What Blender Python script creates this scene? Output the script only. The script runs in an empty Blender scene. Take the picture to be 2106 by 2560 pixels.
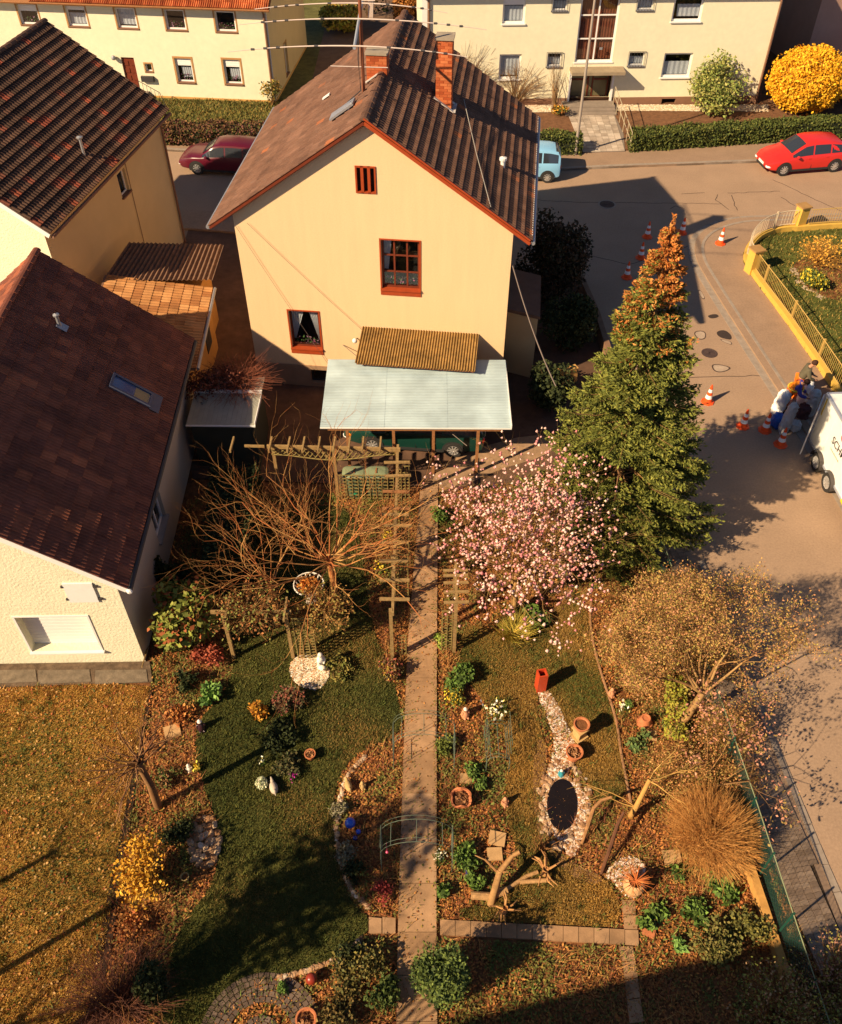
import bpy, bmesh, math, random
import numpy as np
from mathutils import Vector, Matrix
R = math.radians
random.seed(7); rng = np.random.default_rng(11)
SC = bpy.context.scene
COL = SC.collection
# ------------------------------------------------------------------ camera
CAMH, PITCH, FPX, CX, CY = 20.0, R(46), 2220.0, 1053.0, 1280.0
cam_d = bpy.data.cameras.new('camera'); cam = bpy.data.objects.new('camera', cam_d); COL.objects.link(cam)
cam.location = (0, 0, CAMH); cam.rotation_euler = (R(90) - PITCH, 0, 0)
cam_d.sensor_fit = 'VERTICAL'; cam_d.angle = 2 * math.atan(1280 / FPX)
cam_d.clip_start = .1; cam_d.clip_end = 3000
SC.camera = cam
# ------------------------------------------------------------------ light
SUN_AZ = math.atan2(7.5, 11.5); SUN_EL = R(34.2)     # direction the light travels, elevation
Ld = Vector((math.cos(SUN_EL) * math.cos(SUN_AZ), math.cos(SUN_EL) * math.sin(SUN_AZ), -math.sin(SUN_EL)))
sd = bpy.data.lights.new('sun', 'SUN'); sd.energy = 5.0; sd.angle = R(.6); sd.color = (1.0, .77, .49)
so = bpy.data.objects.new('sun', sd); COL.objects.link(so); so.rotation_euler = Ld.to_track_quat('-Z', 'Y').to_euler()
W = bpy.data.worlds.new('World'); SC.world = W; W.use_nodes = True
nt = W.node_tree; bg = nt.nodes['Background']; sky = nt.nodes.new('ShaderNodeTexSky')
sky.sky_type = 'NISHITA'; sky.sun_disc = False; sky.sun_elevation = SUN_EL
sky.sun_rotation = math.atan2(-Ld.x, -Ld.y); sky.air_density = .55; sky.dust_density = 0.1; sky.ozone_density = .6
nt.links.new(sky.outputs[0], bg.inputs[0]); bg.inputs[1].default_value = .065
SC.view_settings.view_transform = 'Standard'; SC.view_settings.look = 'None'
SC.view_settings.exposure = 0.8; SC.view_settings.gamma = 1; SC.view_settings.use_curve_mapping = False
SC.render.engine = 'CYCLES'
# ------------------------------------------------------------------ helpers
def ray(u, v):
    du, dv = u - CX, v - CY
    return Vector((du, FPX * math.cos(PITCH) - dv * math.sin(PITCH), -FPX * math.sin(PITCH) - dv * math.cos(PITCH)))
def G(u, v, z=0.):
    d = ray(u, v); t = (z - CAMH) / d.z
    return Vector((d.x * t, d.y * t, z))
def HV(u, v, P):                      # height at which the sight line passes over ground point P
    d = ray(u, v); t = (d.x * P[0] + d.y * P[1]) / (d.x ** 2 + d.y ** 2)
    return CAMH + d.z * t
def RP(u, v, p0, n):                  # point where the sight line meets a plane
    d = ray(u, v); c = Vector((0, 0, CAMH)); t = (Vector(p0) - c).dot(n) / d.dot(n)
    return c + d * t
MATS = {}
def mat(name, col, rough=.8, var=.0, scale=3., bump=0., bscale=30., metal=0., spec=.3, col2=None, attr=False, emit=None, alpha=None, stretch=None, vscale2=None, trans=0., vamp=1.):
    if name in MATS: return MATS[name]
    m = bpy.data.materials.new(name); m.use_nodes = True; t = m.node_tree; b = t.nodes['Principled BSDF']
    b.inputs['Roughness'].default_value = rough; b.inputs['Metallic'].default_value = metal
    b.inputs['Specular IOR Level'].default_value = spec
    b.inputs['Base Color'].default_value = (*col, 1)
    tc = t.nodes.new('ShaderNodeTexCoord'); src = tc.outputs['Object']
    if stretch:
        mp = t.nodes.new('ShaderNodeMapping'); mp.inputs['Scale'].default_value = stretch
        t.links.new(src, mp.inputs[0]); src = mp.outputs[0]
    colout = None
    if attr:
        a = t.nodes.new('ShaderNodeAttribute'); a.attribute_name = 'Col'; colout = a.outputs['Color']
    if var > 0 or col2:
        n = t.nodes.new('ShaderNodeTexNoise'); n.inputs['Scale'].default_value = scale; n.inputs['Detail'].default_value = 6
        n.inputs['Roughness'].default_value = .65
        t.links.new(src, n.inputs['Vector'])
        rp = t.nodes.new('ShaderNodeValToRGB'); e = rp.color_ramp.elements
        e[0].position = .3; e[1].position = .7
        c2 = col2 if col2 else tuple(min(1, c * (1 + var)) for c in col)
        c1 = col if col2 else tuple(c * (1 - var) for c in col)
        if attr: c1, c2 = (1 - var,) * 3, (1 + var,) * 3
        e[0].color = (*c1, 1); e[1].color = (*c2, 1)
        t.links.new(n.outputs['Fac'], rp.inputs[0])
        res = rp.outputs[0]
        if vscale2:                                    # a second, coarser or finer layer
            n2 = t.nodes.new('ShaderNodeTexNoise'); n2.inputs['Scale'].default_value = vscale2; n2.inputs['Detail'].default_value = 4
            t.links.new(tc.outputs['Object'], n2.inputs['Vector'])
            mr = t.nodes.new('ShaderNodeMapRange'); mr.inputs[1].default_value = .25; mr.inputs[2].default_value = .75
            mr.inputs[3].default_value = 1 - .32 * vamp; mr.inputs[4].default_value = 1 + .28 * vamp
            t.links.new(n2.outputs['Fac'], mr.inputs[0])
            vm = t.nodes.new('ShaderNodeVectorMath'); vm.operation = 'SCALE'
            t.links.new(res, vm.inputs[0]); t.links.new(mr.outputs[0], vm.inputs['Scale']); res = vm.outputs[0]
        if colout:
            mx = t.nodes.new('ShaderNodeVectorMath'); mx.operation = 'MULTIPLY'
            t.links.new(colout, mx.inputs[0]); t.links.new(res, mx.inputs[1]); colout = mx.outputs[0]
        else: colout = res
    if colout: t.links.new(colout, b.inputs['Base Color'])
    if bump > 0:
        n = t.nodes.new('ShaderNodeTexNoise'); n.inputs['Scale'].default_value = bscale; n.inputs['Detail'].default_value = 4
        t.links.new(src, n.inputs['Vector'])
        bp = t.nodes.new('ShaderNodeBump'); bp.inputs['Strength'].default_value = bump; bp.inputs['Distance'].default_value = .02
        t.links.new(n.outputs['Fac'], bp.inputs['Height']); t.links.new(bp.outputs[0], b.inputs['Normal'])
    if emit: b.inputs['Emission Color'].default_value = (*emit, 1); b.inputs['Emission Strength'].default_value = 1
    if trans: b.inputs['Transmission Weight'].default_value = trans
    MATS[name] = m; return m
def tilemat(name, cols, rough=.8, lichen=None):       # colour changes from tile to tile (by object and by island)
    m = bpy.data.materials.new(name); m.use_nodes = True; t = m.node_tree; b = t.nodes['Principled BSDF']
    b.inputs['Roughness'].default_value = rough; b.inputs['Specular IOR Level'].default_value = .25
    ge = t.nodes.new('ShaderNodeTexWhiteNoise'); ge.noise_dimensions = '3D'
    a = t.nodes.new('ShaderNodeObjectInfo'); ni = t.nodes.new('ShaderNodeNewGeometry')
    ad = t.nodes.new('ShaderNodeVectorMath'); ad.operation = 'ADD'
    cb = t.nodes.new('ShaderNodeCombineXYZ'); t.links.new(a.outputs['Random'], cb.inputs[0]); t.links.new(ni.outputs['Random Per Island'], cb.inputs[1])
    t.links.new(cb.outputs[0], ge.inputs['Vector'])
    rp = t.nodes.new('ShaderNodeValToRGB'); rp.color_ramp.interpolation = 'LINEAR'
    el = rp.color_ramp.elements
    while len(el) < len(cols): el.new(.5)
    for i, (p, c) in enumerate(cols): el[i].position = p; el[i].color = (*c, 1)
    t.links.new(ge.outputs['Value'], rp.inputs[0])
    n = t.nodes.new('ShaderNodeTexNoise'); n.inputs['Scale'].default_value = 1.1; n.inputs['Detail'].default_value = 8; n.inputs['Roughness'].default_value = .7
    t.links.new(ni.outputs['Position'], n.inputs['Vector'])
    mr = t.nodes.new('ShaderNodeMapRange'); mr.inputs[1].default_value = .3; mr.inputs[2].default_value = .7; mr.inputs[3].default_value = .6; mr.inputs[4].default_value = 1.35
    t.links.new(n.outputs['Fac'], mr.inputs[0])
    vm = t.nodes.new('ShaderNodeVectorMath'); vm.operation = 'SCALE'; t.links.new(rp.outputs[0], vm.inputs[0]); t.links.new(mr.outputs[0], vm.inputs['Scale'])
    out = vm.outputs[0]
    if lichen:
        n2 = t.nodes.new('ShaderNodeTexNoise'); n2.inputs['Scale'].default_value = 9; n2.inputs['Detail'].default_value = 6; n2.inputs['Roughness'].default_value = .8
        t.links.new(ni.outputs['Position'], n2.inputs['Vector'])
        r2 = t.nodes.new('ShaderNodeMapRange'); r2.inputs[1].default_value = .56; r2.inputs[2].default_value = .68
        t.links.new(n2.outputs['Fac'], r2.inputs[0])
        mx = t.nodes.new('ShaderNodeMix'); mx.data_type = 'RGBA'
        t.links.new(r2.outputs[0], mx.inputs[0]); t.links.new(out, mx.inputs[6]); mx.inputs[7].default_value = (*lichen, 1); out = mx.outputs[2]
    t.links.new(out, b.inputs['Base Color'])
    n3 = t.nodes.new('ShaderNodeTexNoise'); n3.inputs['Scale'].default_value = 40
    t.links.new(ni.outputs['Position'], n3.inputs['Vector'])
    bp = t.nodes.new('ShaderNodeBump'); bp.inputs['Strength'].default_value = .4; bp.inputs['Distance'].default_value = .01
    t.links.new(n3.outputs['Fac'], bp.inputs['Height']); t.links.new(bp.outputs[0], b.inputs['Normal'])
    MATS[name] = m; return m
def glassmat(name, tint=(.75, .8, .85), refl=.12):
    m = bpy.data.materials.new(name); m.use_nodes = True; t = m.node_tree; t.nodes.clear()
    o = t.nodes.new('ShaderNodeOutputMaterial'); mx = t.nodes.new('ShaderNodeMixShader'); tr = t.nodes.new('ShaderNodeBsdfTransparent')
    gl = t.nodes.new('ShaderNodeBsdfGlossy'); gl.inputs['Roughness'].default_value = .03
    fr = t.nodes.new('ShaderNodeLayerWeight'); fr.inputs[0].default_value = .25
    ad = t.nodes.new('ShaderNodeMath'); ad.operation = 'MULTIPLY_ADD'; ad.inputs[1].default_value = .5; ad.inputs[2].default_value = refl * .6
    t.links.new(fr.outputs['Facing'], ad.inputs[0]); t.links.new(ad.outputs[0], mx.inputs[0])
    tr.inputs[0].default_value = (*tint, 1)
    t.links.new(tr.outputs[0], mx.inputs[1]); t.links.new(gl.outputs[0], mx.inputs[2]); t.links.new(mx.outputs[0], o.inputs[0])
    MATS[name] = m; return m

def pmat(o):
    return Matrix.Translation(o.location) @ o.rotation_euler.to_matrix().to_4x4()
class MB:
    def __init__(s): s.v = []; s.f = []; s.m = []; s.cur = 0
    def face(s, pts):
        i = len(s.v); s.v += [tuple(p) for p in pts]; s.f.append(tuple(range(i, i + len(pts)))); s.m.append(s.cur)
    def box(s, x0, x1, y0, y1, z0, z1, M=None):
        c = [Vector(p) for p in ((x0,y0,z0),(x1,y0,z0),(x1,y1,z0),(x0,y1,z0),(x0,y0,z1),(x1,y0,z1),(x1,y1,z1),(x0,y1,z1))]
        if M is not None: c = [M @ p for p in c] if isinstance(M, Matrix) else [M(*p) for p in c]
        i = len(s.v); s.v += [tuple(p) for p in c]
        for q in ((0,3,2,1),(4,5,6,7),(0,1,5,4),(1,2,6,5),(2,3,7,6),(3,0,4,7)): s.f.append(tuple(i + k for k in q)); s.m.append(s.cur)
        return s
    def bar(s, a, b, w, h, up=(0,0,1)):               # a box from a to b
        a, b = Vector(a), Vector(b); d = (b - a); L = d.length
        if L < 1e-6: return s
        d.normalize(); u = Vector(up)
        if abs(d.dot(u)) > .98: u = Vector((1, 0, 0))
        x = d.cross(u).normalized(); z = x.cross(d)
        i = len(s.v)
        for p in (a, b):
            for sx, sz in ((-1,-1),(1,-1),(1,1),(-1,1)): s.v.append(tuple(p + x * sx * w / 2 + z * sz * h / 2))
        for q in ((0,1,2,3),(7,6,5,4),(0,4,5,1),(1,5,6,2),(2,6,7,3),(3,7,4,0)): s.f.append(tuple(i + k for k in q)); s.m.append(s.cur)
        return s
    def tube(s, pts, rad, n=8, cap=True):
        pts = [Vector(p) for p in pts]; rr = rad if hasattr(rad, '__len__') else [rad] * len(pts)
        base = len(s.v)
        for k, p in enumerate(pts):
            d = (pts[min(k + 1, len(pts) - 1)] - pts[max(k - 1, 0)]).normalized()
            u = Vector((0, 0, 1)) if abs(d.z) < .95 else Vector((1, 0, 0))
            x = d.cross(u).normalized(); y = x.cross(d)
            for j in range(n):
                a = 2 * math.pi * j / n; s.v.append(tuple(p + x * math.cos(a) * rr[k] + y * math.sin(a) * rr[k]))
        for k in range(len(pts) - 1):
            for j in range(n):
                a, b = base + k * n + j, base + k * n + (j + 1) % n
                s.f.append((a, b, b + n, a + n)); s.m.append(s.cur)
        if cap:
            s.f.append(tuple(base + j for j in range(n))[::-1]); s.m.append(s.cur)
            s.f.append(tuple(base + (len(pts) - 1) * n + j for j in range(n))); s.m.append(s.cur)
        return s
    def lathe(s, prof, n=20, c=(0, 0, 0), cap=False):
        b = len(s.v)
        for r, z in prof:
            for j in range(n):
                a = 2 * math.pi * j / n; s.v.append((c[0] + r * math.cos(a), c[1] + r * math.sin(a), c[2] + z))
        for k in range(len(prof) - 1):
            for j in range(n):
                p, q = b + k * n + j, b + k * n + (j + 1) % n
                s.f.append((p, q, q + n, p + n)); s.m.append(s.cur)
        if cap: s.f.append(tuple(b + (len(prof) - 1) * n + j for j in range(n))); s.m.append(s.cur)
        return s
    def blob(s, c, r, n=8, m=6, jit=0.):
        b = len(s.v); r = r if hasattr(r, '__len__') else (r, r, r)
        for i in range(m + 1):
            th = math.pi * i / m
            for j in range(n):
                a = 2 * math.pi * j / n; q = 1 + random.uniform(-jit, jit)
                s.v.append((c[0] + r[0] * q * math.sin(th) * math.cos(a), c[1] + r[1] * q * math.sin(th) * math.sin(a), c[2] + r[2] * q * math.cos(th)))
        for i in range(m):
            for j in range(n):
                p, q = b + i * n + j, b + i * n + (j + 1) % n
                s.f.append((p, p + n, q + n, q)); s.m.append(s.cur)
        return s
    def build(s, name, m, parent=None, world=False, smooth=False, kind=None, label=None):
        me = bpy.data.meshes.new(name); me.from_pydata(s.v, [], s.f)
        for x in (m if isinstance(m, (list, tuple)) else [m]): me.materials.append(x)
        if any(s.m): me.polygons.foreach_set('material_index', s.m)
        if smooth: me.polygons.foreach_set('use_smooth', [True] * len(me.polygons))
        if world and parent: me.transform(pmat(parent).inverted())
        me.validate(); me.update()
        if 'wall' in name or name == 'plinth':
            bm = bmesh.new(); bm.from_mesh(me); bmesh.ops.remove_doubles(bm, verts=bm.verts, dist=1e-4); bm.to_mesh(me); bm.free()
        o = bpy.data.objects.new(name, me); COL.objects.link(o)
        if parent: o.parent = parent
        if kind: o['kind'] = kind
        if label: o['label'] = label
        return o
def tag(o, label=None, cat=None, group=None, kind=None):
    if label: o['label'] = label
    if cat: o['category'] = cat
    if group: o['group'] = group
    if kind: o['kind'] = kind
    return o
def thing(name, label, cat, loc=(0, 0, 0), rz=0., group=None):
    o = bpy.data.objects.new(name, None); COL.objects.link(o); o.location = loc; o.rotation_euler = (0, 0, rz)
    o.empty_display_size = .2
    return tag(o, label, cat, group)
def copytree(o, parent=None, loc=None, rz=None, label=None):
    c = o.copy(); COL.objects.link(c)
    if parent: c.parent = parent
    if loc is not None: c.location = loc
    if rz is not None: c.rotation_euler = (0, 0, rz)
    if label: c['label'] = label
    for ch in list(o.children): copytree(ch, c)
    return c
def npmesh(name, V, F, m, parent=None, cols=None, world=True, kind=None, smooth=False):
    # V (n,3), F (m,k) arrays; cols per face
    me = bpy.data.meshes.new(name); V = np.asarray(V, dtype=np.float32); F = np.asarray(F, dtype=np.int32)
    if world and parent:
        Mi = np.array(pmat(parent).inverted()); V = (V @ Mi[:3, :3].T + Mi[:3, 3]).astype(np.float32)
    k = F.shape[1]
    me.vertices.add(len(V)); me.vertices.foreach_set('co', V.ravel())
    me.loops.add(F.size); me.loops.foreach_set('vertex_index', F.ravel())
    me.polygons.add(len(F)); me.polygons.foreach_set('loop_start', np.arange(0, F.size, k, dtype=np.int32)); me.polygons.foreach_set('loop_total', np.full(len(F), k, dtype=np.int32))
    me.materials.append(m)
    if cols is not None:
        a = me.color_attributes.new('Col', 'FLOAT_COLOR', 'CORNER')
        c = np.ones((len(F), k, 4), dtype=np.float32); c[:, :, :3] = np.asarray(cols)[:, None, :]
        a.data.foreach_set('color', c.ravel())
    if smooth: me.polygons.foreach_set('use_smooth', np.ones(len(F), dtype=bool))
    me.update(calc_edges=True)
    o = bpy.data.objects.new(name, me); COL.objects.link(o)
    if parent: o.parent = parent
    if kind: o['kind'] = kind
    return o
def pick(cols, n, jit=.18):
    cols = np.array(cols); c = cols[rng.integers(0, len(cols), n)]
    return np.clip(c * (1 + rng.uniform(-jit, jit, (n, 1))) , 0, 1)
def leafquads(P, size, cols, up=.0, aspect=1.6, norm=None):
    # leaf-shaped quads (diamond) at points P
    n = len(P); P = np.asarray(P, dtype=float)
    d = rng.normal(size=(n, 3)); d[:, 2] += up; d /= np.linalg.norm(d, axis=1)[:, None] + 1e-9
    e = np.cross(d, rng.normal(size=(n, 3))); e /= np.linalg.norm(e, axis=1)[:, None] + 1e-9
    s = (size * rng.uniform(.6, 1.35, n))[:, None]
    V = np.stack([P - d * s * aspect / 2, P + e * s / 2, P + d * s * aspect / 2, P - e * s / 2], 1).reshape(-1, 3)
    F = np.arange(4 * n).reshape(-1, 4)
    return V, F, cols
def flatleaves(P, size, aspect=1.5, tilt=.35):
    n = len(P); P = np.asarray(P, dtype=float); a = rng.uniform(0, 2 * np.pi, n)
    d = np.stack([np.cos(a), np.sin(a), rng.normal(0, tilt, n)], 1); e = np.stack([-np.sin(a), np.cos(a), rng.normal(0, tilt, n)], 1)
    s = (size * rng.uniform(.5, 1.4, n))[:, None]
    V = np.stack([P - d * s * aspect / 2, P + e * s / 2, P + d * s * aspect / 2, P - e * s / 2], 1).reshape(-1, 3)
    return V, np.arange(4 * n).reshape(-1, 4)
def blades(P, h, w, lean=.5):
    n = len(P); P = np.asarray(P, dtype=float); a = rng.uniform(0, 2 * np.pi, n); b = rng.uniform(0, 2 * np.pi, n)
    hh = h * rng.uniform(.5, 1.3, n)
    tip = P + np.stack([np.cos(b) * hh * lean, np.sin(b) * hh * lean, hh], 1)
    e = np.stack([np.cos(a), np.sin(a), np.zeros(n)], 1) * w / 2
    V = np.stack([P - e, P + e, tip], 1).reshape(-1, 3)
    return V, np.arange(3 * n).reshape(-1, 3)
def inpoly(P, poly):
    x, y = P[:, 0], P[:, 1]; ins = np.zeros(len(P), bool); n = len(poly)
    for i in range(n):
        x1, y1 = poly[i][:2]; x2, y2 = poly[(i + 1) % n][:2]
        c = ((y1 > y) != (y2 > y)) & (x < (x2 - x1) * (y - y1) / (y2 - y1 + 1e-12) + x1); ins ^= c
    return ins
def scatter(poly, n, excl=()):
    pl = np.array([[p[0], p[1]] for p in poly]); lo, hi = pl.min(0), pl.max(0); out = []
    tot = 0
    while tot < n:
        P = rng.uniform(lo, hi, (n * 2, 2)); P = P[inpoly(P, pl)]
        for e in excl: P = P[~inpoly(P, e)]
        if len(P) == 0: break
        out.append(P); tot += len(P)
    P = np.concatenate(out)[:n]
    return P
def tubes(segs, n=4):
    # segs: list of (p0, p1, r0, r1) -> V, F (vectorised)
    S = np.array([[*a, *b, r0, r1] for a, b, r0, r1 in segs], dtype=float)
    a, b, r0, r1 = S[:, :3], S[:, 3:6], S[:, 6], S[:, 7]
    d = b - a; d /= np.linalg.norm(d, axis=1)[:, None] + 1e-9
    u = np.where(np.abs(d[:, 2:3]) < .9, np.array([[0, 0, 1.]]), np.array([[1., 0, 0]]))
    x = np.cross(d, u); x /= np.linalg.norm(x, axis=1)[:, None]; y = np.cross(d, x)
    ang = np.arange(n) * 2 * np.pi / n
    ring = x[:, None, :] * np.cos(ang)[None, :, None] + y[:, None, :] * np.sin(ang)[None, :, None]
    A = a[:, None, :] + ring * r0[:, None, None]; B = b[:, None, :] + ring * r1[:, None, None]
    V = np.concatenate([A, B], 1).reshape(-1, 3)
    base = (np.arange(len(S)) * 2 * n)[:, None, None]; j = np.arange(n)
    q = np.stack([j, (j + 1) % n, (j + 1) % n + n, j + n], 1)[None]
    return V, (base + q).reshape(-1, 4)
def polysheet(name, pts, z, m, parent=None, kind='structure', thick=0.):
    bm = bmesh.new(); vs = [bm.verts.new((p[0], p[1], z)) for p in pts]; f = bm.faces.new(vs); f.normal_update()
    if f.normal.z < 0: f.normal_flip()
    if thick:
        r = bmesh.ops.extrude_face_region(bm, geom=[f]); 
        for v in [g for g in r['geom'] if isinstance(g, bmesh.types.BMVert)]: v.co.z -= thick
        for ff in bm.faces: ff.normal_update()
        bmesh.ops.recalc_face_normals(bm, faces=bm.faces)
    me = bpy.data.meshes.new(name); bm.to_mesh(me); bm.free(); me.materials.append(m)
    o = bpy.data.objects.new(name, me); COL.objects.link(o)
    if parent: o.parent = parent
    if kind: o['kind'] = kind
    return o
def smoothpts(pts, it=2, closed=True):
    P = [Vector(p) for p in pts]
    for _ in range(it):
        Q = []
        n = len(P)
        for i in range(n if closed else n - 1):
            a, b = P[i], P[(i + 1) % n]; Q += [a * .75 + b * .25, a * .25 + b * .75]
        if not closed: Q = [P[0]] + Q + [P[-1]]
        P = Q
    return P
def GP(*uv, z=0.): return [G(u, v, z) for u, v in uv]

# ------------------------------------------------------------------ materials
asphalt = mat('asphalt', (.35, .235, .155), .9, .09, .6, .35, 70, vscale2=16, spec=.2, vamp=.45)
asphalt2 = mat('asphalt_pavement', (.31, .205, .135), .9, .10, 1.0, .35, 70, vscale2=18, spec=.2, vamp=.45)
kerbm = mat('kerb_concrete', (.30, .24, .19), .85, .18, 5, .2, 60)
soil = mat('soil', (.19, .080, .032), 1., .5, 6, .9, 25, vscale2=1.5, spec=.1)
lawn_g = mat('lawn_base_green', (.075, .072, .018), 1., .4, 4, .9, 40, vscale2=.9, spec=.1)
lawn_b = mat('lawn_base_brown', (.30, .165, .035), 1., .4, 4, .9, 40, vscale2=.9, spec=.1)
concrete = mat('path_concrete', (.29, .175, .095), .9, .22, 3, .3, 60, vscale2=1.1)
cream = mat('cream_render', (.76, .70, .50), .95, .04, .6, .25, 120, vscale2=4, vamp=.15)
cream_rough = mat('cream_rough_render', (.76, .71, .51), .95, .05, 2, .9, 14)
peach = mat('peach_render', (.78, .535, .30), .95, .035, 1.1, .35, 130, vscale2=22, vamp=.15, stretch=(3.2, 3.2, .3))
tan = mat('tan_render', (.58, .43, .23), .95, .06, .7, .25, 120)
redwood = mat('red_brown_paint', (.34, .055, .014), .5, .12, 6)
redwood_d = mat('dark_red_wood', (.15, .03, .012), .5, .15, 6)
white_p = mat('white_plastic', (.78, .76, .72), .4, .03)
darkmetal = mat('dark_metal', (.05, .045, .045), .5, .1)
steel = mat('grey_steel', (.36, .36, .38), .45, .1, metal=.5)
brown_pl = mat('brown_plinth', (.22, .115, .07), .9, .1, 3)
ochre = mat('ochre_paint', (.55, .30, .09), .9, .05)
brick = mat('chimney_brick', (.42, .11, .035), .9, .35, 18, .6, 40)
dark_in = mat('interior_shade', (.02, .017, .014), 1)  # near-black colour stands in for the shade inside rooms and openings
curtain = mat('white_curtain', (.7, .68, .66), .9, .1, 20)
wood = mat('weathered_wood', (.30, .19, .075), .85, .3, 14, .4, 60, stretch=(1, 1, 1))
wood_g = mat('greenish_wood', (.24, .18, .06), .85, .3, 14, .4, 60)
wood_o = mat('orange_brown_wood', (.30, .13, .05), .85, .25, 14, .4, 60)
glass = glassmat('window_glass')
terra = mat('terracotta', (.50, .17, .07), .75, .15, 12, .2, 60)
bark = mat('bark', (.13, .075, .035), .95, .4, 8, .8, 30)
# ================================================================== SETTING
BIG = 400
ground = MB().box(-BIG, BIG, -150, BIG, -.35, -.03).build('ground', soil, kind='structure')
# road: the street behind the houses and the side road on the right, one flat sheet
roadp = [Vector(p) for p in ((-BIG, 33.4, 0), (-20, 33.4, 0), (-4, 32.0, 0), (5.2, 34.0, 0))] + GP((1440, 640), (1475, 770), (1560, 1020), (1590, 1290), (1680, 1480), (1800, 1750), (1950, 2120), (2106, 2480), (2200, 2700)) + [Vector((30, -5, 0)), Vector((BIG, -5, 0)), Vector((BIG, 60, 0)), G(2300, 390), G(2106, 395), G(1900, 407), G(1550, 420), G(1340, 430), G(1180, 428)] + [G(520, 372), G(420, 376), Vector((-BIG, 44.5, 0))]
road = polysheet('road', roadp, 0.0, asphalt)
def zoned(pts): return [Vector((p[0], p[1], 0)) for p in pts]
# pavement north of the street, lots behind it
kN = GP((300, 384), (415, 378), (520, 384), (900, 415), (1180, 429), (1340, 430), (1550, 420), (1900, 407), (2106, 395), (2400, 378))
bN = GP((2400, 325), (2106, 345), (1573, 381), (1455, 388), (1340, 392), (1000, 385), (700, 366), (415, 360), (300, 366))
pavN = polysheet('pavement_north', kN + bN, .10, asphalt2, thick=.13)
# raised lot surfaces behind the pavement
lotE = polysheet('lawn_north_left', [Vector((-60, 52, 0)), Vector((-60, 47, 0))] + GP((300, 364), (415, 358), (700, 364), (1000, 383), (1180, 390)) + [Vector((2.5, 51, 0)), Vector((2.5, 90, 0)), Vector((-60, 90, 0))], .12, mat('lawn_north', (.115, .105, .028), 1., .35, 3, .8, 40, vscale2=.5), thick=.1)
lotF = polysheet('garden_north', GP((1182, 388), (1340, 390), (1455, 386), (1573, 379), (2106, 343), (2500, 318)) + [Vector((60, 120, 0)), Vector((2.52, 120, 0)), Vector((2.52, 46, 0))], .121, mat('soil_north', (.16, .075, .035), 1., .35, 5, .8, 40), thick=.1)
yardNE = polysheet('yard_behind', [Vector((-6.4, 52.5, 0)), Vector((.1, 52.5, 0)), Vector((.1, 100, 0)), Vector((-6.0, 100, 0))], .13, mat('yard_asphalt', (.16, .095, .06), .95, .2, 2, .2, 60), thick=0)
# kerb stones: light strips of separate stones
def kerbline(name, pts, w, z0, z1, m, step=1.0, side=1, label=None):
    root = bpy.data.objects.new(name, None); COL.objects.link(root); root['kind'] = 'structure'
    P = [Vector((p[0], p[1], 0)) for p in pts]
    acc = []
    for a, b in zip(P[:-1], P[1:]):
        n = max(1, round((b - a).length / step))
        for i in range(n): acc.append((a.lerp(b, i / n), a.lerp(b, (i + 1) / n)))
    for a, b in acc:
        d = (b - a).normalized(); nrm = Vector((-d.y, d.x, 0)) * side * w; g = d * .008; dz = random.uniform(-.004, .004)
        mb = MB(); q = [a + g, b - g, b - g + nrm, a + g + nrm]
        v = [(p.x, p.y, z) for z in (z0, z1 + dz) for p in q]
        mb.v = v; mb.f = [(3,2,1,0),(4,5,6,7),(0,1,5,4),(1,2,6,5),(2,3,7,6),(3,0,4,7)]; mb.m = [0] * 6
        mb.build('kerb_stone', m, root)
    return root
kerbline('kerb_north', kN[1:9], .16, -.05, .125, kerbm, 1.4, 1)
curve = smoothpts(GP((2300, 545), (2106, 540), (1939, 546), (1860, 547), (1808, 556), (1768, 572), (1742, 596), (1735, 622), (1741, 651), (1755, 680), (1797, 748), (1850, 832), (1894, 900), (1946, 981), (2030, 1110), (2140, 1300)), 2, False)
curve = [Vector((p.x, p.y, 0)) for p in curve]
innerw = GP((2300, 566), (2096, 569), (1991, 577), (1965, 577), (1934, 581), (1894, 596), (1873, 614), (1857, 638), (1857, 659), (1871, 685), (1892, 716), (1952, 795), (2005, 871), (2050, 937), (2130, 1060), (2240, 1230))
pavR = polysheet('pavement_corner', curve + innerw[::-1], .09, asphalt2, thick=.12)
kerbline('kerb_corner', curve[::2], .28, -.05, .012, kerbm, .9, -1)
kerbline('kerb_corner_edge', [p + Vector((.0, 0, 0)) for p in smoothpts([G(p[0], p[1]) for p in [(2106, 547), (1939, 553), (1868, 555), (1820, 565), (1782, 580), (1757, 602), (1751, 624), (1756, 650), (1769, 677), (1812, 745), (1866, 829), (1911, 898), (1963, 978), (2047, 1107)]], 1, False)], .12, -.05, .105, kerbm, .9, 1)
gardenR = polysheet('lawn_corner', [p + Vector((.0, 0, 0)) for p in innerw] + [Vector((60, 18, 0)), Vector((60, 38, 0))], .10, mat('lawn_corner_mat', (.09, .095, .022), 1., .45, 3, .8, 40, vscale2=1.1, spec=.1), thick=.12)
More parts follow.
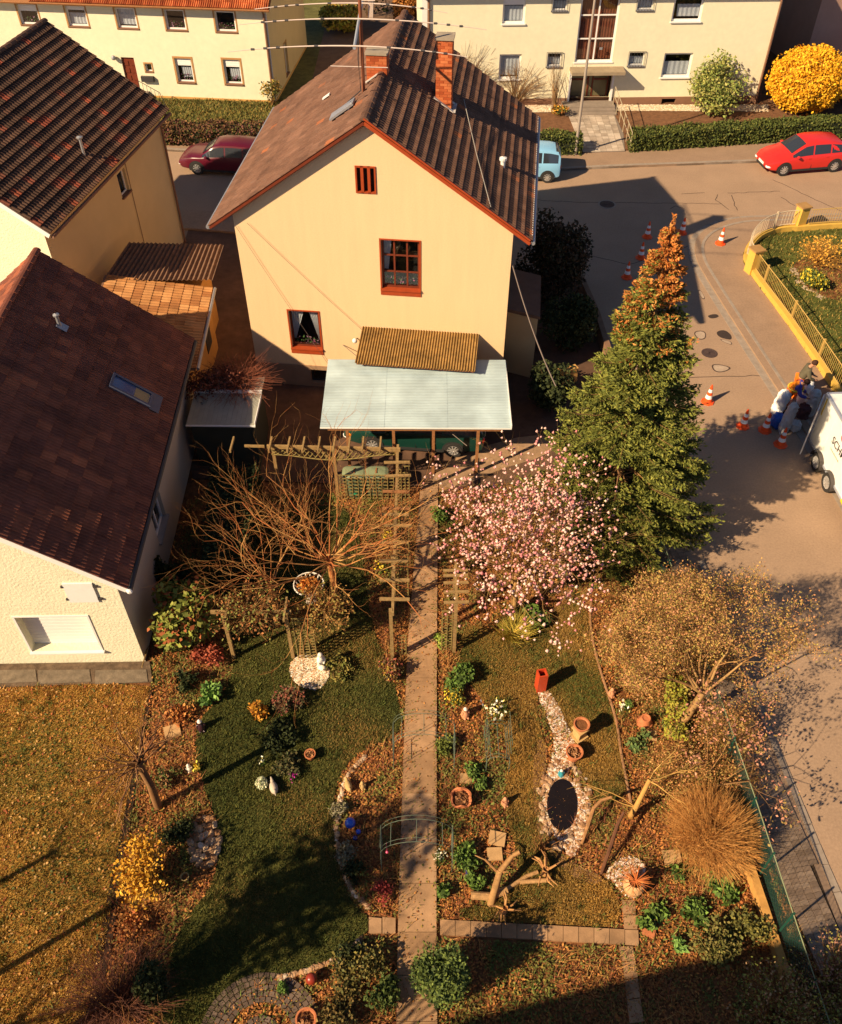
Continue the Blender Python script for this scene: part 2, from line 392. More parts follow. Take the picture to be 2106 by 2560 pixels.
# pavement west part south of the street and the yards beside the houses
pavS = polysheet('pavement_south', [Vector(p) for p in ((-BIG, 38.8, 0), (-10.7, 38.75, 0), (-4, 37.8, 0), (5.3, 36.4, 0), (6.3, 35.6, 0), (6.7, 34.6, 0), (6.2, 33.0, 0), (-4, 36.0, 0), (-10.4, 37.0, 0), (-BIG, 37.0, 0))], .09, asphalt2, thick=.1)
yard = polysheet('yard', [Vector(p) for p in ((-10.5, 37.0, 0), (-4, 36.0, 0), (6.2, 33.0, 0), (6.75, 32.5, 0), (6.8, 30.7, 0), (7.15, 24.4, 0), (6.7, 19.2, 0), (4.6, 20.2, 0), (-6.5, 20.8, 0), (-7.4, 20.8, 0), (-10.5, 30, 0))], .012, mat('yard_ground', (.12, .065, .04), .95, .25, 2.5, .3, 50, vscale2=.7), thick=.02)
# block paving by the fence, bottom right: far blocks in the material, near ones built
fl = GP((1652, 1480), (1760, 1755), (1870, 2030), (2002, 2336), (2090, 2530), (2150, 2660))
pr = GP((2230, 2640), (2160, 2470), (2091, 2304), (2035, 2163), (1916, 1880), (1886, 1808), (1769, 1528), (1725, 1383), (1600, 1200))
pavb = polysheet('block_pavement', [G(1560, 1230)] + fl + pr, .006, mat('paver_joint', (.06, .038, .022), 1., .3, 20, .4, 60))
paver = tilemat('paving_block', [(0, (.24, .165, .11)), (.5, (.30, .21, .145)), (1, (.36, .26, .18))], .9)
def paverfield():
    poly = np.array([[p.x, p.y] for p in [G(1560, 1230)] + fl + pr])
    a = fl[1] - fl[3]; a.z = 0; a.normalize(); b = Vector((a.y, -a.x, 0)); o = fl[4]
    mb = MB(); hw, hl = .096, .058
    for (x0, x1, x2, y0) in ((-hw, hw, 0, 0),): pass
    # zig-zag interlocking block outline
    out = [(-hw, -hl), (-hw * .35, -hl), (-hw * .2, -hl + .016), (hw * .6, -hl + .016), (hw * .75, -hl), (hw, -hl), (hw, hl), (hw * .75, hl), (hw * .6, hl + .016), (-hw * .2, hl + .016), (-hw * .35, hl), (-hw, hl)]
    n = len(out)
    mb.v = [(x, y, 0) for x, y in out] + [(x * .96, y * .94, .034) for x, y in out]
    mb.f = [(i, (i + 1) % n, n + (i + 1) % n, n + i) for i in range(n)] + [tuple(range(n, 2 * n))]; mb.m = [0] * len(mb.f)
    base = mb.build('paving_block', paver, pavb); cells = []
    for i in range(-6, 140):
        for j in range(0, 40):
            p = o + a * (i * .118) + b * (.10 + j * .196)
            cells.append((p.x, p.y))
    C = np.array(cells); C = C[inpoly(C, poly)]
    d = np.hypot(C[:, 0], C[:, 1]); 
    vis = np.array([abs(CX + FPX * x / (y * math.cos(PITCH) + CAMH * math.sin(PITCH)) - 1600) < 560 and y > 4.8 for x, y in C])
    C = C[vis]; d = d[vis]; C = C[np.argsort(d)]
    rz = math.atan2(b.y, b.x)
    for k, (x, y) in enumerate(C[:300]):
        q = base if k == 0 else base.copy()
        if k: COL.objects.link(q); q.parent = pavb
        q.location = (x, y, .0 + random.uniform(-.003, .003)); q.rotation_euler = (random.gauss(0, .01), random.gauss(0, .01), rz)
    V0 = np.array(mb.v); c, s_ = math.cos(rz), math.sin(rz); V0 = np.stack([V0[:, 0] * c - V0[:, 1] * s_, V0[:, 0] * s_ + V0[:, 1] * c, V0[:, 2]], 1)
    R_ = C[300:]
    bm = []; fs = []; vs = []
    for k, (x, y) in enumerate(R_):
        vs.append(V0 + np.array([x, y, random.uniform(-.003, .003)])); fs += [tuple(i + k * len(V0) for i in f) for f in mb.f]
    m2 = MB(); m2.v = [tuple(v) for v in np.concatenate(vs)]; m2.f = fs; m2.m = [0] * len(fs)
    m2.build('paving_blocks_far', paver, pavb, kind='stuff')
paverfield()
kerbline('kerb_side_road', [p for p in GP((1745, 1403), (1789, 1515), (1936, 1880), (2053, 2163), (2115, 2304), (2180, 2450))], .17, -.05, .022, kerbm, .5, 1)

# ================================================================== HOUSES
def clip_poly(P, planes):
    for (a, b, c) in planes:                          # keep a*x + b*z <= c
        Q = []
        for i in range(len(P)):
            p, q = P[i], P[(i + 1) % len(P)]; fp, fq = a * p[0] + b * p[1] - c, a * q[0] + b * q[1] - c
            if fp <= 0: Q.append(p)
            if (fp < 0 < fq) or (fq < 0 < fp): t = fp / (fp - fq); Q.append((p[0] + (q[0] - p[0]) * t, p[1] + (q[1] - p[1]) * t))
        P = Q
        if len(P) < 3: return []
    return P
def wallface(mb, M, x0, x1, z0, z1, ops=(), planes=(), depth=.16):
    xs = sorted({x0, x1, *[o[0] for o in ops], *[o[1] for o in ops]}); zs = sorted({z0, z1, *[o[2] for o in ops], *[o[3] for o in ops]})
    for xa, xb in zip(xs[:-1], xs[1:]):
        for za, zb in zip(zs[:-1], zs[1:]):
            cx, cz = (xa + xb) / 2, (za + zb) / 2
            if any(o[0] < cx < o[1] and o[2] < cz < o[3] for o in ops): continue
            P = clip_poly([(xa, za), (xb, za), (xb, zb), (xa, zb)], planes)
            if P: mb.face([M(x, 0, z) for x, z in P])
    for (a, b, c, d) in ops:
        mb.face([M(a, 0, c), M(a, -depth, c), M(a, -depth, d), M(a, 0, d)]); mb.face([M(b, 0, c), M(b, 0, d), M(b, -depth, d), M(b, -depth, c)])
        mb.face([M(a, 0, d), M(a, -depth, d), M(b, -depth, d), M(b, 0, d)]); mb.face([M(a, 0, c), M(b, 0, c), M(b, -depth, c), M(a, -depth, c)])
def window(parent, M, op, frame=None, fw=.06, nx=1, nz=1, sill=None, sillh=.05, sillout=.06, curt=None, shutter=0, surround=None, sw=.09, depth=.16, plants=False, smat=None):
    a, b, c, d = op; frame = frame or white_p
    top = d - shutter * (d - c)
    mb = MB()
    B = lambda x0, x1, n0, n1, z0, z1: mb.box(x0, x1, n0, n1, z0, z1, M)
    n0, n1 = -depth + .002, -depth + .052
    B(a + .002, a + fw, n0, n1, c + .002, d - .002); B(b - fw, b - .002, n0, n1, c + .002, d - .002); B(a + fw, b - fw, n0, n1, c + .002, c + fw); B(a + fw, b - fw, n0, n1, d - fw, d - .002)
    for i in range(1, nx): x = a + (b - a) * i / nx; B(x - fw * .4, x + fw * .4, n0 + .004, n1 - .004, c + fw, d - fw)
    for i in range(1, nz): z = c + (d - c) * i / nz; B(a + fw, b - fw, n0 + .008, n1 - .008, z - fw * .35, z + fw * .35)
    w = mb.build('window', frame, parent)
    g = MB(); g.face([M(a + fw, -depth + .02, c + fw), M(b - fw, -depth + .02, c + fw), M(b - fw, -depth + .02, d - fw), M(a + fw, -depth + .02, d - fw)]); g.build('pane', glass, w)
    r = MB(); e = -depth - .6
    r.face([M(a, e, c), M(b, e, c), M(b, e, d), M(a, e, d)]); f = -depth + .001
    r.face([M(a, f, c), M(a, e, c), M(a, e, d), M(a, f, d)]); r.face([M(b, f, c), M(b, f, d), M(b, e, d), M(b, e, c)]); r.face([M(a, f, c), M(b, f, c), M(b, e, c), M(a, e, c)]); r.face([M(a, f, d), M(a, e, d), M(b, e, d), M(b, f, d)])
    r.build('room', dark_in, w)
    if sill is not None:
        s = MB(); s.box(a - .05, b + .05, -depth + .055, sillout, c - sillh, c + .012, M); s.build('sill', sill, w)
    if surround:
        s = MB(); t = .015
        s.box(a - sw, a, 0.001, t, c - sw, d + sw, M); s.box(b, b + sw, .001, t, c - sw, d + sw, M); s.box(a, b, .001, t, d, d + sw, M); s.box(a, b, .001, t, c - sw, c - .051, M); s.build('surround', surround, w)
    if shutter:
        s = MB(); k = max(2, int((d - top) / .06))
        for i in range(k): z = d - fw - (d - top) * i / k; s.box(a + fw, b - fw, -depth + .053, -depth + .068 + .004 * (i % 2), z - (d - top) / k, z, M)
        s.build('roller_shutter', smat or white_p, w)
    if curt:
        s = MB(); y = -depth - .05
        def drape(x0, x1, x2, x3, z0, z1):           # top x0..x1, bottom x2..x3
            k = 10
            for i in range(k):
                t0, t1 = i / k, (i + 1) / k; o = .025 * (i % 2); o2 = .025 * ((i + 1) % 2)
                s.face([M(x2 + (x3 - x2) * t0, y - o, z0), M(x2 + (x3 - x2) * t1, y - o2, z0), M(x0 + (x1 - x0) * t1, y - o2, z1), M(x0 + (x1 - x0) * t0, y - o, z1)])
        if curt == 'half': drape(a + fw, b - fw, a + fw, b - fw, c + fw, c + (d - c) * .62)
        elif curt == 'full': drape(a + fw, b - fw, a + fw, b - fw, c + fw + .05, d - fw)
        elif curt == 'left': drape(a + fw, a + .32, a + fw, a + .2, c + (d - c) * .35, d - fw)
        elif curt == 'tied':
            drape(a + fw, (a + b) / 2 - .02, a + fw, a + fw + .06, c + .25, d - fw); drape((a + b) / 2 + .12, b - fw, b - fw - .05, b - fw, c + .25, d - fw)
        elif curt == 'mid': drape(a + .25, b - fw, a + .3, b - fw, c + .2, c + (d - c) * .6)
        s.build('curtain', curtain, w)
    if plants:
        P = np.array([M(random.uniform(a + .15, b - .15), -depth - .04, c + fw + random.uniform(.02, .3)) for _ in range(60)])
        V, F, cc = leafquads(P, .06, pick([(.08, .16, .04), (.1, .2, .05), (.45, .12, .2), (.6, .3, .4)], 60)); npmesh('window_plants', V, F, fol, w, cc, world=False, kind='stuff')
    return w
fol = mat('foliage', (1, 1, 1), .75, attr=True, spec=.2)
PROF = [(0, .012), (.12, .0), (.24, .034), (.38, .036), (.5, .0), (.62, .0), (.74, .034), (.88, .036), (1, .012)]
def tilemesh(name, du, dv, m, hump=1., step=.045, prof=PROF):
    V = []; F = []; n = len(prof); L = dv * 1.12
    for x, z in prof: V.append((x * du, 0, z * hump + step))
    for x, z in prof: V.append((x * du, L, z * hump + .002))
    for x, z in prof: V.append((x * du, 0.004, z * hump + step - .03))
    for i in range(n - 1): F += [(i, i + 1, n + i + 1, n + i), (2 * n + i, 2 * n + i + 1, i + 1, i)]
    F += [(0, n, 2 * n), (n - 1, 3 * n - 1, 2 * n - 1)]
    me = bpy.data.meshes.new(name); me.from_pydata(V, [], F); me.materials.append(m); me.update()
    return me, np.array(V), F
def tileslope(parent, T, Oc, U, Vv, nu, nv, du, dv, m, hump=1., step=.045, jit=.004, prof=PROF):
    U = Vector(U).normalized(); Vv = Vector(Vv).normalized(); N = U.cross(Vv)
    me, V0, F0 = tilemesh('roof_tile', du, dv, m, hump, step, prof)
    cells = []
    for j in range(nv):
        for i in range(nu):
            if i == nu - 1 and False: pass
            p = Vector(Oc) + U * (i * du) + Vv * (j * dv); cells.append((p, i, j))
    return dict(parent=parent, me=me, V0=V0, F0=F0, cells=cells, U=U, V=Vv, N=N, T=T, m=m, jit=jit)
def placetiles(slopes, limit=300):
    allc = []
    for s in slopes:
        W_ = pmat(s['T'])
        for p, i, j in s['cells']:
            w = W_ @ p; fw = w.y * math.cos(PITCH) + (CAMH - w.z) * math.sin(PITCH); u = CX + FPX * w.x / fw
            v = CY - FPX * (w.y * math.sin(PITCH) - (CAMH - w.z) * math.cos(PITCH)) / fw
            off = 0 if (-20 < u < 2126 and v > -20 and fw > 0) else 1000
            if (W_.to_3x3() @ s['N']).dot(w - Vector((0, 0, CAMH))) > 0: off += 1000
            allc.append((off + fw, id(s), s, p))
    allc.sort(key=lambda t: (t[0], t[1]))
    rest = {}
    for k, (d, _, s, p) in enumerate(allc):
        r = Matrix((s['U'], s['V'], s['N'])).transposed().to_4x4()
        J = Matrix.Rotation(random.gauss(0, .006), 4, 'X') @ Matrix.Rotation(random.gauss(0, .006), 4, 'Z')
        M = Matrix.Translation(p + s['N'] * random.uniform(0, s['jit'])) @ r @ J
        if k < limit and d < 1000:
            o = bpy.data.objects.new('roof_tile', s['me']); COL.objects.link(o); o.parent = s['parent']; o.matrix_local = M
        else: rest.setdefault(id(s), (s, []))[1].append(np.array(M))
    for s, Ms in rest.values():
        V = np.concatenate([s['V0'] @ M[:3, :3].T + M[:3, 3] for M in Ms]); n = len(s['V0'])
        F = [tuple(a + k * n for a in f) for k in range(len(Ms)) for f in s['F0']]
        mb = MB(); mb.v = V.tolist(); mb.f = F; mb.m = [0] * len(F); mb.build('roof_tiles_rest', s['m'], s['parent'], kind='stuff')
def roofplane(mb, P, n, t=.12):                       # thick slab under tiles
    P = [Vector(p) for p in P]; n = Vector(n).normalized(); Q = [p - n * t for p in P]; k = len(P)
    mb.face(P); mb.face(Q[::-1])
    for i in range(k): mb.face([P[i], Q[i], Q[(i + 1) % k], P[(i + 1) % k]])
tm_main = tilemat('tiles_brown', [(0, (.135, .066, .042)), (.4, (.15, .075, .047)), (.8, (.165, .084, .053)), (.97, (.18, .092, .06)), (.99, (.30, .10, .04))], .85, lichen=(.15, .098, .075))
tm_B = tilemat('tiles_dark', [(0, (.07, .036, .022)), (.6, (.10, .052, .032)), (.93, (.12, .06, .036)), (.975, (.26, .06, .03)), (1, (.32, .08, .035))], .75)
tm_C = tilemat('tiles_red', [(0, (.165, .054, .034)), (.4, (.20, .064, .037)), (.8, (.235, .074, .04)), (.95, (.29, .09, .045)), (1, (.36, .11, .05))], .85)
def ridgecaps(parent, a, b, m, n, r=.13):
    a, b = Vector(a), Vector(b)
    me = None
    for i in range(n):
        p, q = a.lerp(b, i / n), a.lerp(b, (i + 1.08) / n)
        mb = MB(); s = (q - p).normalized(); x = Vector((-s.y, s.x, 0)).normalized(); pr = []
        for k in range(7):
            t = math.pi * k / 6; pr.append((math.cos(t) * r, math.sin(t) * r * .8 - .03))
        v = [p + x * c * 1.08 + Vector((0, 0, z + .012)) for c, z in pr] + [q + x * c * .95 + Vector((0, 0, z)) for c, z in pr]
        mb.v = [tuple(w) for w in v]; mb.f = [(k, k + 1, 8 + k, 7 + k) for k in range(6)] + [tuple(range(6, -1, -1))]; mb.m = [0] * 7
        mb.build('ridge_tile', m, parent)

# ---------------------------------------------------------------- main house
HP = G(650, 955); HA = R(-6.4)
main = thing('gabled_house', 'two-storey peach rendered house with brown tiled gable roof, two brick chimneys and red window frames', 'house', (HP.x, HP.y, 0), HA)
RS, RZ, KK = 4.33, 9.72, .69
Mf = lambda a, n, z: Vector((a, -n, z)); Wd, Dd = 8.75, 8.85
Mr = lambda a, n, z: Vector((Wd + n, a, z)); Ml = lambda a, n, z: Vector((-n, Dd - a, z)); Mb = lambda a, n, z: Vector((Wd - a, Dd + n, z))
pl = [(KK, 1, RZ - .17 + KK * RS), (-KK, 1, RZ - .17 - KK * RS)]
vent, w1, w2, w3 = (3.95, 4.57, 7.46, 8.30), (4.64, 5.87, 4.22, 5.96), (1.39, 2.43, 1.64, 3.15), (1.95, 2.75, .2, .75)
wb = MB(); wallface(wb, Mf, 0, Wd, .92, 10, [vent, w1, w2], pl); 
wallface(wb, Mb, 0, Wd, 0, 10, [], [(-KK, 1, RZ - .17 - KK * (Wd - RS)), (KK, 1, RZ - .17 + KK * (Wd - RS))])
for M_ in (Mr, Ml): wallface(wb, M_, 0, Dd, 0.92, RZ - .17 - KK * (RS if M_ is Ml else Wd - RS), [])
wb.build('wall', peach, main)
pb = MB(); wallface(pb, lambda a, n, z: Vector((a, -n - .03, z)), -.03, Wd + .03, 0, .92, [w3]); wallface(pb, lambda a, n, z: Vector((Wd + .03 + n, a, z)), -.03, Dd + .03, 0, .92); wallface(pb, lambda a, n, z: Vector((-.03 - n, Dd - a, z)), -.03, Dd + .03, 0, .92)
pb.face([(-.03, -.03, .92), (Wd + .03, -.03, .92), (Wd + .03, 0, .92), (-.03, 0, .92)]); pb.face([(Wd, 0, .92), (Wd + .03, -.03, .92), (Wd + .03, Dd, .92), (Wd, Dd, .92)]); pb.face([(-.03, -.03, .92), (0, 0, .92), (0, Dd, .92), (-.03, Dd, .92)])
pb.build('plinth', mat('plinth_render', (.36, .22, .13), .95, .15, 2, .3, 60), main)
window(main, Mf, w1, redwood_d, .07, 3, 3, redwood, .0, .04, 'left', plants=True)
window(main, Mf, w2, redwood_d, .06, 1, 1, redwood, .0, .04, 'tied', plants=True)
window(main, lambda a, n, z: Vector((a, -n - .03, z)), w3, darkmetal, .05, 1, 1)
for o_ in (w1, w2):
    fr = MB()
    a, b, c, d = o_; t = .045
    fr.box(a - t, a + .001, -.158, .012, c - .26, d + .04, Mf) if False else None
    fr.box(a - t, a, .001, .02, c - .0, d + t, Mf); fr.box(b, b + t, .001, .02, c, d + t, Mf); fr.box(a, b, .001, .02, d, d + t, Mf)
    fr.box(a - t, b + t, .001, .07, c - .05, c - .001, Mf); fr.box(a - t, b + t, .001, .03, c - .22, c - .052, Mf)
    fr.build('window_trim', redwood, main)
v = MB(); a, b, c, d = vent
for x0, x1 in ((a, a + .05), (b - .05, b), (a + .05 + .115, a + .05 + .2), (b - .05 - .2, b - .05 - .115)): v.box(x0, x1, -.08, .03, c, d, Mf)
v.box(a + .05, b - .05, -.08, .03, c, c + .05, Mf); v.box(a + .05, b - .05, -.08, .03, d - .05, d, Mf)
vo = v.build('attic_vent', redwood, main); v = MB(); v.face([Mf(a, -.12, c), Mf(b, -.12, c), Mf(b, -.12, d), Mf(a, -.12, d)]); v.build('vent_shade', dark_in, vo)  # dark sheet paints the shade behind the vent bars
# roof
sl = math.hypot(1, KK); F0_, B0_ = -.25, 9.05; Lx, Rx = -.72, 9.28
rb = MB()
roofplane(rb, [(Lx, F0_ + .03, RZ - KK * (RS - Lx)), (RS, F0_ + .03, RZ), (RS, B0_ - .03, RZ), (Lx, B0_ - .03, RZ - KK * (RS - Lx))][::-1], (-KK, 0, 1)); roofplane(rb, [(RS, F0_ + .03, RZ), (Rx, F0_ + .03, RZ - KK * (Rx - RS)), (Rx, B0_ - .03, RZ - KK * (Rx - RS)), (RS, B0_ - .03, RZ)][::-1], (KK, 0, 1))
roof = rb.build('roof', redwood_d, main)
nL, nR = 18, 18; lenL = (RS - Lx) * sl; lenR = (Rx - RS) * sl
PROFL = [(0, .006), (.12, .0), (.24, .012), (.38, .013), (.5, .0), (.62, .0), (.74, .012), (.88, .013), (1, .006)]
S1 = tileslope(roof, main, (Lx - .03, B0_, RZ - KK * (RS - Lx) - .02), (0, -1, 0), (1, 0, KK), 31, nL, 9.3 / 31, lenL / nL, tm_main, .55, .03)
S2 = tileslope(roof, main, (Rx + .03, F0_, RZ - KK * (Rx - RS) - .02), (0, 1, 0), (-1, 0, KK), 31, nR, 9.3 / 31, lenR / nR, tm_main, 1.15, .05)
placetiles([S1, S2])
ridgecaps(roof, (RS, F0_ - .02, RZ + .02), (RS, B0_, RZ + .02), tm_main, 24)
# verge boards and gutters
vb = MB()
for sx, ex in ((Lx, RS), (RS, Rx)):
    za, zb = RZ - KK * abs(RS - sx), RZ - KK * abs(ex - RS)
    vb = MB(); vb.bar((sx, F0_ - .002, za - .07), (ex, F0_ - .002, zb - .07), .03, .10 if sx > 0 else .07); vb.build('verge_board', redwood if sx > 0 else redwood_d, roof)  # left board's darker red stands in for shadow at the tile edge
vb = MB(); vb.bar((RS, F0_ - .03, RZ + .06), (Rx, F0_ - .03, RZ + .06 - KK * (Rx - RS)), .03, .05); vb.build('verge_trim', redwood, roof)
gt = MB()
for x, mm in ((Lx - .07, 0), (Rx + .09, 0)):
    z = RZ - KK * (RS - Lx) - .06 if x < 0 else RZ - KK * (Rx - RS) - .06
    MB().tube([(x, F0_ + .02, z), (x, B0_, z)], .065, 8).build('gutter', steel, roof)
gt = MB(); gt.box(Rx + .04, Rx + .06, B0_ - 9.0, B0_, RZ - KK * (Rx - RS) - .02, RZ - KK * (Rx - RS) + .06); gt.build('white_eaves_strip', white_p, roof)
# sits on the slope helper
mi = pmat(main).inverted()
def on_roof(u, v, right=True, lift=0.):
    k = KK if right else -KK; n = Vector((k, 0, 1)).normalized(); p0 = Vector((RS, 0, RZ + lift))
    w = RP(u, v, pmat(main) @ p0, (pmat(main).to_3x3() @ n)); return mi @ w
print('chimney R', on_roof(1110, 262), 'L', on_roof(925, 205, False), 'mast', on_roof(910, 231, False))
def chimney(name, x, y, z0, z1, w, d, cap, parent):
    c = MB().box(x - w / 2, x + w / 2, y - d / 2, y + d / 2, z0, z1).build(name, brick, parent)
    b = MB()
    nrow = int((z1 - z0) / .085)
    for r in range(nrow):                              # raised brick courses, joined
        z = z0 + r * .085; off = (r % 2) * .125
        for k in range(int(w / .25) + 2):
            xa = max(x - w / 2, x - w / 2 - off + k * .25 + .006); xb = min(x + w / 2, x - w / 2 - off + (k + 1) * .25 - .006)
            if xb - xa > .02: b.box(xa, xb, y - d / 2 - .008, y - d / 2 + .001, z + .005, z + .079); b.box(xa, xb, y + d / 2 - .001, y + d / 2 + .008, z + .005, z + .079)
        for k in range(int(d / .25) + 2):
            ya = max(y - d / 2, y - d / 2 - off + k * .25 + .006); yb = min(y + d / 2, y - d / 2 - off + (k + 1) * .25 - .006)
            if yb - ya > .02: b.box(x - w / 2 - .008, x - w / 2 + .001, ya, yb, z + .005, z + .079); b.box(x + w / 2 - .001, x + w / 2 + .008, ya, yb, z + .005, z + .079)
    b.build('brickwork', tilemat('brick_' + name + str(x)[:3], [(0, (.36, .07, .02)), (.5, (.46, .11, .035)), (1, (.55, .17, .06))], .9), c, kind='stuff')
    MB().box(x - w / 2 - .04, x + w / 2 + .04, y - d / 2 - .04, y + d / 2 + .04, z1, z1 + .07).build('chimney_cap', mat('chimney_cap_mortar', (.33, .27, .2), .9, .2), c)
    if cap: MB().lathe([(.13, 0), (.12, .18), (.09, .18), (.09, .05)], 12, (x, y, z1 + .07)).build('flue', mat('flue_clay', (.3, .2, .17), .8), c)
    f = MB()
    for q in (-1, 1): f.box(x - w / 2 - .06, x + w / 2 + .06, y + q * (d / 2 + .03) - .03, y + q * (d / 2 + .03) + .03, z0 + .02, z0 + .05) if False else None
    return c
pR = on_roof(1110, 262); pL = on_roof(930, 205, False)
chimney('chimney', pR.x, pR.y + .1, RZ - KK * (pR.x - RS) - .3, RZ + .72, .5, .5, False, roof)
chimney('chimney', pL.x + .15, pL.y + .35, RZ - KK * (RS - pL.x) - .2, RZ + .55, .62, .5, False, roof)
f = MB(); x, y = pR.x, pR.y + .1
for q in (-1, 1):
    f.bar((x - .3, y + q * .31, RZ - KK * (x - .3 - RS) + .1), (x + .34, y + q * .31, RZ - KK * (x + .34 - RS) + .1), .14, .03)
f.bar((x + .33, y - .36, RZ - KK * (x + .33 - RS) + .1), (x + .33, y + .36, RZ - KK * (x + .33 - RS) + .1), .14, .03)
f.build('chimney_flashing', mat('mortar_flashing', (.5, .46, .42), .8, .2), roof)
f = MB(); x, y = pL.x + .15, pL.y + .35
f.bar((x + .1, y - .29, RZ - KK * (RS - x - .1) + .1), (x - .35, y - .29, RZ - KK * (RS - x + .35) + .1), .09, .03); f.build('chimney_flashing', mat('mortar_flashing', (.5, .46, .42)), roof)
q = on_roof(1257, 420); f = MB().lathe([(.075, -.1), (.075, .24), (.12, .26), (.12, .34), (.02, .38)], 12, tuple(q)); f.build('vent_pipe', white_p, roof)
q = on_roof(862, 281, False); f = MB(); n = Vector((-KK, 0, 1)).normalized(); d = Vector((1, 0, KK)).normalized(); s = Vector((0, 1, 0))
Mh = Matrix.Translation(q + n * .08) @ Matrix((d, s, d.cross(s))).transposed().to_4x4()
f.box(-.45, .45, -.24, .24, 0, .06, Mh); h = f.build('roof_hatch', steel, roof)
f = MB(); Mh2 = Mh @ Matrix.Translation((.42, 0, .05)) @ Matrix.Rotation(R(-28), 4, 'Y'); f.box(-.75, .0, -.2, .2, .0, .03, Mh2); f.build('hatch_lid', mat('zinc', (.55, .53, .5), .45, .1), h)
q = on_roof(820, 246, False); Mh = Matrix.Translation(q + n * .07) @ Matrix((d, s, d.cross(s))).transposed().to_4x4(); MB().box(-.15, .15, -.09, .09, 0, .03, Mh).build('glass_tile', white_p, roof)
# ridge cable on the right slope
a_, b_ = on_roof(1159, 275), on_roof(1227, 525)
MB().tube([a_ + Vector((0, 0, .35)), a_.lerp(b_, .5) + Vector((0, 0, .12)), b_ + Vector((0, 0, .1))], .012, 5).build('cable', mat('grey_cable', (.35, .32, .28), .6), main)
# canopy over the back door
cm = mat('corrugated_brown', (.26, .15, .045), .8, .25, 6, .3, 40, vscale2=2)
def corrug(name, A, B, Cc, D, nw, amp, m, parent, seg=4, rows=4, world=False, smooth=True):
    # A-B is the top edge, D-C the bottom edge; waves repeat along A-B, ribs run from A to D
    A, B, Cc, D = map(Vector, (A, B, Cc, D)); N = (B - A).cross(D - A).normalized()
    if N.z < 0: N = -N
    V = []; F = []; n = nw * seg + 1
    for j in range(rows + 1):
        for i in range(n):
            t = i / (n - 1); p = A.lerp(B, t).lerp(D.lerp(Cc, t), j / rows); V.append(tuple(p + N * amp * math.sin(i * 2 * math.pi / seg)))
    for j in range(rows):
        for i in range(n - 1): a = j * n + i; F.append((a, a + 1, a + n + 1, a + n))
    off = len(V); V += [tuple(Vector(q) - N * .012) for q in V[:]]
    F += [tuple(off + k for k in f[::-1]) for f in F[:]]
    for i in range(n - 1): F.append((rows * n + i, rows * n + i + 1, off + rows * n + i + 1, off + rows * n + i)); F.append((i + 1, i, off + i, off + i + 1))
    mb = MB(); mb.v = V; mb.f = F; mb.m = [0] * len(F); return mb.build(name, m, parent, world=world, smooth=False)
can = thing('door_canopy', 'brown corrugated canopy fixed to the peach wall above the carport', 'canopy', tuple(pmat(main) @ Vector((5.9, 0, 0))), HA)
corrug('corrugated_sheet', (-1.98, -.01, 2.70), (1.97, -.01, 2.70), (1.97, -1.72, 2.44), (-1.98, -1.72, 2.44), 44, .022, cm, can)
f = MB()
for x in (-1.9, -.6, .6, 1.9): f.bar((x, 0, 2.62), (x, -1.66, 2.37), .06, .08)
f.box(-1.95, 1.95, -1.62, -1.56, 2.31, 2.37); f.build('canopy_frame', wood_o, can)
lp = thing('outdoor_lamp', 'small round white lamp on the wall left of the canopy', 'lamp', tuple(pmat(main) @ Vector((3.72, 0, 2.2))), HA)
MB().tube([(0, .03, 0), (-.04, -.14, .02)], .02, 6).build('bracket', darkmetal, lp); MB().blob((-.06, -.2, .03), .09, 12, 8).build('globe', white_p, lp, smooth=True)
# ---------------------------------------------------------------- carport
cp = thing('carport', 'carport with pale ribbed metal roof on wooden posts', 'carport', (-.15, 22.6, 0), R(-.4))
zf, zn = 2.16, 2.02
cr = mat('pale_metal_sheet', (.40, .50, .53), .55, .08, 2.2, .0, 30, stretch=(.25, 1, 1), vscale2=.8)
yy0, yy1 = -1.62, 1.72
for k in range(6):
    x0 = -2.95 + k * .985; dz = .006 * (k % 2)
    f = MB(); n = 44; V = []; F = []
    for i in range(n * 2 + 1):
        y = yy0 + (yy1 - yy0) * i / (2 * n); z = zn + (zf - zn) * i / (2 * n) + (.014 if (i % 2) else 0) + dz
        V += [(x0 - .02, y, z), (x0 + .985, y, z), (x0 - .02, y, z - .006 - dz), (x0 + .985, y, z - .006 - dz)]
    for i in range(n * 2):
        a = i * 4; F += [(a, a + 1, a + 5, a + 4), (a + 2, a + 6, a + 7, a + 3), (a, a + 4, a + 6, a + 2), (a + 1, a + 3, a + 7, a + 5)]
    f.v = V; f.f = F; f.m = [0] * len(F); f.build('roof_sheet', cr, cp)
f = MB(); f.box(-2.97, 2.97, yy0 - .01, yy0 + .02, zn - .04, zn + .005); f.box(2.95, 2.975, yy0, yy1, zn - .04, zf - .02) ; f.build('edge_trim', white_p, cp)
f = MB(); f.box(-2.75, 2.7, yy0 + .06, yy0 + .15, zn - .17, zn - .03); f.build('beam', wood_o, cp)
f = MB(); f.box(-2.75, 2.7, yy1 - .2, yy1 - .1, zf - .2, zf - .03); f.build('beam', wood_o, cp)
for x in (-2.15, -.7, .55, 1.95):
    MB().box(x - .045, x + .045, yy0 + .06, yy0 + .15, 0, zn - .17).build('post', wood_o, cp)
    MB().box(x - .045, x + .045, yy1 - .2, yy1 - .1, 0, zf - .2).build('post', wood_o, cp)
    MB().bar((x, yy0 + .1, zn - .1), (x, yy1 - .12, zf - .1), .06, .1).build('rafter', wood_o, cp)

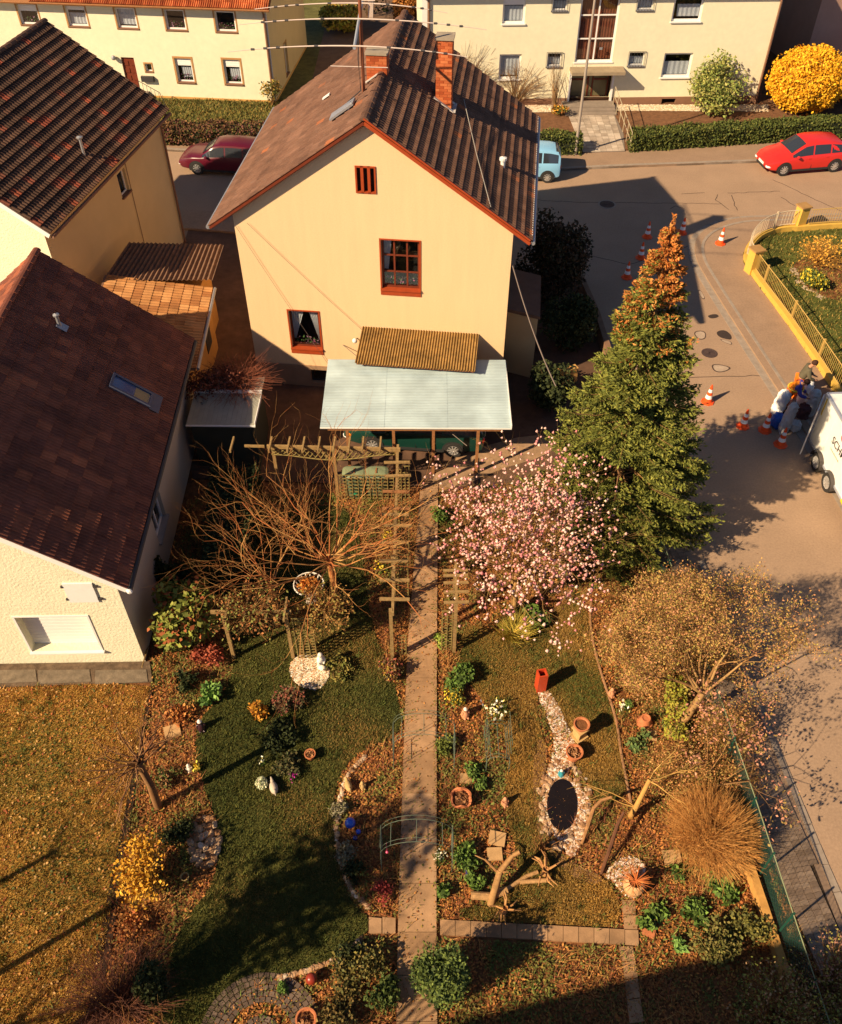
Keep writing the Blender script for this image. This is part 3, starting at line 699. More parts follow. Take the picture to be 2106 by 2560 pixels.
# ---------------------------------------------------------------- house B (upper left)
BA = R(-10.9); Bx = Vector((math.cos(BA), math.sin(BA), 0)); By = Vector((-math.sin(BA), math.cos(BA), 0))
eF = Vector((-10.12, 36.3, 0)); BW, BD = 8.1, 9.6
Bo = eF - Bx * (BW + .35) - By * (BD + .25)
hB = thing('gabled_house', 'cream house with dark brown tiled roof dotted with red tiles, behind the red-roofed house', 'house', tuple(Bo), BA)
brs = BW / 2 + .05; BRZ, BK = 8.62, .69
bfr = lambda a, n, z: Vector((a, -n, z)); brt = lambda a, n, z: Vector((BW + n, a, z)); blf = lambda a, n, z: Vector((-n, BD - a, z)); bbk = lambda a, n, z: Vector((BW - a, BD + n, z))
bw1 = (5.35, 6.0, 4.05, 4.95); bw2 = (2.6, 3.6, 1.2, 2.3); bw3 = (.35, 1.35, 3.1, 4.2)
pb_ = [(BK, 1, BRZ - .17 + BK * brs), (-BK, 1, BRZ - .17 - BK * brs)]
f = MB(); wallface(f, bfr, 0, BW, 0, 10, [bw2, ], pb_); f.build('wall', cream_rough, hB); f = MB(); wallface(f, bbk, 0, BW, 0, 10, [], [(BK, 1, BRZ - .17 + BK * (BW - brs)), (-BK, 1, BRZ - .17 - BK * (BW - brs))]); f.build('wall', cream_rough, hB)
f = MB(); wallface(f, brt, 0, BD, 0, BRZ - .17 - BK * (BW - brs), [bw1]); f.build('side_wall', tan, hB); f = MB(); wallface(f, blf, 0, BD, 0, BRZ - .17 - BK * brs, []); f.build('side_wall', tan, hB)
window(hB, brt, bw1, white_p, .06, 1, 1, brown_pl, .04, .09); window(hB, bfr, bw2, white_p, .07, 1, 1, brown_pl, .05, .08, None, .4)
f = MB(); 
bLx, bRx = -.35, BW + .35
roofplane(f, [(bLx, -.22, BRZ - BK * (brs - bLx)), (bLx, BD + .22, BRZ - BK * (brs - bLx)), (brs, BD + .22, BRZ), (brs, -.22, BRZ)][::-1], (-BK, 0, 1)); roofplane(f, [(brs, -.22, BRZ), (brs, BD + .22, BRZ), (bRx, BD + .22, BRZ - BK * (bRx - brs)), (bRx, -.22, BRZ - BK * (bRx - brs))][::-1], (BK, 0, 1))
rB = f.build('roof', brown_pl, hB); nb = 15
q = math.hypot(1, BK)
T1 = tileslope(rB, hB, (bRx + .03, -.25, BRZ - BK * (bRx - brs) - .02), (0, 1, 0), (-1, 0, BK), 34, nb, (BD + .5) / 34, (bRx - brs) * q / nb, tm_B, 1.15, .055)
T2 = tileslope(rB, hB, (bLx - .03, BD + .25, BRZ - BK * (brs - bLx) - .02), (0, -1, 0), (1, 0, BK), 34, nb, (BD + .5) / 34, (brs - bLx) * q / nb, tm_B, 1.2, .06)
placetiles([T1, T2]); ridgecaps(rB, (brs, -.25, BRZ + .02), (brs, BD + .25, BRZ + .02), tm_B, 26)
miB = pmat(hB).inverted()
pb2 = miB @ RP(212, 390, pmat(hB) @ Vector((brs, 0, BRZ)), pmat(hB).to_3x3() @ Vector((BK, 0, 1)).normalized())
MB().lathe([(.05, -.1), (.05, .62), (.11, .64), (.11, .68), (.02, .72)], 10, tuple(pb2)).build('vent_pipe', steel, rB)
f = MB(); f.box(bLx, brs, -.255, -.225, 0, .001) if False else None
za = BRZ - BK * (brs - bLx); f.bar((bLx, -.24, za - .1), (brs, -.24, BRZ - .1), .03, .16); f.bar((brs, -.24, BRZ - .1), (bRx, -.24, BRZ - BK * (bRx - brs) - .1), .03, .16); f.build('verge_board', white_p, rB)
f = MB(); f.tube([(BW + .08, BD - .12, 0), (BW + .08, BD - .12, 5.2), (bRx + .02, BD - .05, 5.55)], .045, 8); f.build('downpipe', brown_pl, hB)
f = MB(); f.tube([(bRx + .07, -.2, 5.48), (bRx + .07, BD + .2, 5.48)], .06, 8); f.build('gutter', brown_pl, rB)
f = MB(); f.tube([(BW + .03, 6.05, 0), (BW + .03, 6.1, 5.2)], .012, 5); f.build('wall_cable', brown_pl, hB)
# ---------------------------------------------------------------- house C (lower left)
CA = R(1.2); Cx = Vector((math.cos(CA), math.sin(CA), 0)); Cy = Vector((-math.sin(CA), math.cos(CA), 0))
CW, CD = 7.2, 9.8; Cc = Vector((-7.42, 13.72, 0)); Co = Cc - Cx * CW
hC = thing('gabled_house', 'low cream house with red-brown tiled roof and shuttered windows, left beside the garden', 'house', tuple(Co), CA)
crs = CW - 3.68; CRZ, CK = 6.55, .79
cfr = lambda a, n, z: Vector((a, -n, z)); crt = lambda a, n, z: Vector((CW + n, a, z)); clf = lambda a, n, z: Vector((-n, CD - a, z)); cbk = lambda a, n, z: Vector((CW - a, CD + n, z))
pc = [(CK, 1, CRZ - .17 + CK * crs), (-CK, 1, CRZ - .17 - CK * crs)]
def gab(u, v): w = RP(u, v, Co, Vector((-math.sin(CA), math.cos(CA), 0))); w = pmat(hC).inverted() @ w; return round(w.x, 2), round(w.z, 2)
x0, zt = gab(33, 1543); x1, _ = gab(218, 1543); _, zb = gab(84, 1628); x0b, _ = gab(84, 1628)
cw1 = (x0b - .02, gab(255, 1625)[0], zb, zt)
print('C window', cw1, 'panel', gab(148, 1457), gab(262, 1500), gab(242, 1455), gab(165, 1502))
cw2 = (2.6, 3.4, .4, .7)
f = MB(); wallface(f, cfr, 0, CW, 0, 10, [cw1], pc, depth=.28); f.build('wall', cream_rough, hC); f = MB(); wallface(f, cbk, 0, CW, 0, 10, [], [(CK, 1, CRZ - .17 + CK * (CW - crs)), (-CK, 1, CRZ - .17 - CK * (CW - crs))]); f.build('wall', cream_rough, hC)
cw3 = (3.3, 4.4, 1.1, 2.2)
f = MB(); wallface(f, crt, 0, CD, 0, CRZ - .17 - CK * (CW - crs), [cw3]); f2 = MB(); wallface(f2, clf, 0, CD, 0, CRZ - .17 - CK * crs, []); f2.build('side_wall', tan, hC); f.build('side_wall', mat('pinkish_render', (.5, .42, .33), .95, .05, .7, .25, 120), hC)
window(hC, crt, cw3, white_p, .08, 2, 1, steel, .05, .08)
w = MB(); a, b, c, d = cw1
for i in range(22): z = c + (d - c) * i / 22; w.box(a, b, -.262 + .004 * (i % 2), -.25 + .004 * (i % 2), z + .002, z + (d - c) / 22, cfr)
w.face([cfr(a, -.27, c), cfr(b, -.27, c), cfr(b, -.27, d), cfr(a, -.27, d)])
ws = w.build('roller_shutter', white_p, hC)
f = MB(); t = .05
f.box(a - t, a, .001, .02, c - t, d + t, cfr); f.box(b, b + t, .001, .02, c - t, d + t, cfr); f.box(a, b, .001, .02, d, d + t, cfr); f.box(a - t, b + t + .03, -.24, .09, c - .05, c - .002, cfr); f.build('window_surround', white_p, hC)
pa, pb3 = gab(155, 1457), gab(262, 1502)
f = MB(); f.box(pa[0], pb3[0] - .12, .001, .04, pb3[1], pa[1], cfr); f.build('shutter_panel', white_p, hC)
f = MB()
for z in (pb3[1] + .12, pa[1] - .12): f.box(pb3[0] - .12, pb3[0] - .02, .001, .05, z - .03, z + .03, cfr); f.box(pa[0] - .06, pa[0], .001, .05, z - .03, z + .03, cfr)
f.build('hinge', darkmetal, hC)
cLx, cRx = -.3, CW + .32
f = MB()
roofplane(f, [(cLx, -.2, CRZ - CK * (crs - cLx)), (cLx, CD + .2, CRZ - CK * (crs - cLx)), (crs, CD + .2, CRZ), (crs, -.2, CRZ)][::-1], (-CK, 0, 1)); roofplane(f, [(crs, -.2, CRZ), (crs, CD + .2, CRZ), (cRx, CD + .2, CRZ - CK * (cRx - crs)), (cRx, -.2, CRZ - CK * (cRx - crs))][::-1], (CK, 0, 1))
rC = f.build('roof', brown_pl, hC); q = math.hypot(1, CK); nc = 14
PC = [(0, .014), (.1, 0), (.22, .0), (.30, .014), (.37, .014), (.45, .0), (.58, 0), (.66, .014), (.73, .014), (.82, 0), (.94, 0), (1, .014)]
T1 = tileslope(rC, hC, (cRx + .03, -.24, CRZ - CK * (cRx - crs) - .02), (0, 1, 0), (-1, 0, CK), 34, nc, (CD + .48) / 34, (cRx - crs) * q / nc, tm_C, 1.0, .032, .012, PC)
T2 = tileslope(rC, hC, (cLx - .03, CD + .24, CRZ - CK * (crs - cLx) - .02), (0, -1, 0), (1, 0, CK), 34, nc, (CD + .48) / 34, (crs - cLx) * q / nc, tm_C, 1.0, .032, .012, PC)
placetiles([T1, T2]); ridgecaps(rC, (crs, -.24, CRZ + .02), (crs, CD + .24, CRZ + .02), tm_C, 26)
f = MB(); f.bar((cLx, -.215, CRZ - CK * (crs - cLx) - .1), (crs, -.215, CRZ - .1), .03, .15); f.bar((crs, -.215, CRZ - .1), (cRx, -.215, CRZ - CK * (cRx - crs) - .1), .03, .15); f.build('verge_board', white_p, rC)
f = MB(); z = CRZ - CK * (cRx - crs) - .1; f.tube([(cRx + .07, -.2, z), (cRx + .07, CD + .2, z)], .07, 8); f.build('gutter', darkmetal, rC)
f = MB(); f.blob((cRx + .07, -.24, z - .02), (.08, .05, .08), 8, 6); f.build('gutter_end', white_p, rC)
def on_C(u, v): return pmat(hC).inverted() @ RP(u, v, pmat(hC) @ Vector((crs, 0, CRZ + .04)), pmat(hC).to_3x3() @ Vector((CK, 0, 1)).normalized())
q1 = on_C(328, 978); d = Vector((-1, 0, CK)).normalized(); s = Vector((0, -1, 0)); Mh = Matrix.Translation(q1) @ Matrix((d, s, d.cross(s))).transposed().to_4x4()
f = MB(); L_, W_ = .62, .3
f.box(-L_, L_, -W_, -W_ + .07, 0, .09, Mh); f.box(-L_, L_, W_ - .07, W_, 0, .09, Mh); f.box(-L_, -L_ + .07, -W_ + .07, W_ - .07, 0, .09, Mh); f.box(L_ - .07, L_, -W_ + .07, W_ - .07, 0, .09, Mh); f.box(-L_ - .28, -L_, -W_ - .06, W_ + .06, .03, .05, Mh); sk = f.build('skylight', mat('slate_blue_metal', (.07, .08, .13), .5), rC)
f = MB(); f.box(-L_ + .07, L_ - .07, -W_ + .07, W_ - .07, .03, .04, Mh); f.build('pane', mat('skylight_glass', (.10, .12, .22), .12, spec=.9), sk)
f = MB(); f.box(-L_ + .1, -.1, -W_ + .1, W_ - .1, .042, .046, Mh); f.build('blind', mat('tan_blind', (.42, .28, .13), .8), sk)
q1 = on_C(150, 815); MB().lathe([(.05, -.1), (.05, .32), (.09, .34), (.09, .38), (.02, .42)], 10, tuple(q1)).build('vent_pipe', steel, rC)
Mh = Matrix.Translation(q1) @ Matrix((d, s, d.cross(s))).transposed().to_4x4(); MB().box(-.22, .1, -.14, .14, .02, .035, Mh).build('pipe_flashing', steel, rC)
# path at the foot of the house
fr2 = polysheet('house_strip', GP((-60, 1662), (375, 1655), (382, 1705), (-60, 1722)), .03, mat('strip_concrete', (.12, .08, .05), .95, .45, 6, .5, 30, vscale2=2), thick=.05)
for i, u in enumerate((-40, 95, 237)):
    s_ = polysheet('slab', GP((u + 2, 1678), (u + 130, 1676), (u + 134, 1706), (u + 2, 1712)), .045, mat('slab_grey', (.17, .13, .09), .95, .35, 5, .4, 30), fr2, kind=None, thick=.03)
# ---------------------------------------------------------------- annex with corrugated and tiled roofs
an = thing('outbuilding', 'narrow outbuilding with dark corrugated roof and orange tiled slope between the houses', 'outbuilding', (-7.6, 27.5, 0), 0)
ywall = mat('orange_render', (.55, .28, .085), .95, .1, 2, .2, 60)
f = MB(); f.box(-11.2, -7.72, 23.95, 28.0, 0, 2.45); f.build('wall', ywall, an, world=True)
f = MB(); f.box(-11.0, -8.0, 28.05, 29.9, 0, 2.5); f.build('far_wall', ywall, an, world=True)
corrug('corrugated_roof', G(322, 606, 3.15), G(560, 612, 3.0), G(532, 699, 3.0), G(258, 700, 3.05), 22, .035, mat('corrugated_dark', (.16, .085, .05), .85, .35, 5, .3, 40), an, world=True)
T3p = bpy.data.objects.new('tiled_slope', bpy.data.meshes.new('tiled_slope')); COL.objects.link(T3p); T3p.parent = an
class _T: location = Vector((0, 0, 0)); 
e0, e1 = Vector((-7.52, 28.1, 2.55)), Vector((-7.3, 23.3, 2.55)); Ue = (e0 - e1).normalized(); Vv = Vector((-1, -.04, .17)).normalized()
an_inv = pmat(an).inverted()
T3 = tileslope(T3p, an, an_inv @ e1, Ue, Vv, 15, 11, 4.8 / 15, .33, tilemat('tiles_orange', [(0, (.30, .12, .04)), (.5, (.42, .19, .065)), (1, (.52, .26, .10))], .85), .8, .02)
placetiles([T3]); f = MB(); roofplane(f, [e1, e0, e0 + Vv * 3.75, e1 + Vv * 3.75], Ue.cross(Vv), .1); f.build('roof_base', brown_pl, T3p, world=False).matrix_local = an_inv
f = MB(); f.tube([e0 + Vector((.08, 0, -.02)), e1 + Vector((.08, 0, -.02))], .055, 8); f.build('gutter', steel, an, world=True)
f = MB(); f.box(-7.719, -7.70, 26.5, 27.3, .8, 2.0) ; f.build('door', darkmetal, an, world=True)
# small metal shed
sh = thing('garden_shed', 'small metal shed with ribbed grey roof under dry climbers', 'shed', (-6.25, 22.3, 0), R(-1))
f = MB(); f.box(-1.0, 1.0, -.9, 1.0, 0, 1.95); f.build('walls', mat('shed_green', (.05, .055, .04), .6, .1), sh)
mt = mat('shed_roof', (.30, .29, .24), .5, .12, 3)
for k in range(14):
    x = -1.07 + k * .153; MB().box(x, x + .148, -1.1, .42, 0, .02, Matrix.Translation((0, 0, 2.0)) @ Matrix.Rotation(R(4), 4, 'X')).build('roof_panel', mt, sh)
f = MB(); f.box(-1.08, 1.1, .36, .5, 2.03, 2.09); f.box(1.075, 1.1, -1.1, .36, 1.93, 2.05); f.box(-1.08, 1.1, -1.13, -1.1, 1.9, 1.95); f.build('roof_edge', white_p, sh)
f = MB(); f.box(-1.05, 1.07, .5, 1.3, 1.95, 2.0); f.build('back_roof', mt, sh)
# ================================================================== BUILDINGS ACROSS THE STREET
def azp(T, u, v, p, n, ax):                           # pixel -> (along, z) on a facade of thing T
    M = pmat(T); w = M.inverted() @ RP(u, v, M @ Vector(p), (M.to_3x3() @ Vector(n)))
    return (w.x if ax == 0 else w.y), w.z
def opn(T, tl, br, p, n, ax):
    a, d = azp(T, *tl, p, n, ax); b, c = azp(T, *br, p, n, ax); return (min(a, b), max(a, b), max(c, .05), d)
FA = R(1.8); Fl = Vector((4.67, 50.68, 0)); Fx = Vector((math.cos(FA), math.sin(FA), 0)); Fo = Fl - Fx * 4.62
FW = 18.75; FD = 11.
hF = thing('apartment_building', 'cream apartment block with tall staircase window above a recessed entrance', 'apartment building', tuple(Fo), FA)
P0, N0 = (0, 0, 0), (0, 1, 0)
o = lambda tl, br: opn(hF, tl, br, P0, N0, 0)
FH = 5.95
big1 = o((1250, 136), (1300, 198)); big2 = o((1663, 133), (1722, 193))
upz = big1[2] + 2.78; up1 = (big1[0] + .02, big1[1] + .02, upz, upz + 1.3); up2 = (big2[0], big2[1], upz + .02, upz + 1.32)
s1_ = o((1370, 133), (1402, 166)); s2_ = o((1575, 131), (1608, 164)); su1 = (s1_[0], s1_[1], s1_[2] + 2.75, s1_[3] + 2.75); su2 = (s2_[0], s2_[1], s2_[2] + 2.75, s2_[3] + 2.75)
sb = o((1443, 100), (1530, 155)); stair = (sb[0], sb[1], sb[2], FH - .15)
ent = o((1431, 178), (1521, 258)); ent = (ent[0], ent[1], .35, ent[3]); bas = o((1654, 253), (1686, 267)); bas = (bas[0], bas[1], .08, .4)
print('F', big1, big2, stair, ent, s1_, s2_)
Mf_ = lambda a, n, z: Vector((a, -n, z))
f = MB(); wallface(f, Mf_, 0, FW, .5, FH, [big1, big2, up1, up2, s1_, s2_, su1, su2, stair, (ent[0], ent[1], .5, ent[3])]); f.face([(0, 0, 0), (0, 0, FH), (0, FD, FH), (0, FD, 0)]); f.face([(FW, 0, 0), (FW, FD, 0), (FW, FD, FH), (FW, 0, FH)]); f.face([(0, FD, 0), (0, FD, FH), (FW, FD, FH), (FW, FD, 0)])
f.build('wall', cream, hF)
f = MB(); wallface(f, lambda a, n, z: Vector((a, -n - .03, z)), -.03, FW + .03, 0, .5, [(ent[0], ent[1], -.1, .5), bas]); f.face([(-.03, -.03, .5), (ent[0], -.03, .5), (ent[0], 0, .5), (-.03, 0, .5)]); f.face([(ent[1], -.03, .5), (FW + .03, -.03, .5), (FW + .03, 0, .5), (ent[1], 0, .5)]); f.build('plinth', brown_pl, hF)
for w_, c_, sh_ in ((big1, 'full', 0), (big2, 'half', 0), (up1, 'half', .25), (up2, 'mid', .1)): window(hF, Mf_, w_, white_p, .1, 1, 1, white_p, .05, .08, c_, sh_)
for w_ in (s1_, s2_, su1, su2):
    wn = window(hF, Mf_, w_, white_p, .06, 1, 1, steel, .04, .05, 'half'); g = MB()
    a, b, c, d = w_
    for k in range(7): x = a - .05 + (b - a + .1) * k / 6; g.bar(Mf_(x, .06, c - .05), Mf_(x, .06, d + .05), .015, .015)
    for z in (c - .05, d + .05): g.bar(Mf_(a - .05, .06, z), Mf_(b + .05, .06, z), .02, .02)
    g.build('grille', darkmetal, wn)
window(hF, Mf_, stair, white_p, .09, 2, 3, white_p, .05, .04, None, 0)
red_c = mat('reddish_curtain', (.25, .07, .03), .9, .2, 10)
a, b, c, d = stair; f = MB()
for i in range(24):
    x0 = a + .1 + (b - a - .2) * i / 24; y = -.24 - .03 * (i % 2); f.face([Mf_(x0, y, c + .1), Mf_(x0 + (b - a - .2) / 24, -.27 + .03 * (i % 2), c + .1), Mf_(x0 + (b - a - .2) / 24, -.27 + .03 * (i % 2), d - .1), Mf_(x0, y, d - .1)])
f.build('staircase_curtain', red_c, hF)
f = MB(); f.box(ent[0] - .12, ent[0] - .002, -.10, .004, .35, ent[3], lambda a, n, z: Vector((a, n, z))); f.box(ent[1] + .002, ent[1] + .12, -.1, .004, .35, ent[3], lambda a, n, z: Vector((a, n, z))); f.build('entrance_jamb', white_p, hF)
f = MB(); a, b, c, d = ent; f.box(a - .02, b + .02, .45, .5, c, d); f.box(a, b, 0, .5, c - .36, c); f.build('entrance_recess', mat('entrance_brown', (.1, .05, .03), .6), hF)
door = MB()
for x0, x1 in ((a + .05, (a + b) / 2 - .05), ((a + b) / 2 + .12, b - .08)):
    door.box(x0, x0 + .08, .38, .44, c, d - .05); door.box(x1 - .08, x1, .38, .44, c, d - .05); door.box(x0 + .08, x1 - .08, .38, .44, c, c + .1); door.box(x0 + .08, x1 - .08, .38, .44, d - .15, d - .05); door.box(x0 + .08, x1 - .08, .38, .44, c + .95, c + 1.05)
dr = door.build('entrance_door', redwood_d, hF); f = MB(); f.box(a + .1, b - .1, .41, .42, c + .05, d - .1); f.build('pane', mat('door_glass', (.14, .12, .06), .2, spec=.6), dr)
f = MB(); x0, x1 = ent[0] - .15, ent[1] + .5; f.box(x0, x1, -.85, -.002, ent[3] + .06, ent[3] + .22); f.build('entrance_canopy', mat('canopy_slab', (.30, .23, .15), .9, .15), hF)
f = MB(); f.box(-.4, FW + .4, -.55, FD + .4, FH, FH + .12); f.build('eaves', white_p, hF)
f = MB(); roofplane(f, [(-.45, -.6, FH + .22), (FW + .45, -.6, FH + .22), (FW + .45, FD / 2, FH + 3.6), (-.45, FD / 2, FH + 3.6)], (0, -.55, 1), .1); roofplane(f, [(FW + .45, FD + .6, FH + .22), (-.45, FD + .6, FH + .22), (-.45, FD / 2, FH + 3.6), (FW + .45, FD / 2, FH + 3.6)], (0, .55, 1), .1); f.build('roof', tm_B, hF)
f = MB(); f.tube([(FW - .1, -.08, .1), (FW - .1, -.08, FH - .2), (FW, -.5, FH)], .055, 8); f.build('downpipe', brown_pl, hF); f = MB(); f.tube([(.35, -.08, .1), (.35, -.08, FH - .2), (.35, -.5, FH)], .055, 8); f.build('downpipe', brown_pl, hF)
f = MB(); f.box(0, .28, -.02, -.001, .5, FH - .02); f.build('corner_strip', white_p, hF)
f = MB(); f.box(2.9 + 8.6 - 2, 2.9 + 8.75 - 2, -.04, -.001, 3.0, 3.12) ; f.build('wall_box', steel, hF)
st = MB(); a, b = ent[0] - .3, ent[1] + .1
for k in range(3): st.box(a - .1, b + .1, -.03 - .85 - .3 * k, -.032, .12 + .0001, .355 - .08 * k) if k == 0 else st.box(a - .1, b + .1, -.03 - .85 - .3 * k, -.031 - .85 - .3 * (k - 1), .12, .355 - .08 * k)
st.build('entrance_steps', mat('step_grey', (.25, .2, .16), .9, .15), hF)
# paved way to the entrance
way = polysheet('paved_way', GP((1416, 284), (1532, 284), (1558, 340), (1562, 384), (1457, 387), (1440, 330)), .135, mat('way_joint', (.2, .16, .13), .95), thick=.03)
pavm = tilemat('way_slab', [(0, (.34, .27, .21)), (.5, (.42, .34, .27)), (1, (.5, .42, .34))], .9)
pw = [np.array([p.x, p.y]) for p in GP((1416, 284), (1532, 284), (1562, 384), (1457, 387))]
for j in range(14):
    for i in range(7):
        t0, t1 = i / 7, (i + 1) / 7; v0, v1 = j / 14, (j + 1) / 14
        q = [pw[0] * (1 - t) * (1 - v) + pw[1] * t * (1 - v) + pw[2] * t * v + pw[3] * (1 - t) * v for t, v in ((t0 + .004, v0 + .004), (t1 - .004, v0 + .004), (t1 - .004, v1 - .004), (t0 + .004, v1 - .004))]
        z = .15 + random.uniform(-.003, .003); f = MB(); f.v = [(p[0], p[1], .13) for p in q] + [(p[0], p[1], z) for p in q]; f.f = [(3,2,1,0),(4,5,6,7),(0,1,5,4),(1,2,6,5),(2,3,7,6),(3,0,4,7)]; f.m = [0] * 6
        s_ = f.build('paving_slab', pavm, way)
        if s_.data.polygons[1].normal.z < 0: s_.data.flip_normals()
rail = thing('stair_railing', 'thin metal handrail beside the steps of the apartment entrance', 'railing', tuple(G(1545, 300)))
f = MB(); g0, g1 = G(1533, 262, .5), G(1574, 378, .1)
for dz in (.95, .5): f.tube([g0 + Vector((0, 0, dz)), g0.lerp(g1, .35) + Vector((0, 0, dz)), g1 + Vector((0, 0, dz))], .02, 5)
for k in range(6): p = g0.lerp(g1, k / 5); f.tube([p, p + Vector((0, 0, .95))], .02, 5)
f.build('rails', mat('rail_metal', (.4, .33, .22), .5), rail, world=True)
polysheet('gravel_strip', GP((1180, 290), (1412, 286), (1412, 268), (1180, 270)), .14, mat('pale_gravel', (.45, .36, .25), 1., .45, 22, .9, 60), kind='stuff')
polysheet('gravel_strip', GP((1535, 283), (1720, 284), (1920, 285), (1920, 268), (1535, 268)), .14, mat('pale_gravel', (.45, .36, .25)), kind='stuff')
# pebbles on the strips
def pebbles(name, poly, n, size, cols, z=.14, parent=None, label=None, cat=None, flat=.6, excl=()):
    P = scatter(poly, n, excl); s = size * rng.uniform(.6, 1.4, n)
    oct_ = np.array([[1, 0, 0], [.3, .8, .1], [-.9, .4, 0], [-.7, -.6, .1], [.4, -.9, 0], [.1, 0, .75]])
    F0 = np.array([[0, 1, 5], [1, 2, 5], [2, 3, 5], [3, 4, 5], [4, 0, 5]])
    a = rng.uniform(0, 6.28, n); c, sn = np.cos(a), np.sin(a)
    V = oct_[None] * s[:, None, None] * np.array([1, .75, flat]); X = V[:, :, 0] * c[:, None] - V[:, :, 1] * sn[:, None]; Y = V[:, :, 0] * sn[:, None] + V[:, :, 1] * c[:, None]
    V = np.stack([X + P[:, 0:1], Y + P[:, 1:2], V[:, :, 2] + z], 2).reshape(-1, 3)
    F = (np.arange(n)[:, None, None] * 6 + F0[None]).reshape(-1, 3); cc = np.repeat(pick(cols, n), 5, 0)
    o_ = npmesh(name, V, F, stonem, parent, cc, kind='stuff')
    if label: tag(o_, label, cat)
    return o_
stonem = mat('stone_attr', (1, 1, 1), .85, attr=True, var=.15, scale=20, spec=.3)
pebbles('gravel', GP((1180, 288), (1412, 286), (1412, 268), (1180, 270)), 1500, .055, [(.6, .5, .36), (.5, .36, .22), (.7, .6, .45)])
pebbles('gravel', GP((1535, 283), (1920, 285), (1920, 268), (1535, 268)), 2200, .055, [(.6, .5, .36), (.5, .36, .22), (.7, .6, .45)])

EA = R(-6); Ec = Vector((-8.13, 51.15, 0)); Ex = Vector((math.cos(EA), math.sin(EA), 0)); EW = 24.; ED = 9.; Eo = Ec - Ex * EW
hE = thing('long_house', 'long pale cream house with orange tiled roof and brown-framed windows across the street', 'house', tuple(Eo), EA)
o = lambda tl, br: opn(hE, tl, br, P0, N0, 0)
k_ = 1 / 2.17; EH = 4.95
tops = [o((100 * k_, 12 * k_), (207 * k_, 132 * k_)), o((360 * k_, 20 * k_), (470 * k_, 148 * k_)), o((628 * k_, 22 * k_), (738 * k_, 158 * k_)), o((893 * k_, 30 * k_), (1004 * k_, 166 * k_)), o((1168 * k_, 38 * k_), (1274 * k_, 174 * k_))]
zt_, zb_ = sum(w[3] for w in tops) / 5, sum(w[2] for w in tops) / 5
tops = [((w[0] + w[1]) / 2 - .55, (w[0] + w[1]) / 2 + .55, zb_, min(zt_, EH - .25)) for w in tops]
low = [o((945 * k_, 315 * k_), (1058 * k_, 448 * k_)), o((1208 * k_, 322 * k_), (1318 * k_, 458 * k_))]
dr_ = o((655 * k_, 310 * k_), (762 * k_, 480 * k_)); dr_ = (dr_[0], dr_[1], .5, dr_[3]); sw_ = o((785 * k_, 345 * k_), (830 * k_, 390 * k_))
print('E', tops[0], low, dr_, sw_)
f = MB(); wallface(f, Mf_, 0, EW, .22, EH, tops + low + [dr_, sw_]); f.face([(0, 0, 0), (0, 0, EH), (0, ED, EH), (0, ED, 0)])
f.face([(0, ED, 0), (0, ED, EH), (EW, ED, EH), (EW, ED, 0)]); f.build('wall', cream, hE)
Mer = lambda a, n, z: Vector((EW + n, a, z)); Pr, Nr = (EW, 0, 0), (1, 0, 0)
e1w = opn(hE, (709, 112), (723, 180), Pr, Nr, 1); e2w = opn(hE, (692, 2), (707, 48), Pr, Nr, 1)
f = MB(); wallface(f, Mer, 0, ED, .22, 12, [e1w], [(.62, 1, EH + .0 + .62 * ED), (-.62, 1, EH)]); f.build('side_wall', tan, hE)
f = MB(); f.box(0, EW + .02, -.03, -.001, 0, .22); f.box(EW + .001, EW + .03, 0, ED, 0, .22); f.build('plinth', ochre, hE)
sur = mat('window_surround_brown', (.42, .22, .08), .8)
for w_, c_, s_ in zip(tops, (None, 'half', 'full', None, None), (.25, .12, 0, 0, 0)): window(hE, Mf_, w_, white_p, .09, 1, 1, brown_pl, .04, .05, c_, s_, sur, .08, plants=c_ is None)
for w_ in low: window(hE, Mf_, w_, white_p, .08, 1, 1, brown_pl, .05, .07, 'mid', .25, sur, .1, plants=True)
window(hE, Mf_, sw_, white_p, .06, 1, 1, brown_pl, .04, .03, None, 0, sur, .07); window(hE, Mer, e1w, white_p, .08, 1, 1, brown_pl, .05, .05, None, 0, sur, .08)
a, b, c, d = dr_; f = MB(); f.box(a, b, .1, .15, c, d); dd = f.build('front_door', redwood_d, hE); f = MB()
for i in range(2):
    for j in range(4): f.box(a + .1 + i * (b - a) / 2, a + .02 + (i + .85) * (b - a) / 2, .07, .1, c + .1 + j * (d - c - .15) / 4, c + (j + .85) * (d - c - .15) / 4)
f.build('door_panel', redwood_d, dd, kind=None)
f = MB(); f.box(a - .3, b + .5, -1.1, -.001, 0, .45); f.box(a - .3, b + .8, -1.5, -1.1, 0, .3); f.build('door_steps', mat('step_grey', (.25, .2, .16)), hE)
a2, z2 = azp(hE, 800 * k_, 425 * k_, P0, N0, 0); f = MB(); f.box(a2 - .3, a2 + .4, -.18, -.001, z2 - .14, z2 + .14); f.build('letter_box', darkmetal, hE)
a2, z2 = azp(hE, 622 * k_, 308 * k_, P0, N0, 0); f = MB(); f.blob((a2, -.16, z2), .13, 10, 6); f.build('wall_lamp', steel, hE)
f = MB(); p = [(b + .4, -1.1, .95), (b + .45, -1.1, 1.4), (b + 1.6, -1.3, .9), (b + 1.9, -1.4, .0)]; f.tube(p, .02, 5)
for k in range(7): t = k / 6; f.tube([(b + .45 + 1.3 * t, -1.12 - .2 * t, 0.0), (b + .45 + 1.3 * t, -1.12 - .2 * t, 1.38 - .6 * t)], .012, 4)
f.build('stair_rail', darkmetal, hE)
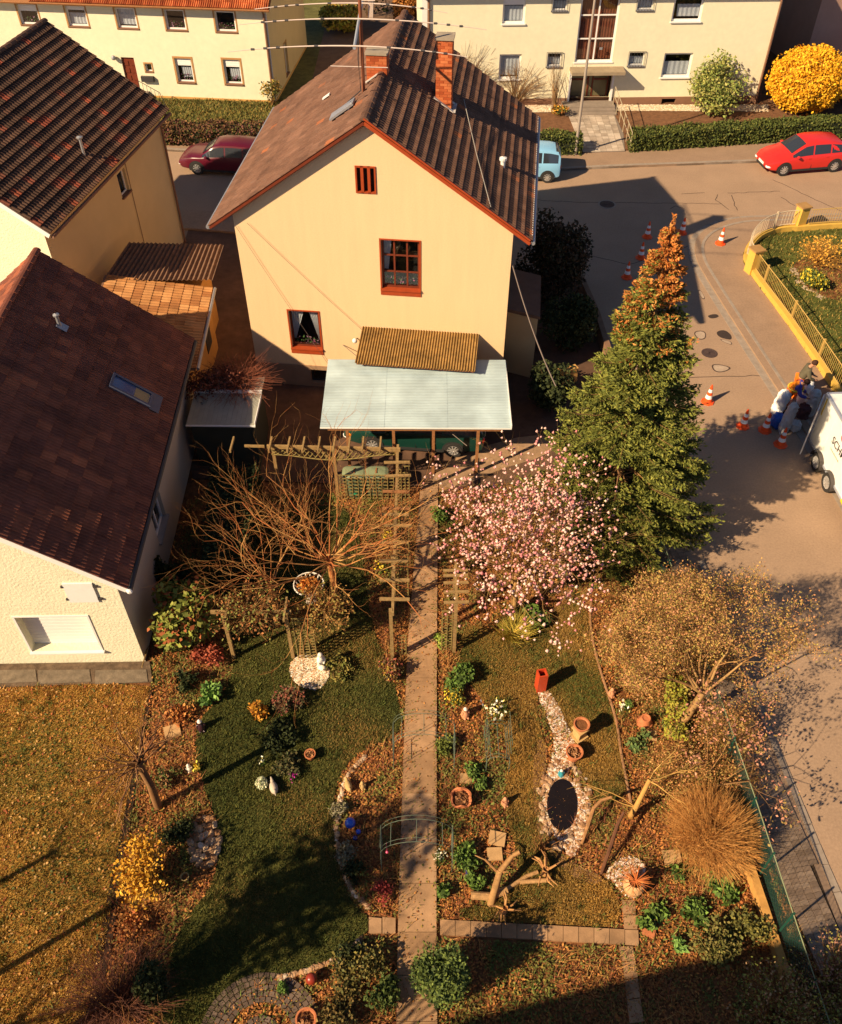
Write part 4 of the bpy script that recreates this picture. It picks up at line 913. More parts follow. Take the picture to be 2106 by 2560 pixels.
f = MB(); f.tube([(EW - .12, -.07, .1), (EW - .12, -.07, EH - .3), (EW - .12, -.42, EH - .04)], .06, 8); f.build('downpipe', brown_pl, hE); f = MB(); f.box(EW - .04, EW + .012, -.015, -.002, .22, EH); f.build('corner_bead', white_p, hE)
f = MB(); f.tube([(-.2, -.45, EH - .02), (EW + .3, -.45, EH - .02)], .07, 8); f.build('gutter', wood_o, hE)
f = MB(); f.box(-.2, EW + .3, -.42, .0, EH - .02, EH + .02); f.build('soffit', white_p, hE)
f = MB(); roofplane(f, [(-.3, -.42, EH + .0), (EW + .3, -.42, EH + .0), (EW + .3, ED / 2, EH + 3.0), (-.3, ED / 2, EH + 3.0)], (0, -.61, 1), .08); roofplane(f, [(EW + .3, ED + .4, EH), (-.3, ED + .4, EH), (-.3, ED / 2, EH + 3.0), (EW + .3, ED / 2, EH + 3.0)], (0, .61, 1), .08); rE = f.build('roof', wood_o, hE)
tmE = tilemat('tiles_orange_red', [(0, (.36, .09, .03)), (.5, (.48, .14, .045)), (1, (.6, .2, .07))], .8)
T1 = tileslope(rE, hE, (EW - 12.6, -.5, EH + .02), (1, 0, 0), (0, 1, .61), 56, 4, .23, .36, tmE, 1.6, .03); placetiles([T1], 224)
# small house at the top right corner, mostly outside the frame
hN = thing('neighbour_house', 'pinkish brown rendered wall of a house at the far right behind the apartment block', 'house', (22.6, 55.5, 0), R(12))
f = MB(); f.box(0, 9, 0, 9, 0, 5); f.build('wall', mat('pink_render', (.42, .26, .2), .95, .08, 1), hN); f = MB(); roofplane(f, [(-.4, -.4, 4.9), (9.4, -.4, 4.9), (9.4, 4.5, 8), (-.4, 4.5, 8)], (0, -.6, 1), .15); roofplane(f, [(9.4, 9.4, 4.9), (-.4, 9.4, 4.9), (-.4, 4.5, 8), (9.4, 4.5, 8)], (0, .6, 1), .15); f.build('roof', brown_pl, hN)

# ================================================================== STREET FURNITURE
p = G(1438, 391); lampp = thing('street_lamp', 'tall grey tapered street lamp post at the hedge gap by the pavement', 'street lamp', tuple(p))
MB().tube([(0, 0, 0), (0, 0, 1.0)], .09, 10).tube([(0, 0, 1.0), (0, 0, 9.0)], [.075, .05], 10).build('pole', mat('lamp_grey', (.33, .27, .22), .6), lampp)
MB().tube([(0, 0, 8.95), (0, -.4, 9.3), (0, -1.3, 9.4)], .04, 8).build('arm', steel, lampp); MB().blob((0, -1.5, 9.38), (.12, .35, .08), 10, 6).build('lamp_head', steel, lampp)
# yellow garden wall and railings at the corner
ygw = mat('yellow_wall_paint', (.62, .38, .07), .85, .08, 4, .2, 60)
fw = thing('garden_wall', 'low yellow wall curving round the corner lawn, carrying railings between yellow pillars', 'garden wall', tuple(G(1860, 650)))
inn = [Vector((p.x, p.y, 0)) for p in innerw]
wp = smoothpts(inn, 1, False)
f = MB(); th = .24; H_ = .32
def offs(P, d):
    o_ = []
    for i, p in enumerate(P):
        t = (P[min(i + 1, len(P) - 1)] - P[max(i - 1, 0)]).normalized(); o_.append(p + Vector((-t.y, t.x, 0)) * d)
    return o_
wo = offs(wp, th)
for i in range(len(wp) - 1):
    a, b, c, d = wp[i], wp[i + 1], wo[i + 1], wo[i]; u = Vector((0, 0, H_))
    for q in ([a, b, b + u, a + u], [d + u, c + u, c, d], [a + u, b + u, c + u, d + u]): f.face(q)
f.build('wall', ygw, fw, world=True)
f = MB(); cl = offs(wp, th / 2)
pil = [(1991 + 6, 577), (1885, 708)]
def pillar(uv, h=1.12, w=.42):
    c = G(*uv); c.z = 0; c += Vector((.16, .12, 0)); r = R(20)
    f = MB(); Mh = Matrix.Translation(c) @ Matrix.Rotation(r, 4, 'Z'); f.box(-w / 2, w / 2, -w / 2, w / 2, 0, h, Mh); f.build('pillar', ygw, fw, world=True)
    f = MB(); f.box(-w / 2 - .05, w / 2 + .05, -w / 2 - .05, w / 2 + .05, h, h + .06, Mh); f.face([Mh @ Vector(q) for q in ((-w/2, -w/2, h + .062), (w/2, -w/2, h + .062), (w/2, w/2, h + .062), (-w/2, w/2, h + .062))]); f.build('pillar_cap', mat('pillar_cap_m', (.36, .2, .07), .9, .15), fw, world=True)
    return c
pA, pB = pillar((1985, 578)), pillar((1868, 688))
# dense points along the centre line
dense = []
for a, b in zip(cl[:-1], cl[1:]):
    n = max(1, int((b - a).length / .11))
    for i in range(n): dense.append(a.lerp(b, i / n))
def section(lo, hi, m, hb, name, rails=(.0,)):
    pts = [p for p in dense if lo(p)]
    return pts
iA = min(range(len(dense)), key=lambda i: (dense[i] - pA).length); iB = min(range(len(dense)), key=lambda i: (dense[i] - pB).length)
wm = mat('white_rail', (.62, .5, .34), .6); ym = mat('ochre_rail', (.5, .32, .09), .6)
for lo, hi, m_, nm in ((0, iA - 2, ym, 'railing'), (iA + 2, iB - 2, wm, 'curved_railing'), (iB + 2, len(dense) - 1, ym, 'railing')):
    f = MB(); seg = dense[lo:hi]
    for z in (H_ + .08, H_ + .72): f.tube([p + Vector((0, 0, z)) for p in seg[::2] + [seg[-1]]], .018, 5)
    for p in seg: f.bar(p + Vector((0, 0, H_ + .08)), p + Vector((0, 0, H_ + .72)), .012, .012)
    r_ = f.build(nm, m_, fw, world=True)
    for p in seg[8::22]: MB().bar(p + Vector((0, 0, H_)), p + Vector((0, 0, H_ + .8)), .06, .06).build('rail_post', m_, fw, world=True)
# manhole covers, patches and cracks
mh = mat('manhole_iron', (.07, .045, .04), .7, .2, 20)
for (u, v, r, lb) in ((1518, 511, .42, 'round manhole cover in the shaded street behind the house'), (1774, 883, .3, 'round manhole cover on the side road near the dark pothole')):
    c = G(u, v); t = thing('manhole_cover', lb, 'manhole cover', (c.x, c.y, .002)); MB().lathe([(r, .0), (r, .012), (r - .06, .014), (r - .07, .004)], 28).build('ring', kerbm if r > .4 else mh, t); f = MB().lathe([(r - .07, .006), (.001, .008)], 24)
    for k in range(6): a = k * math.pi / 6; f.bar((-(r - .1) * math.cos(a), -(r - .1) * math.sin(a), .010), ((r - .1) * math.cos(a), (r - .1) * math.sin(a), .010), .02, .012)
    f.build('lid', mh, t)
pale = mat('pale_patch', (.40, .30, .22), .95, .2, 6, .3, 60); tarm = mat('tar_seal', (.07, .045, .035), .8)
for pts, m_ in (([(1782, 913), (1798, 912), (1826, 919), (1815, 927), (1797, 930), (1786, 925)], pale), ([(1745, 728), (1752, 726), (1763, 745), (1756, 747)], pale), ([(1800, 848), (1826, 853), (1830, 862), (1812, 856)], pale), ([(1735, 830), (1762, 828), (1764, 846), (1746, 848)], pale)):
    pp = GP(*pts); r_ = polysheet('road_patch', smoothpts(pp, 2), .006, m_)
    c = sum(pp, Vector()) / len(pp); polysheet('road_patch_rim', smoothpts([c + (p - c) * 1.22 for p in pp], 2), .003, tarm)
polysheet('pothole_shade', smoothpts(GP((1790, 832), (1800, 826), (1815, 826), (1829, 838), (1830, 850), (1815, 848), (1798, 843)), 2), .008, mat('pothole', (.045, .03, .025), .95, .2, 8, .5, 40))  # flat dark sheet; the shadow in the pothole is put into its colour
polysheet('pothole_shade', smoothpts(GP((1766, 790), (1790, 784), (1800, 792), (1780, 798)), 2), .008, mat('pothole', (.045, .03, .025)))  # second flat sheet with the hollow's shade as its colour
def crack(pts, w=.03):
    P = [G(*p) for p in pts]; f = MB()
    Q = []
    for a, b in zip(P[:-1], P[1:]):
        n = max(2, int((b - a).length / .25))
        for i in range(n): Q.append(a.lerp(b, i / n) + Vector((random.gauss(0, .02), random.gauss(0, .02), 0)))
    Q.append(P[-1])
    for a, b in zip(Q[:-1], Q[1:]):
        d = (b - a).normalized(); n = Vector((-d.y, d.x, 0)) * w / 2; z = Vector((0, 0, .003)); f.face([a - n + z, b - n + z, b + n + z, a + n + z])
    f.build('road_crack', tarm, kind='structure')
for c_ in ([(1703, 485), (1762, 482)], [(1820, 483), (1950, 478)], [(1795, 487), (1790, 500), (1806, 510), (1822, 524)], [(1829, 488), (1844, 526)], [(1930, 448), (1972, 466), (2040, 500), (2110, 530)], [(1952, 493), (1988, 514)], [(1676, 522), (1690, 515), (1712, 522)], [(1340, 500), (1460, 506), (1700, 508), (1806, 510)], [(1480, 640), (1573, 662), (1640, 640), (1735, 612)], [(1700, 943), (1900, 940)], [(1600, 1250), (1650, 1300), (1700, 1330)]): crack(c_, .035)
crack([(1765, 615), (1830, 720), (1900, 830), (1955, 890), (1925, 893), (1960, 935)], .05)
# ================================================================== VEHICLES
tyre_m = mat('tyre_rubber', (.03, .027, .025), .8); rim_m = mat('alloy_rim', (.62, .6, .58), .35, metal=.6); cglass = mat('car_glass', (.03, .035, .045), .08, spec=.9); trim_m = mat('black_trim', (.03, .03, .03), .6)
lampc = mat('headlamp', (.8, .8, .78), .1, spec=.8); lampr = mat('tail_lamp', (.45, .02, .015), .2, spec=.6); lampo = mat('indicator', (.8, .25, .02), .2); plate_m = mat('number_plate', (.75, .74, .7), .5)
def wheel(t, x, y, r, side, w=.2, spokes=9):
    o = bpy.data.objects.new('wheel', None); COL.objects.link(o); o.parent = t; o.location = (x, y, r)
    Mh = Matrix.Rotation(R(-90 * side), 4, 'X')        # local z points outwards (side = +1 for +y)
    f = MB(); f.lathe([(r * .64, -w / 2), (r * .95, -w / 2), (r, -w * .3), (r, w * .3), (r * .95, w / 2), (r * .66, w / 2), (r * .64, w * .4)], 28); f.v = [tuple(Mh @ Vector(v)) for v in f.v]; f.build('tyre', tyre_m, o, smooth=False)
    f = MB(); f.lathe([(r * .655, w * .42), (r * .6, w * .46), (r * .57, w * .3), (r * .1, w * .25)], 28); f.lathe([(r * .14, w * .45), (.001, w * .47)], 12)
    for k in range(spokes):
        a = 2 * math.pi * k / spokes; f.bar((r * .1 * math.cos(a), r * .1 * math.sin(a), w * .43), (r * .6 * math.cos(a), r * .6 * math.sin(a), w * .43), r * .13, .03)
    f.v = [tuple(Mh @ Vector(v)) for v in f.v]; f.build('rim', rim_m, o)
    return o
def car(name, label, loc, rz, body, L, Wd, H, prof, glassx, wb, wr, cat='car', doors=(0,)):
    """prof: list of (x, zlow, zbelt, ztop, wbelt, wtop); x from rear to front. glassx: (rear foot, rear top, front top, front foot)"""
    t = thing(name, label, cat, loc, rz); n = len(prof); hw = Wd / 2
    def ring(p, k=1.):
        x, zl, zb, zt, wbt, wt = p; zm = (zl + zb) / 2
        return [(x, 0, zl), (x, hw * wbt * .86, zl), (x, hw * wbt * .97, zl + .07), (x, hw * wbt, zm), (x, hw * wbt * .99, zb - .07), (x, hw * wbt * .95, zb), (x, hw * wt, zt - .035), (x, hw * wt * .86, zt), (x, hw * wt * .4, zt + .02), (x, 0, zt + .025)]
    V = []; F = []
    for p in prof:
        r = ring(p); V += r + [(a, -b, c) for a, b, c in r[-2:0:-1]]
    m = 18
    for i in range(n - 1):
        for j in range(m): F.append((i * m + j, (i + 1) * m + j, (i + 1) * m + (j + 1) % m, i * m + (j + 1) % m))
    F.append(tuple(range(m))); F.append(tuple(range((n - 1) * m, n * m))[::-1])
    b = MB(); b.v = V; b.f = F; b.m = [0] * len(F); bo = b.build('body', body, t, smooth=True)
    bo.data.flip_normals() if False else None
    md = bo.modifiers.new('bevel', 'EDGE_SPLIT'); md.split_angle = R(38)
    # profile interpolation
    def at(x):
        for p, q in zip(prof[:-1], prof[1:]):
            if p[0] <= x <= q[0]: k = (x - p[0]) / (q[0] - p[0]); return [p[i] + (q[i] - p[i]) * k for i in range(6)]
        return list(prof[0] if x < prof[0][0] else prof[-1])
    rf, rt, ft, ff = glassx
    def side(x, s, fr):                               # point on the side glass at height fraction fr
        p = at(x); y0, z0, y1, z1 = hw * p[4] * .95, p[2], hw * p[5], p[3] - .035; return Vector((x, s * (y0 + (y1 - y0) * fr + .008), z0 + (z1 - z0) * fr))
    # windscreens
    for (x0, x1, nm) in ((ff, ft, 'windscreen'), (rf, rt, 'rear_window')):
        f = MB()
        for k in range(6):
            xa, xb = x0 + (x1 - x0) * (.06 + .88 * k / 6), x0 + (x1 - x0) * (.06 + .88 * (k + 1) / 6); q = []
            pa, pb_ = at(xa), at(xb); dx = .014 if x0 > x1 else -.014
            ya = hw * (pa[5] * .88); yb = hw * (pb_[5] * .88)
            for sa in (-1, -.4, .4):
                sb_ = {-1: -.4, -.4: .4, .4: 1}[sa]; e = lambda s_: 0 if abs(s_) == 1 else .02
                f.face([(xa + dx, ya * sa, pa[3] + e(sa) + .012), (xa + dx, ya * sb_, pa[3] + e(sb_) + .012), (xb + dx, yb * sb_, pb_[3] + e(sb_) + .012), (xb + dx, yb * sa, pb_[3] + e(sa) + .012)])
        f.build(nm, cglass, t)
    # side windows
    xs = sorted([rf + .02, *doors, ff - .02])
    for s in (-1, 1):
        for xa, xb in zip(xs[:-1], xs[1:]):
            f = MB(); N = 8; top = []; bot = []
            for k in range(N + 1):
                x = xa + .035 + (xb - xa - .07) * k / N; p = at(x); hgt = p[3] - p[2]
                if hgt < .1: continue
                bot.append(side(x, s, .06)); top.append(side(x, s, .86))
            for k in range(len(bot) - 1): f.face([bot[k], bot[k + 1], top[k + 1], top[k]])
            if f.f: f.build('side_window', cglass, t)
        f = MB(); 
        for x in doors[1:] if len(doors) > 1 else doors: f.bar(Vector((x, s * (hw * .998), .3)), Vector((x, s * (hw * at(x)[4] * .96), at(x)[2])), .012, .012)
        f.build('door_gap', trim_m, t)
        for x in doors: MB().box(x + .1, x + .24, s * hw * .985 - .015, s * hw * .985 + .02, at(x)[2] - .14, at(x)[2] - .11).build('door_handle', body, t)
        f = MB(); f.blob((ff - .28, s * (hw + .06), at(ff)[2] + .06), (.09, .09, .06), 8, 6); f.build('wing_mirror', body, t)
        f = MB(); f.bar((-wb / 2 + .35, s * hw * .985, .25), (wb / 2 - .35, s * hw * .985, .25), .03, .1); f.build('sill_strip', trim_m, t)
        for x in (-wb / 2, wb / 2):
            f = MB(); v = []
            for k in range(17): a = math.pi * (k / 16) * 1.16 - .25; v.append((x + (wr + .07) * math.cos(a), s * (hw + .003), wr + (wr + .07) * math.sin(a)))
            f.face(v); f.face([(a, s * (hw - .03), c) for a, _, c in v]); 
            f.build('wheel_arch', trim_m, t); wheel(t, x, s * (hw - .085), wr, s)
    F_, B_ = prof[-1], prof[0]
    for s in (-1, 1):
        f = MB(); f.blob((F_[0] - .12, s * hw * .68, F_[2] - .10), (.17, .17, .075), 10, 6); f.build('headlight', lampc, t, smooth=True)
        f = MB(); f.blob((B_[0] + .06, s * hw * .80, B_[2] - .05), (.09, .1, .15), 8, 6); f.build('tail_light', lampr, t, smooth=True)
    f = MB(); f.box(F_[0] + .002, F_[0] + .02, -.26, .26, .38, .49); f.build('number_plate', plate_m, t); f = MB(); f.box(B_[0] - .02, B_[0] - .002, -.26, .26, .5, .61); f.build('number_plate', plate_m, t)
    f = MB(); f.box(F_[0] - .03, F_[0] + .012, -.45, .45, .24, .36); f.build('grille', trim_m, t)
    return t
def paint(n, c): return mat(n, c, .28, .03, 2, spec=.6)
hatch = [(-2.13, .32, .75, .78, .80, .74), (-2.02, .26, .88, .98, .93, .76), (-1.85, .24, .95, 1.18, .98, .74), (-1.5, .2, .96, 1.38, 1., .72), (-.8, .2, .94, 1.46, 1., .73), (-.1, .2, .92, 1.47, 1., .73), (.35, .2, .9, 1.4, 1., .72), (.8, .2, .88, 1.12, 1., .76), (1.15, .2, .86, .9, 1., .84), (1.6, .22, .78, .82, .98, .82), (1.95, .26, .66, .70, .90, .74), (2.14, .34, .52, .56, .74, .6)]
wagon = [(-2.35, .34, .75, .8, .82, .76), (-2.28, .28, .9, 1.0, .93, .76), (-2.05, .24, .95, 1.28, .98, .72), (-1.6, .2, .95, 1.4, 1., .71), (-.6, .2, .92, 1.45, 1., .71), (.1, .2, .9, 1.44, 1., .71), (.45, .2, .88, 1.36, 1., .71), (.95, .2, .87, 1.05, 1., .76), (1.2, .2, .86, .89, 1., .86), (1.75, .22, .80, .84, .98, .84), (2.15, .27, .70, .74, .92, .78), (2.32, .34, .55, .6, .80, .68)]
panda = [(-1.76, .34, .8, .9, .86, .82), (-1.72, .26, .9, 1.25, .94, .78), (-1.6, .22, .93, 1.42, .98, .76), (-1.2, .2, .93, 1.5, 1., .76), (-.3, .2, .91, 1.54, 1., .76), (.3, .2, .9, 1.48, 1., .75), (.75, .2, .9, 1.12, 1., .8), (.98, .2, .88, .93, .99, .86), (1.4, .22, .82, .86, .97, .86), (1.68, .28, .70, .74, .9, .8), (1.77, .36, .52, .6, .8, .7)]
A, B_ = G(1958, 441), G(2085, 431); c_ = (A + B_) / 2; ang = math.atan2(A.y - B_.y, A.x - B_.x); n_ = Vector((-math.sin(ang), math.cos(ang), 0))
red = car('parked_car', 'bright red hatchback parked by the clipped hedge', tuple(c_ - n_ * .9 + Vector((-.05, 0, 0))), ang, paint('paint_red', (.62, .025, .02)), 4.3, 1.78, 1.47, hatch, (-1.95, -1.5, .3, 1.05), 2.65, .315, doors=(-.95, -.05))
p = G(496, 437); ang = R(173); d_ = Vector((math.cos(ang), math.sin(ang), 0)); n_ = Vector((-math.sin(ang), math.cos(ang), 0))
aud = car('parked_car', 'dark burgundy estate car on the street, partly hidden by the brown roof', tuple(p - d_ * 1.38 - n_ * .88), ang, paint('paint_burgundy', (.10, .006, .018)), 4.7, 1.8, 1.45, wagon, (-2.2, -1.9, .45, 1.1), 2.76, .32, doors=(-1.0, -.1))
p = G(1367, 457); ang = R(177); d_ = Vector((math.cos(ang), math.sin(ang), 0)); n_ = Vector((-math.sin(ang), math.cos(ang), 0))
pan = car('parked_car', 'small light blue car whose rear shows beyond the big roof', tuple(p + d_ * 1.15 - n_ * .76), ang, paint('paint_light_blue', (.24, .50, .74)), 3.54, 1.58, 1.54, panda, (-1.66, -1.45, .3, .9), 2.3, .28, doors=(-.85, -.1))
A, B_ = G(928, 1133), G(1135, 1148); c_ = (A + B_) / 2; ang = math.atan2(A.y - B_.y, A.x - B_.x); n_ = Vector((-math.sin(ang), math.cos(ang), 0))
gre = car('parked_car', 'dark green estate car standing under the carport roof', tuple(c_ - n_ * .95), ang, paint('paint_dark_green', (.006, .04, .03)), 4.6, 1.75, 1.42, wagon, (-2.2, -1.9, .45, 1.1), 2.7, .31, doors=(-1.0, -.1))
for s in (1, -1): MB().blob((2.12, s * .78, .62), (.1, .07, .06), 8, 6).build('indicator_lamp', lampo, gre)
# white box trailer
tl = thing('box_trailer', 'white box trailer with a company name on its side and rear door open', 'trailer', (12.88, 22.0, 0), R(0))
A0 = Vector((12.88, 22.25, 0)); A1 = Vector((13.10, 17.7, 0)); dl = (A1 - A0); TLn = dl.length; dl.normalize(); tang = math.atan2(dl.y, dl.x)
tl.location = A0; tl.rotation_euler = (0, 0, tang)     # local x runs forward along the left side, local y points across (to the right = +y)
TW, TH, TZ = 2.05, 2.35, .5
wp_ = mat('white_trailer_panel', (.80, .79, .74), .35, .02)
f = MB()
for q in ([(0, 0, TZ), (TLn, 0, TZ), (TLn, 0, TH), (0, 0, TH)], [(0, TW, TH), (TLn, TW, TH), (TLn, TW, TZ), (0, TW, TZ)], [(0, 0, TH), (TLn, 0, TH), (TLn, TW, TH), (0, TW, TH)], [(0, 0, TZ), (0, TW, TZ), (TLn, TW, TZ), (TLn, 0, TZ)], [(TLn, 0, TZ), (TLn, TW, TZ), (TLn, TW, TH), (TLn, 0, TH)]): f.face([Vector(p) for p in q])
for k in range(1, 5): f.box(k * TLn / 5 - .012, k * TLn / 5 + .012, -.006, -.001, TZ, TH)
f.build('box_body', wp_, tl)
f = MB(); e = .035
for a, b in (((0, 0, TH), (TLn, 0, TH)), ((0, TW, TH), (TLn, TW, TH)), ((0, 0, TZ), (TLn, 0, TZ)), ((0, 0, TZ), (0, 0, TH)), ((0, TW, TZ), (0, TW, TH)), ((0, 0, TH), (0, TW, TH))): f.bar(Vector(a), Vector(b), .07, .07)
f.build('frame_profile', mat('trailer_alu', (.42, .44, .5), .4, metal=.3), tl)
f = MB(); f.box(.03, .06, .04, TW - .04, TZ + .02, TH - .05); f.build('load_space_shade', dark_in, tl)  # dark panel; the load space's shade is put into its colour
f = MB(); Mh = Matrix.Translation((0, -.02, 0)) @ Matrix.Rotation(R(-75), 4, 'Z'); f.box(.0, .95, -.04, 0, TZ, TH - .03, Matrix.Translation((-.02, -.05, 0)) @ Matrix.Rotation(R(-32), 4, 'Z')); f.build('rear_door', mat('trailer_door', (.52, .5, .47), .5, .04), tl)
f = MB(); f.box(.1, .16, -.008, -.001, TH - .75, TH - .1); f.box(TLn - 1.6, TLn - .2, -.09, -.03, TZ + .02, TZ + .1); f.build('yellow_strip', mat('yellow_reflector', (.7, .5, .03), .4), tl)
for x in (1.0, 1.95):
    wheel(tl, x, .02, .33, -1, .22, 10); wheel(tl, x, TW - .02, .33, 1, .22, 10)
    f = MB()
    for k in range(9):
        a0, a1 = math.pi * k / 9, math.pi * (k + 1) / 9; r = .40
        f.face([(x + r * math.cos(a0), -.14, .33 + r * math.sin(a0)), (x + r * math.cos(a1), -.14, .33 + r * math.sin(a1)), (x + r * math.cos(a1), .14, .33 + r * math.sin(a1)), (x + r * math.cos(a0), .14, .33 + r * math.sin(a0))])
    f.build('mudguard', mat('mudguard_plastic', (.07, .06, .055), .5), tl)
f = MB(); f.bar((TLn, TW / 2, .45), (TLn + 1.4, TW / 2, .45), .1, .1); f.build('drawbar', steel, tl)
for y in (.2, TW - .2): MB().box(-.03, .0, y - .12, y + .12, TZ - .12, TZ - .02).build('tail_light', lampr, tl)
def text(s, size, Mx, m, parent, name='lettering', ext=.001, bold=0):
    cu = bpy.data.curves.new(name, 'FONT'); cu.body = s; cu.size = size; cu.extrude = ext; cu.offset = bold
    to = bpy.data.objects.new(name, cu); COL.objects.link(to); dg = bpy.context.evaluated_depsgraph_get()
    me = bpy.data.meshes.new_from_object(to.evaluated_get(dg)); bpy.data.objects.remove(to); me.materials.clear(); me.materials.append(m)
    o = bpy.data.objects.new(name, me); COL.objects.link(o); o.parent = parent; o.matrix_local = Mx; return o
ink = mat('dark_ink', (.06, .05, .05), .6); rink = mat('red_ink', (.6, .06, .08), .6); gink = mat('pale_ink', (.45, .45, .3), .7)
side = Matrix(((1, 0, 0), (0, 0, -1), (0, 1, 0))).to_4x4()       # text x -> local x, text up -> local z, normal -> -y
text('SCHMITT', .36, Matrix.Translation((1.22, -.012, 1.42)) @ side, ink, tl, bold=.004)
text('Umwelttechnik', .11, Matrix.Translation((1.3, -.012, 1.2)) @ side, gink, tl)
text('www.schmitt.de   Tel.', .1, Matrix.Translation((.7, -.012, .85)) @ side, gink, tl) if False else None
f = MB()
for (x, z, r) in ((1.72, 1.98, .14), (2.0, 1.98, .12)):
    v0 = [(x + r * math.cos(a * math.pi / 8), -.012, z + r * math.sin(a * math.pi / 8)) for a in range(17)]; v1 = [(x + r * .6 * math.cos(a * math.pi / 8), -.012, z + r * .6 * math.sin(a * math.pi / 8)) for a in range(17)]
    for k in range(13): f.face([v0[k], v0[k + 1], v1[k + 1], v1[k]])
f.box(1.85, 1.90, -.014, -.010, 1.84, 2.12); f.build('red_emblem', rink, tl)
# small open trailer in the yard, top right
sm = thing('utility_trailer', 'small open utility trailer standing in the shade behind the apartment block', 'trailer', tuple(G(1990, 118)), R(14))
f = MB(); f.box(-1.3, 1.0, -.65, -.6, .5, .95); f.box(-1.3, 1.0, .6, .65, .5, .95); f.box(-1.35, -1.3, -.65, .65, .5, .95); f.box(-1.3, 1.0, -.6, .6, .5, .55); f.build('tray', mat('trailer_grey', (.24, .22, .2), .6), sm)
MB().box(1.0, 1.05, -.68, .68, .45, 1.1).build('tailgate', mat('trailer_tan', (.55, .42, .28), .6), sm)
for s in (-1, 1): wheel(sm, 0, s * .8, .28, s, .16)
# ================================================================== CONES
conm = mat('cone_orange', (.85, .09, .015), .5, .04, 8); conw = mat('cone_white', (.85, .83, .8), .45)
def cone(loc, label, rz=0):
    t = thing('traffic_cone', label, 'traffic cone', (loc[0], loc[1], .0), rz, 'traffic cones round the works on the road')
    f = MB(); f.lathe([(.235, 0), (.235, .03), (.15, .06)], 8, cap=False); f.build('base', conm, t)
    r = lambda z: .15 - (z - .05) * .175
    f = MB(); f.lathe([(r(.05), .05), (r(.20), .20)], 16); f.build('band', conm, t); f = MB(); f.lathe([(r(.20), .20), (r(.34), .34)], 16); f.build('white_band', conw, t)
    f = MB(); f.lathe([(r(.34), .34), (r(.46), .46)], 16); f.build('band', conm, t); f = MB(); f.lathe([(r(.46), .46), (r(.58), .58)], 16); f.build('white_band', conw, t); f = MB(); f.lathe([(r(.58), .58), (r(.75), .75), (.001, .75)], 16); f.build('band', conm, t)
    return t
cl_ = [((1618, 593), 'traffic cone standing in the house shadow on the street, farthest left of the upper ones'), ((1705, 583), 'traffic cone at the tip of the conifer, half in sunlight'), ((1602, 645), 'traffic cone in deep shadow just left of the conifer top'), ((1801, 612), 'traffic cone on the corner pavement inside the curved kerb'), ((1567, 694), 'traffic cone almost hidden in the shade behind the conifer'), ((1769, 1005), 'lone traffic cone in the middle of the sunlit side road'), ((1857, 1066), 'traffic cone at the edge of the conifer shadow left of the work bags'), ((1912, 1076), 'traffic cone beside the blue sack'), ((1951, 1112), 'traffic cone nearest the open trailer door, in front of the grey roll')]
for (uv, lb) in cl_:
    g = G(*uv); t = cone((g.x, g.y), lb, random.uniform(0, 1))
    if uv[0] == 1801: t.location = G(1801, 609, .09)
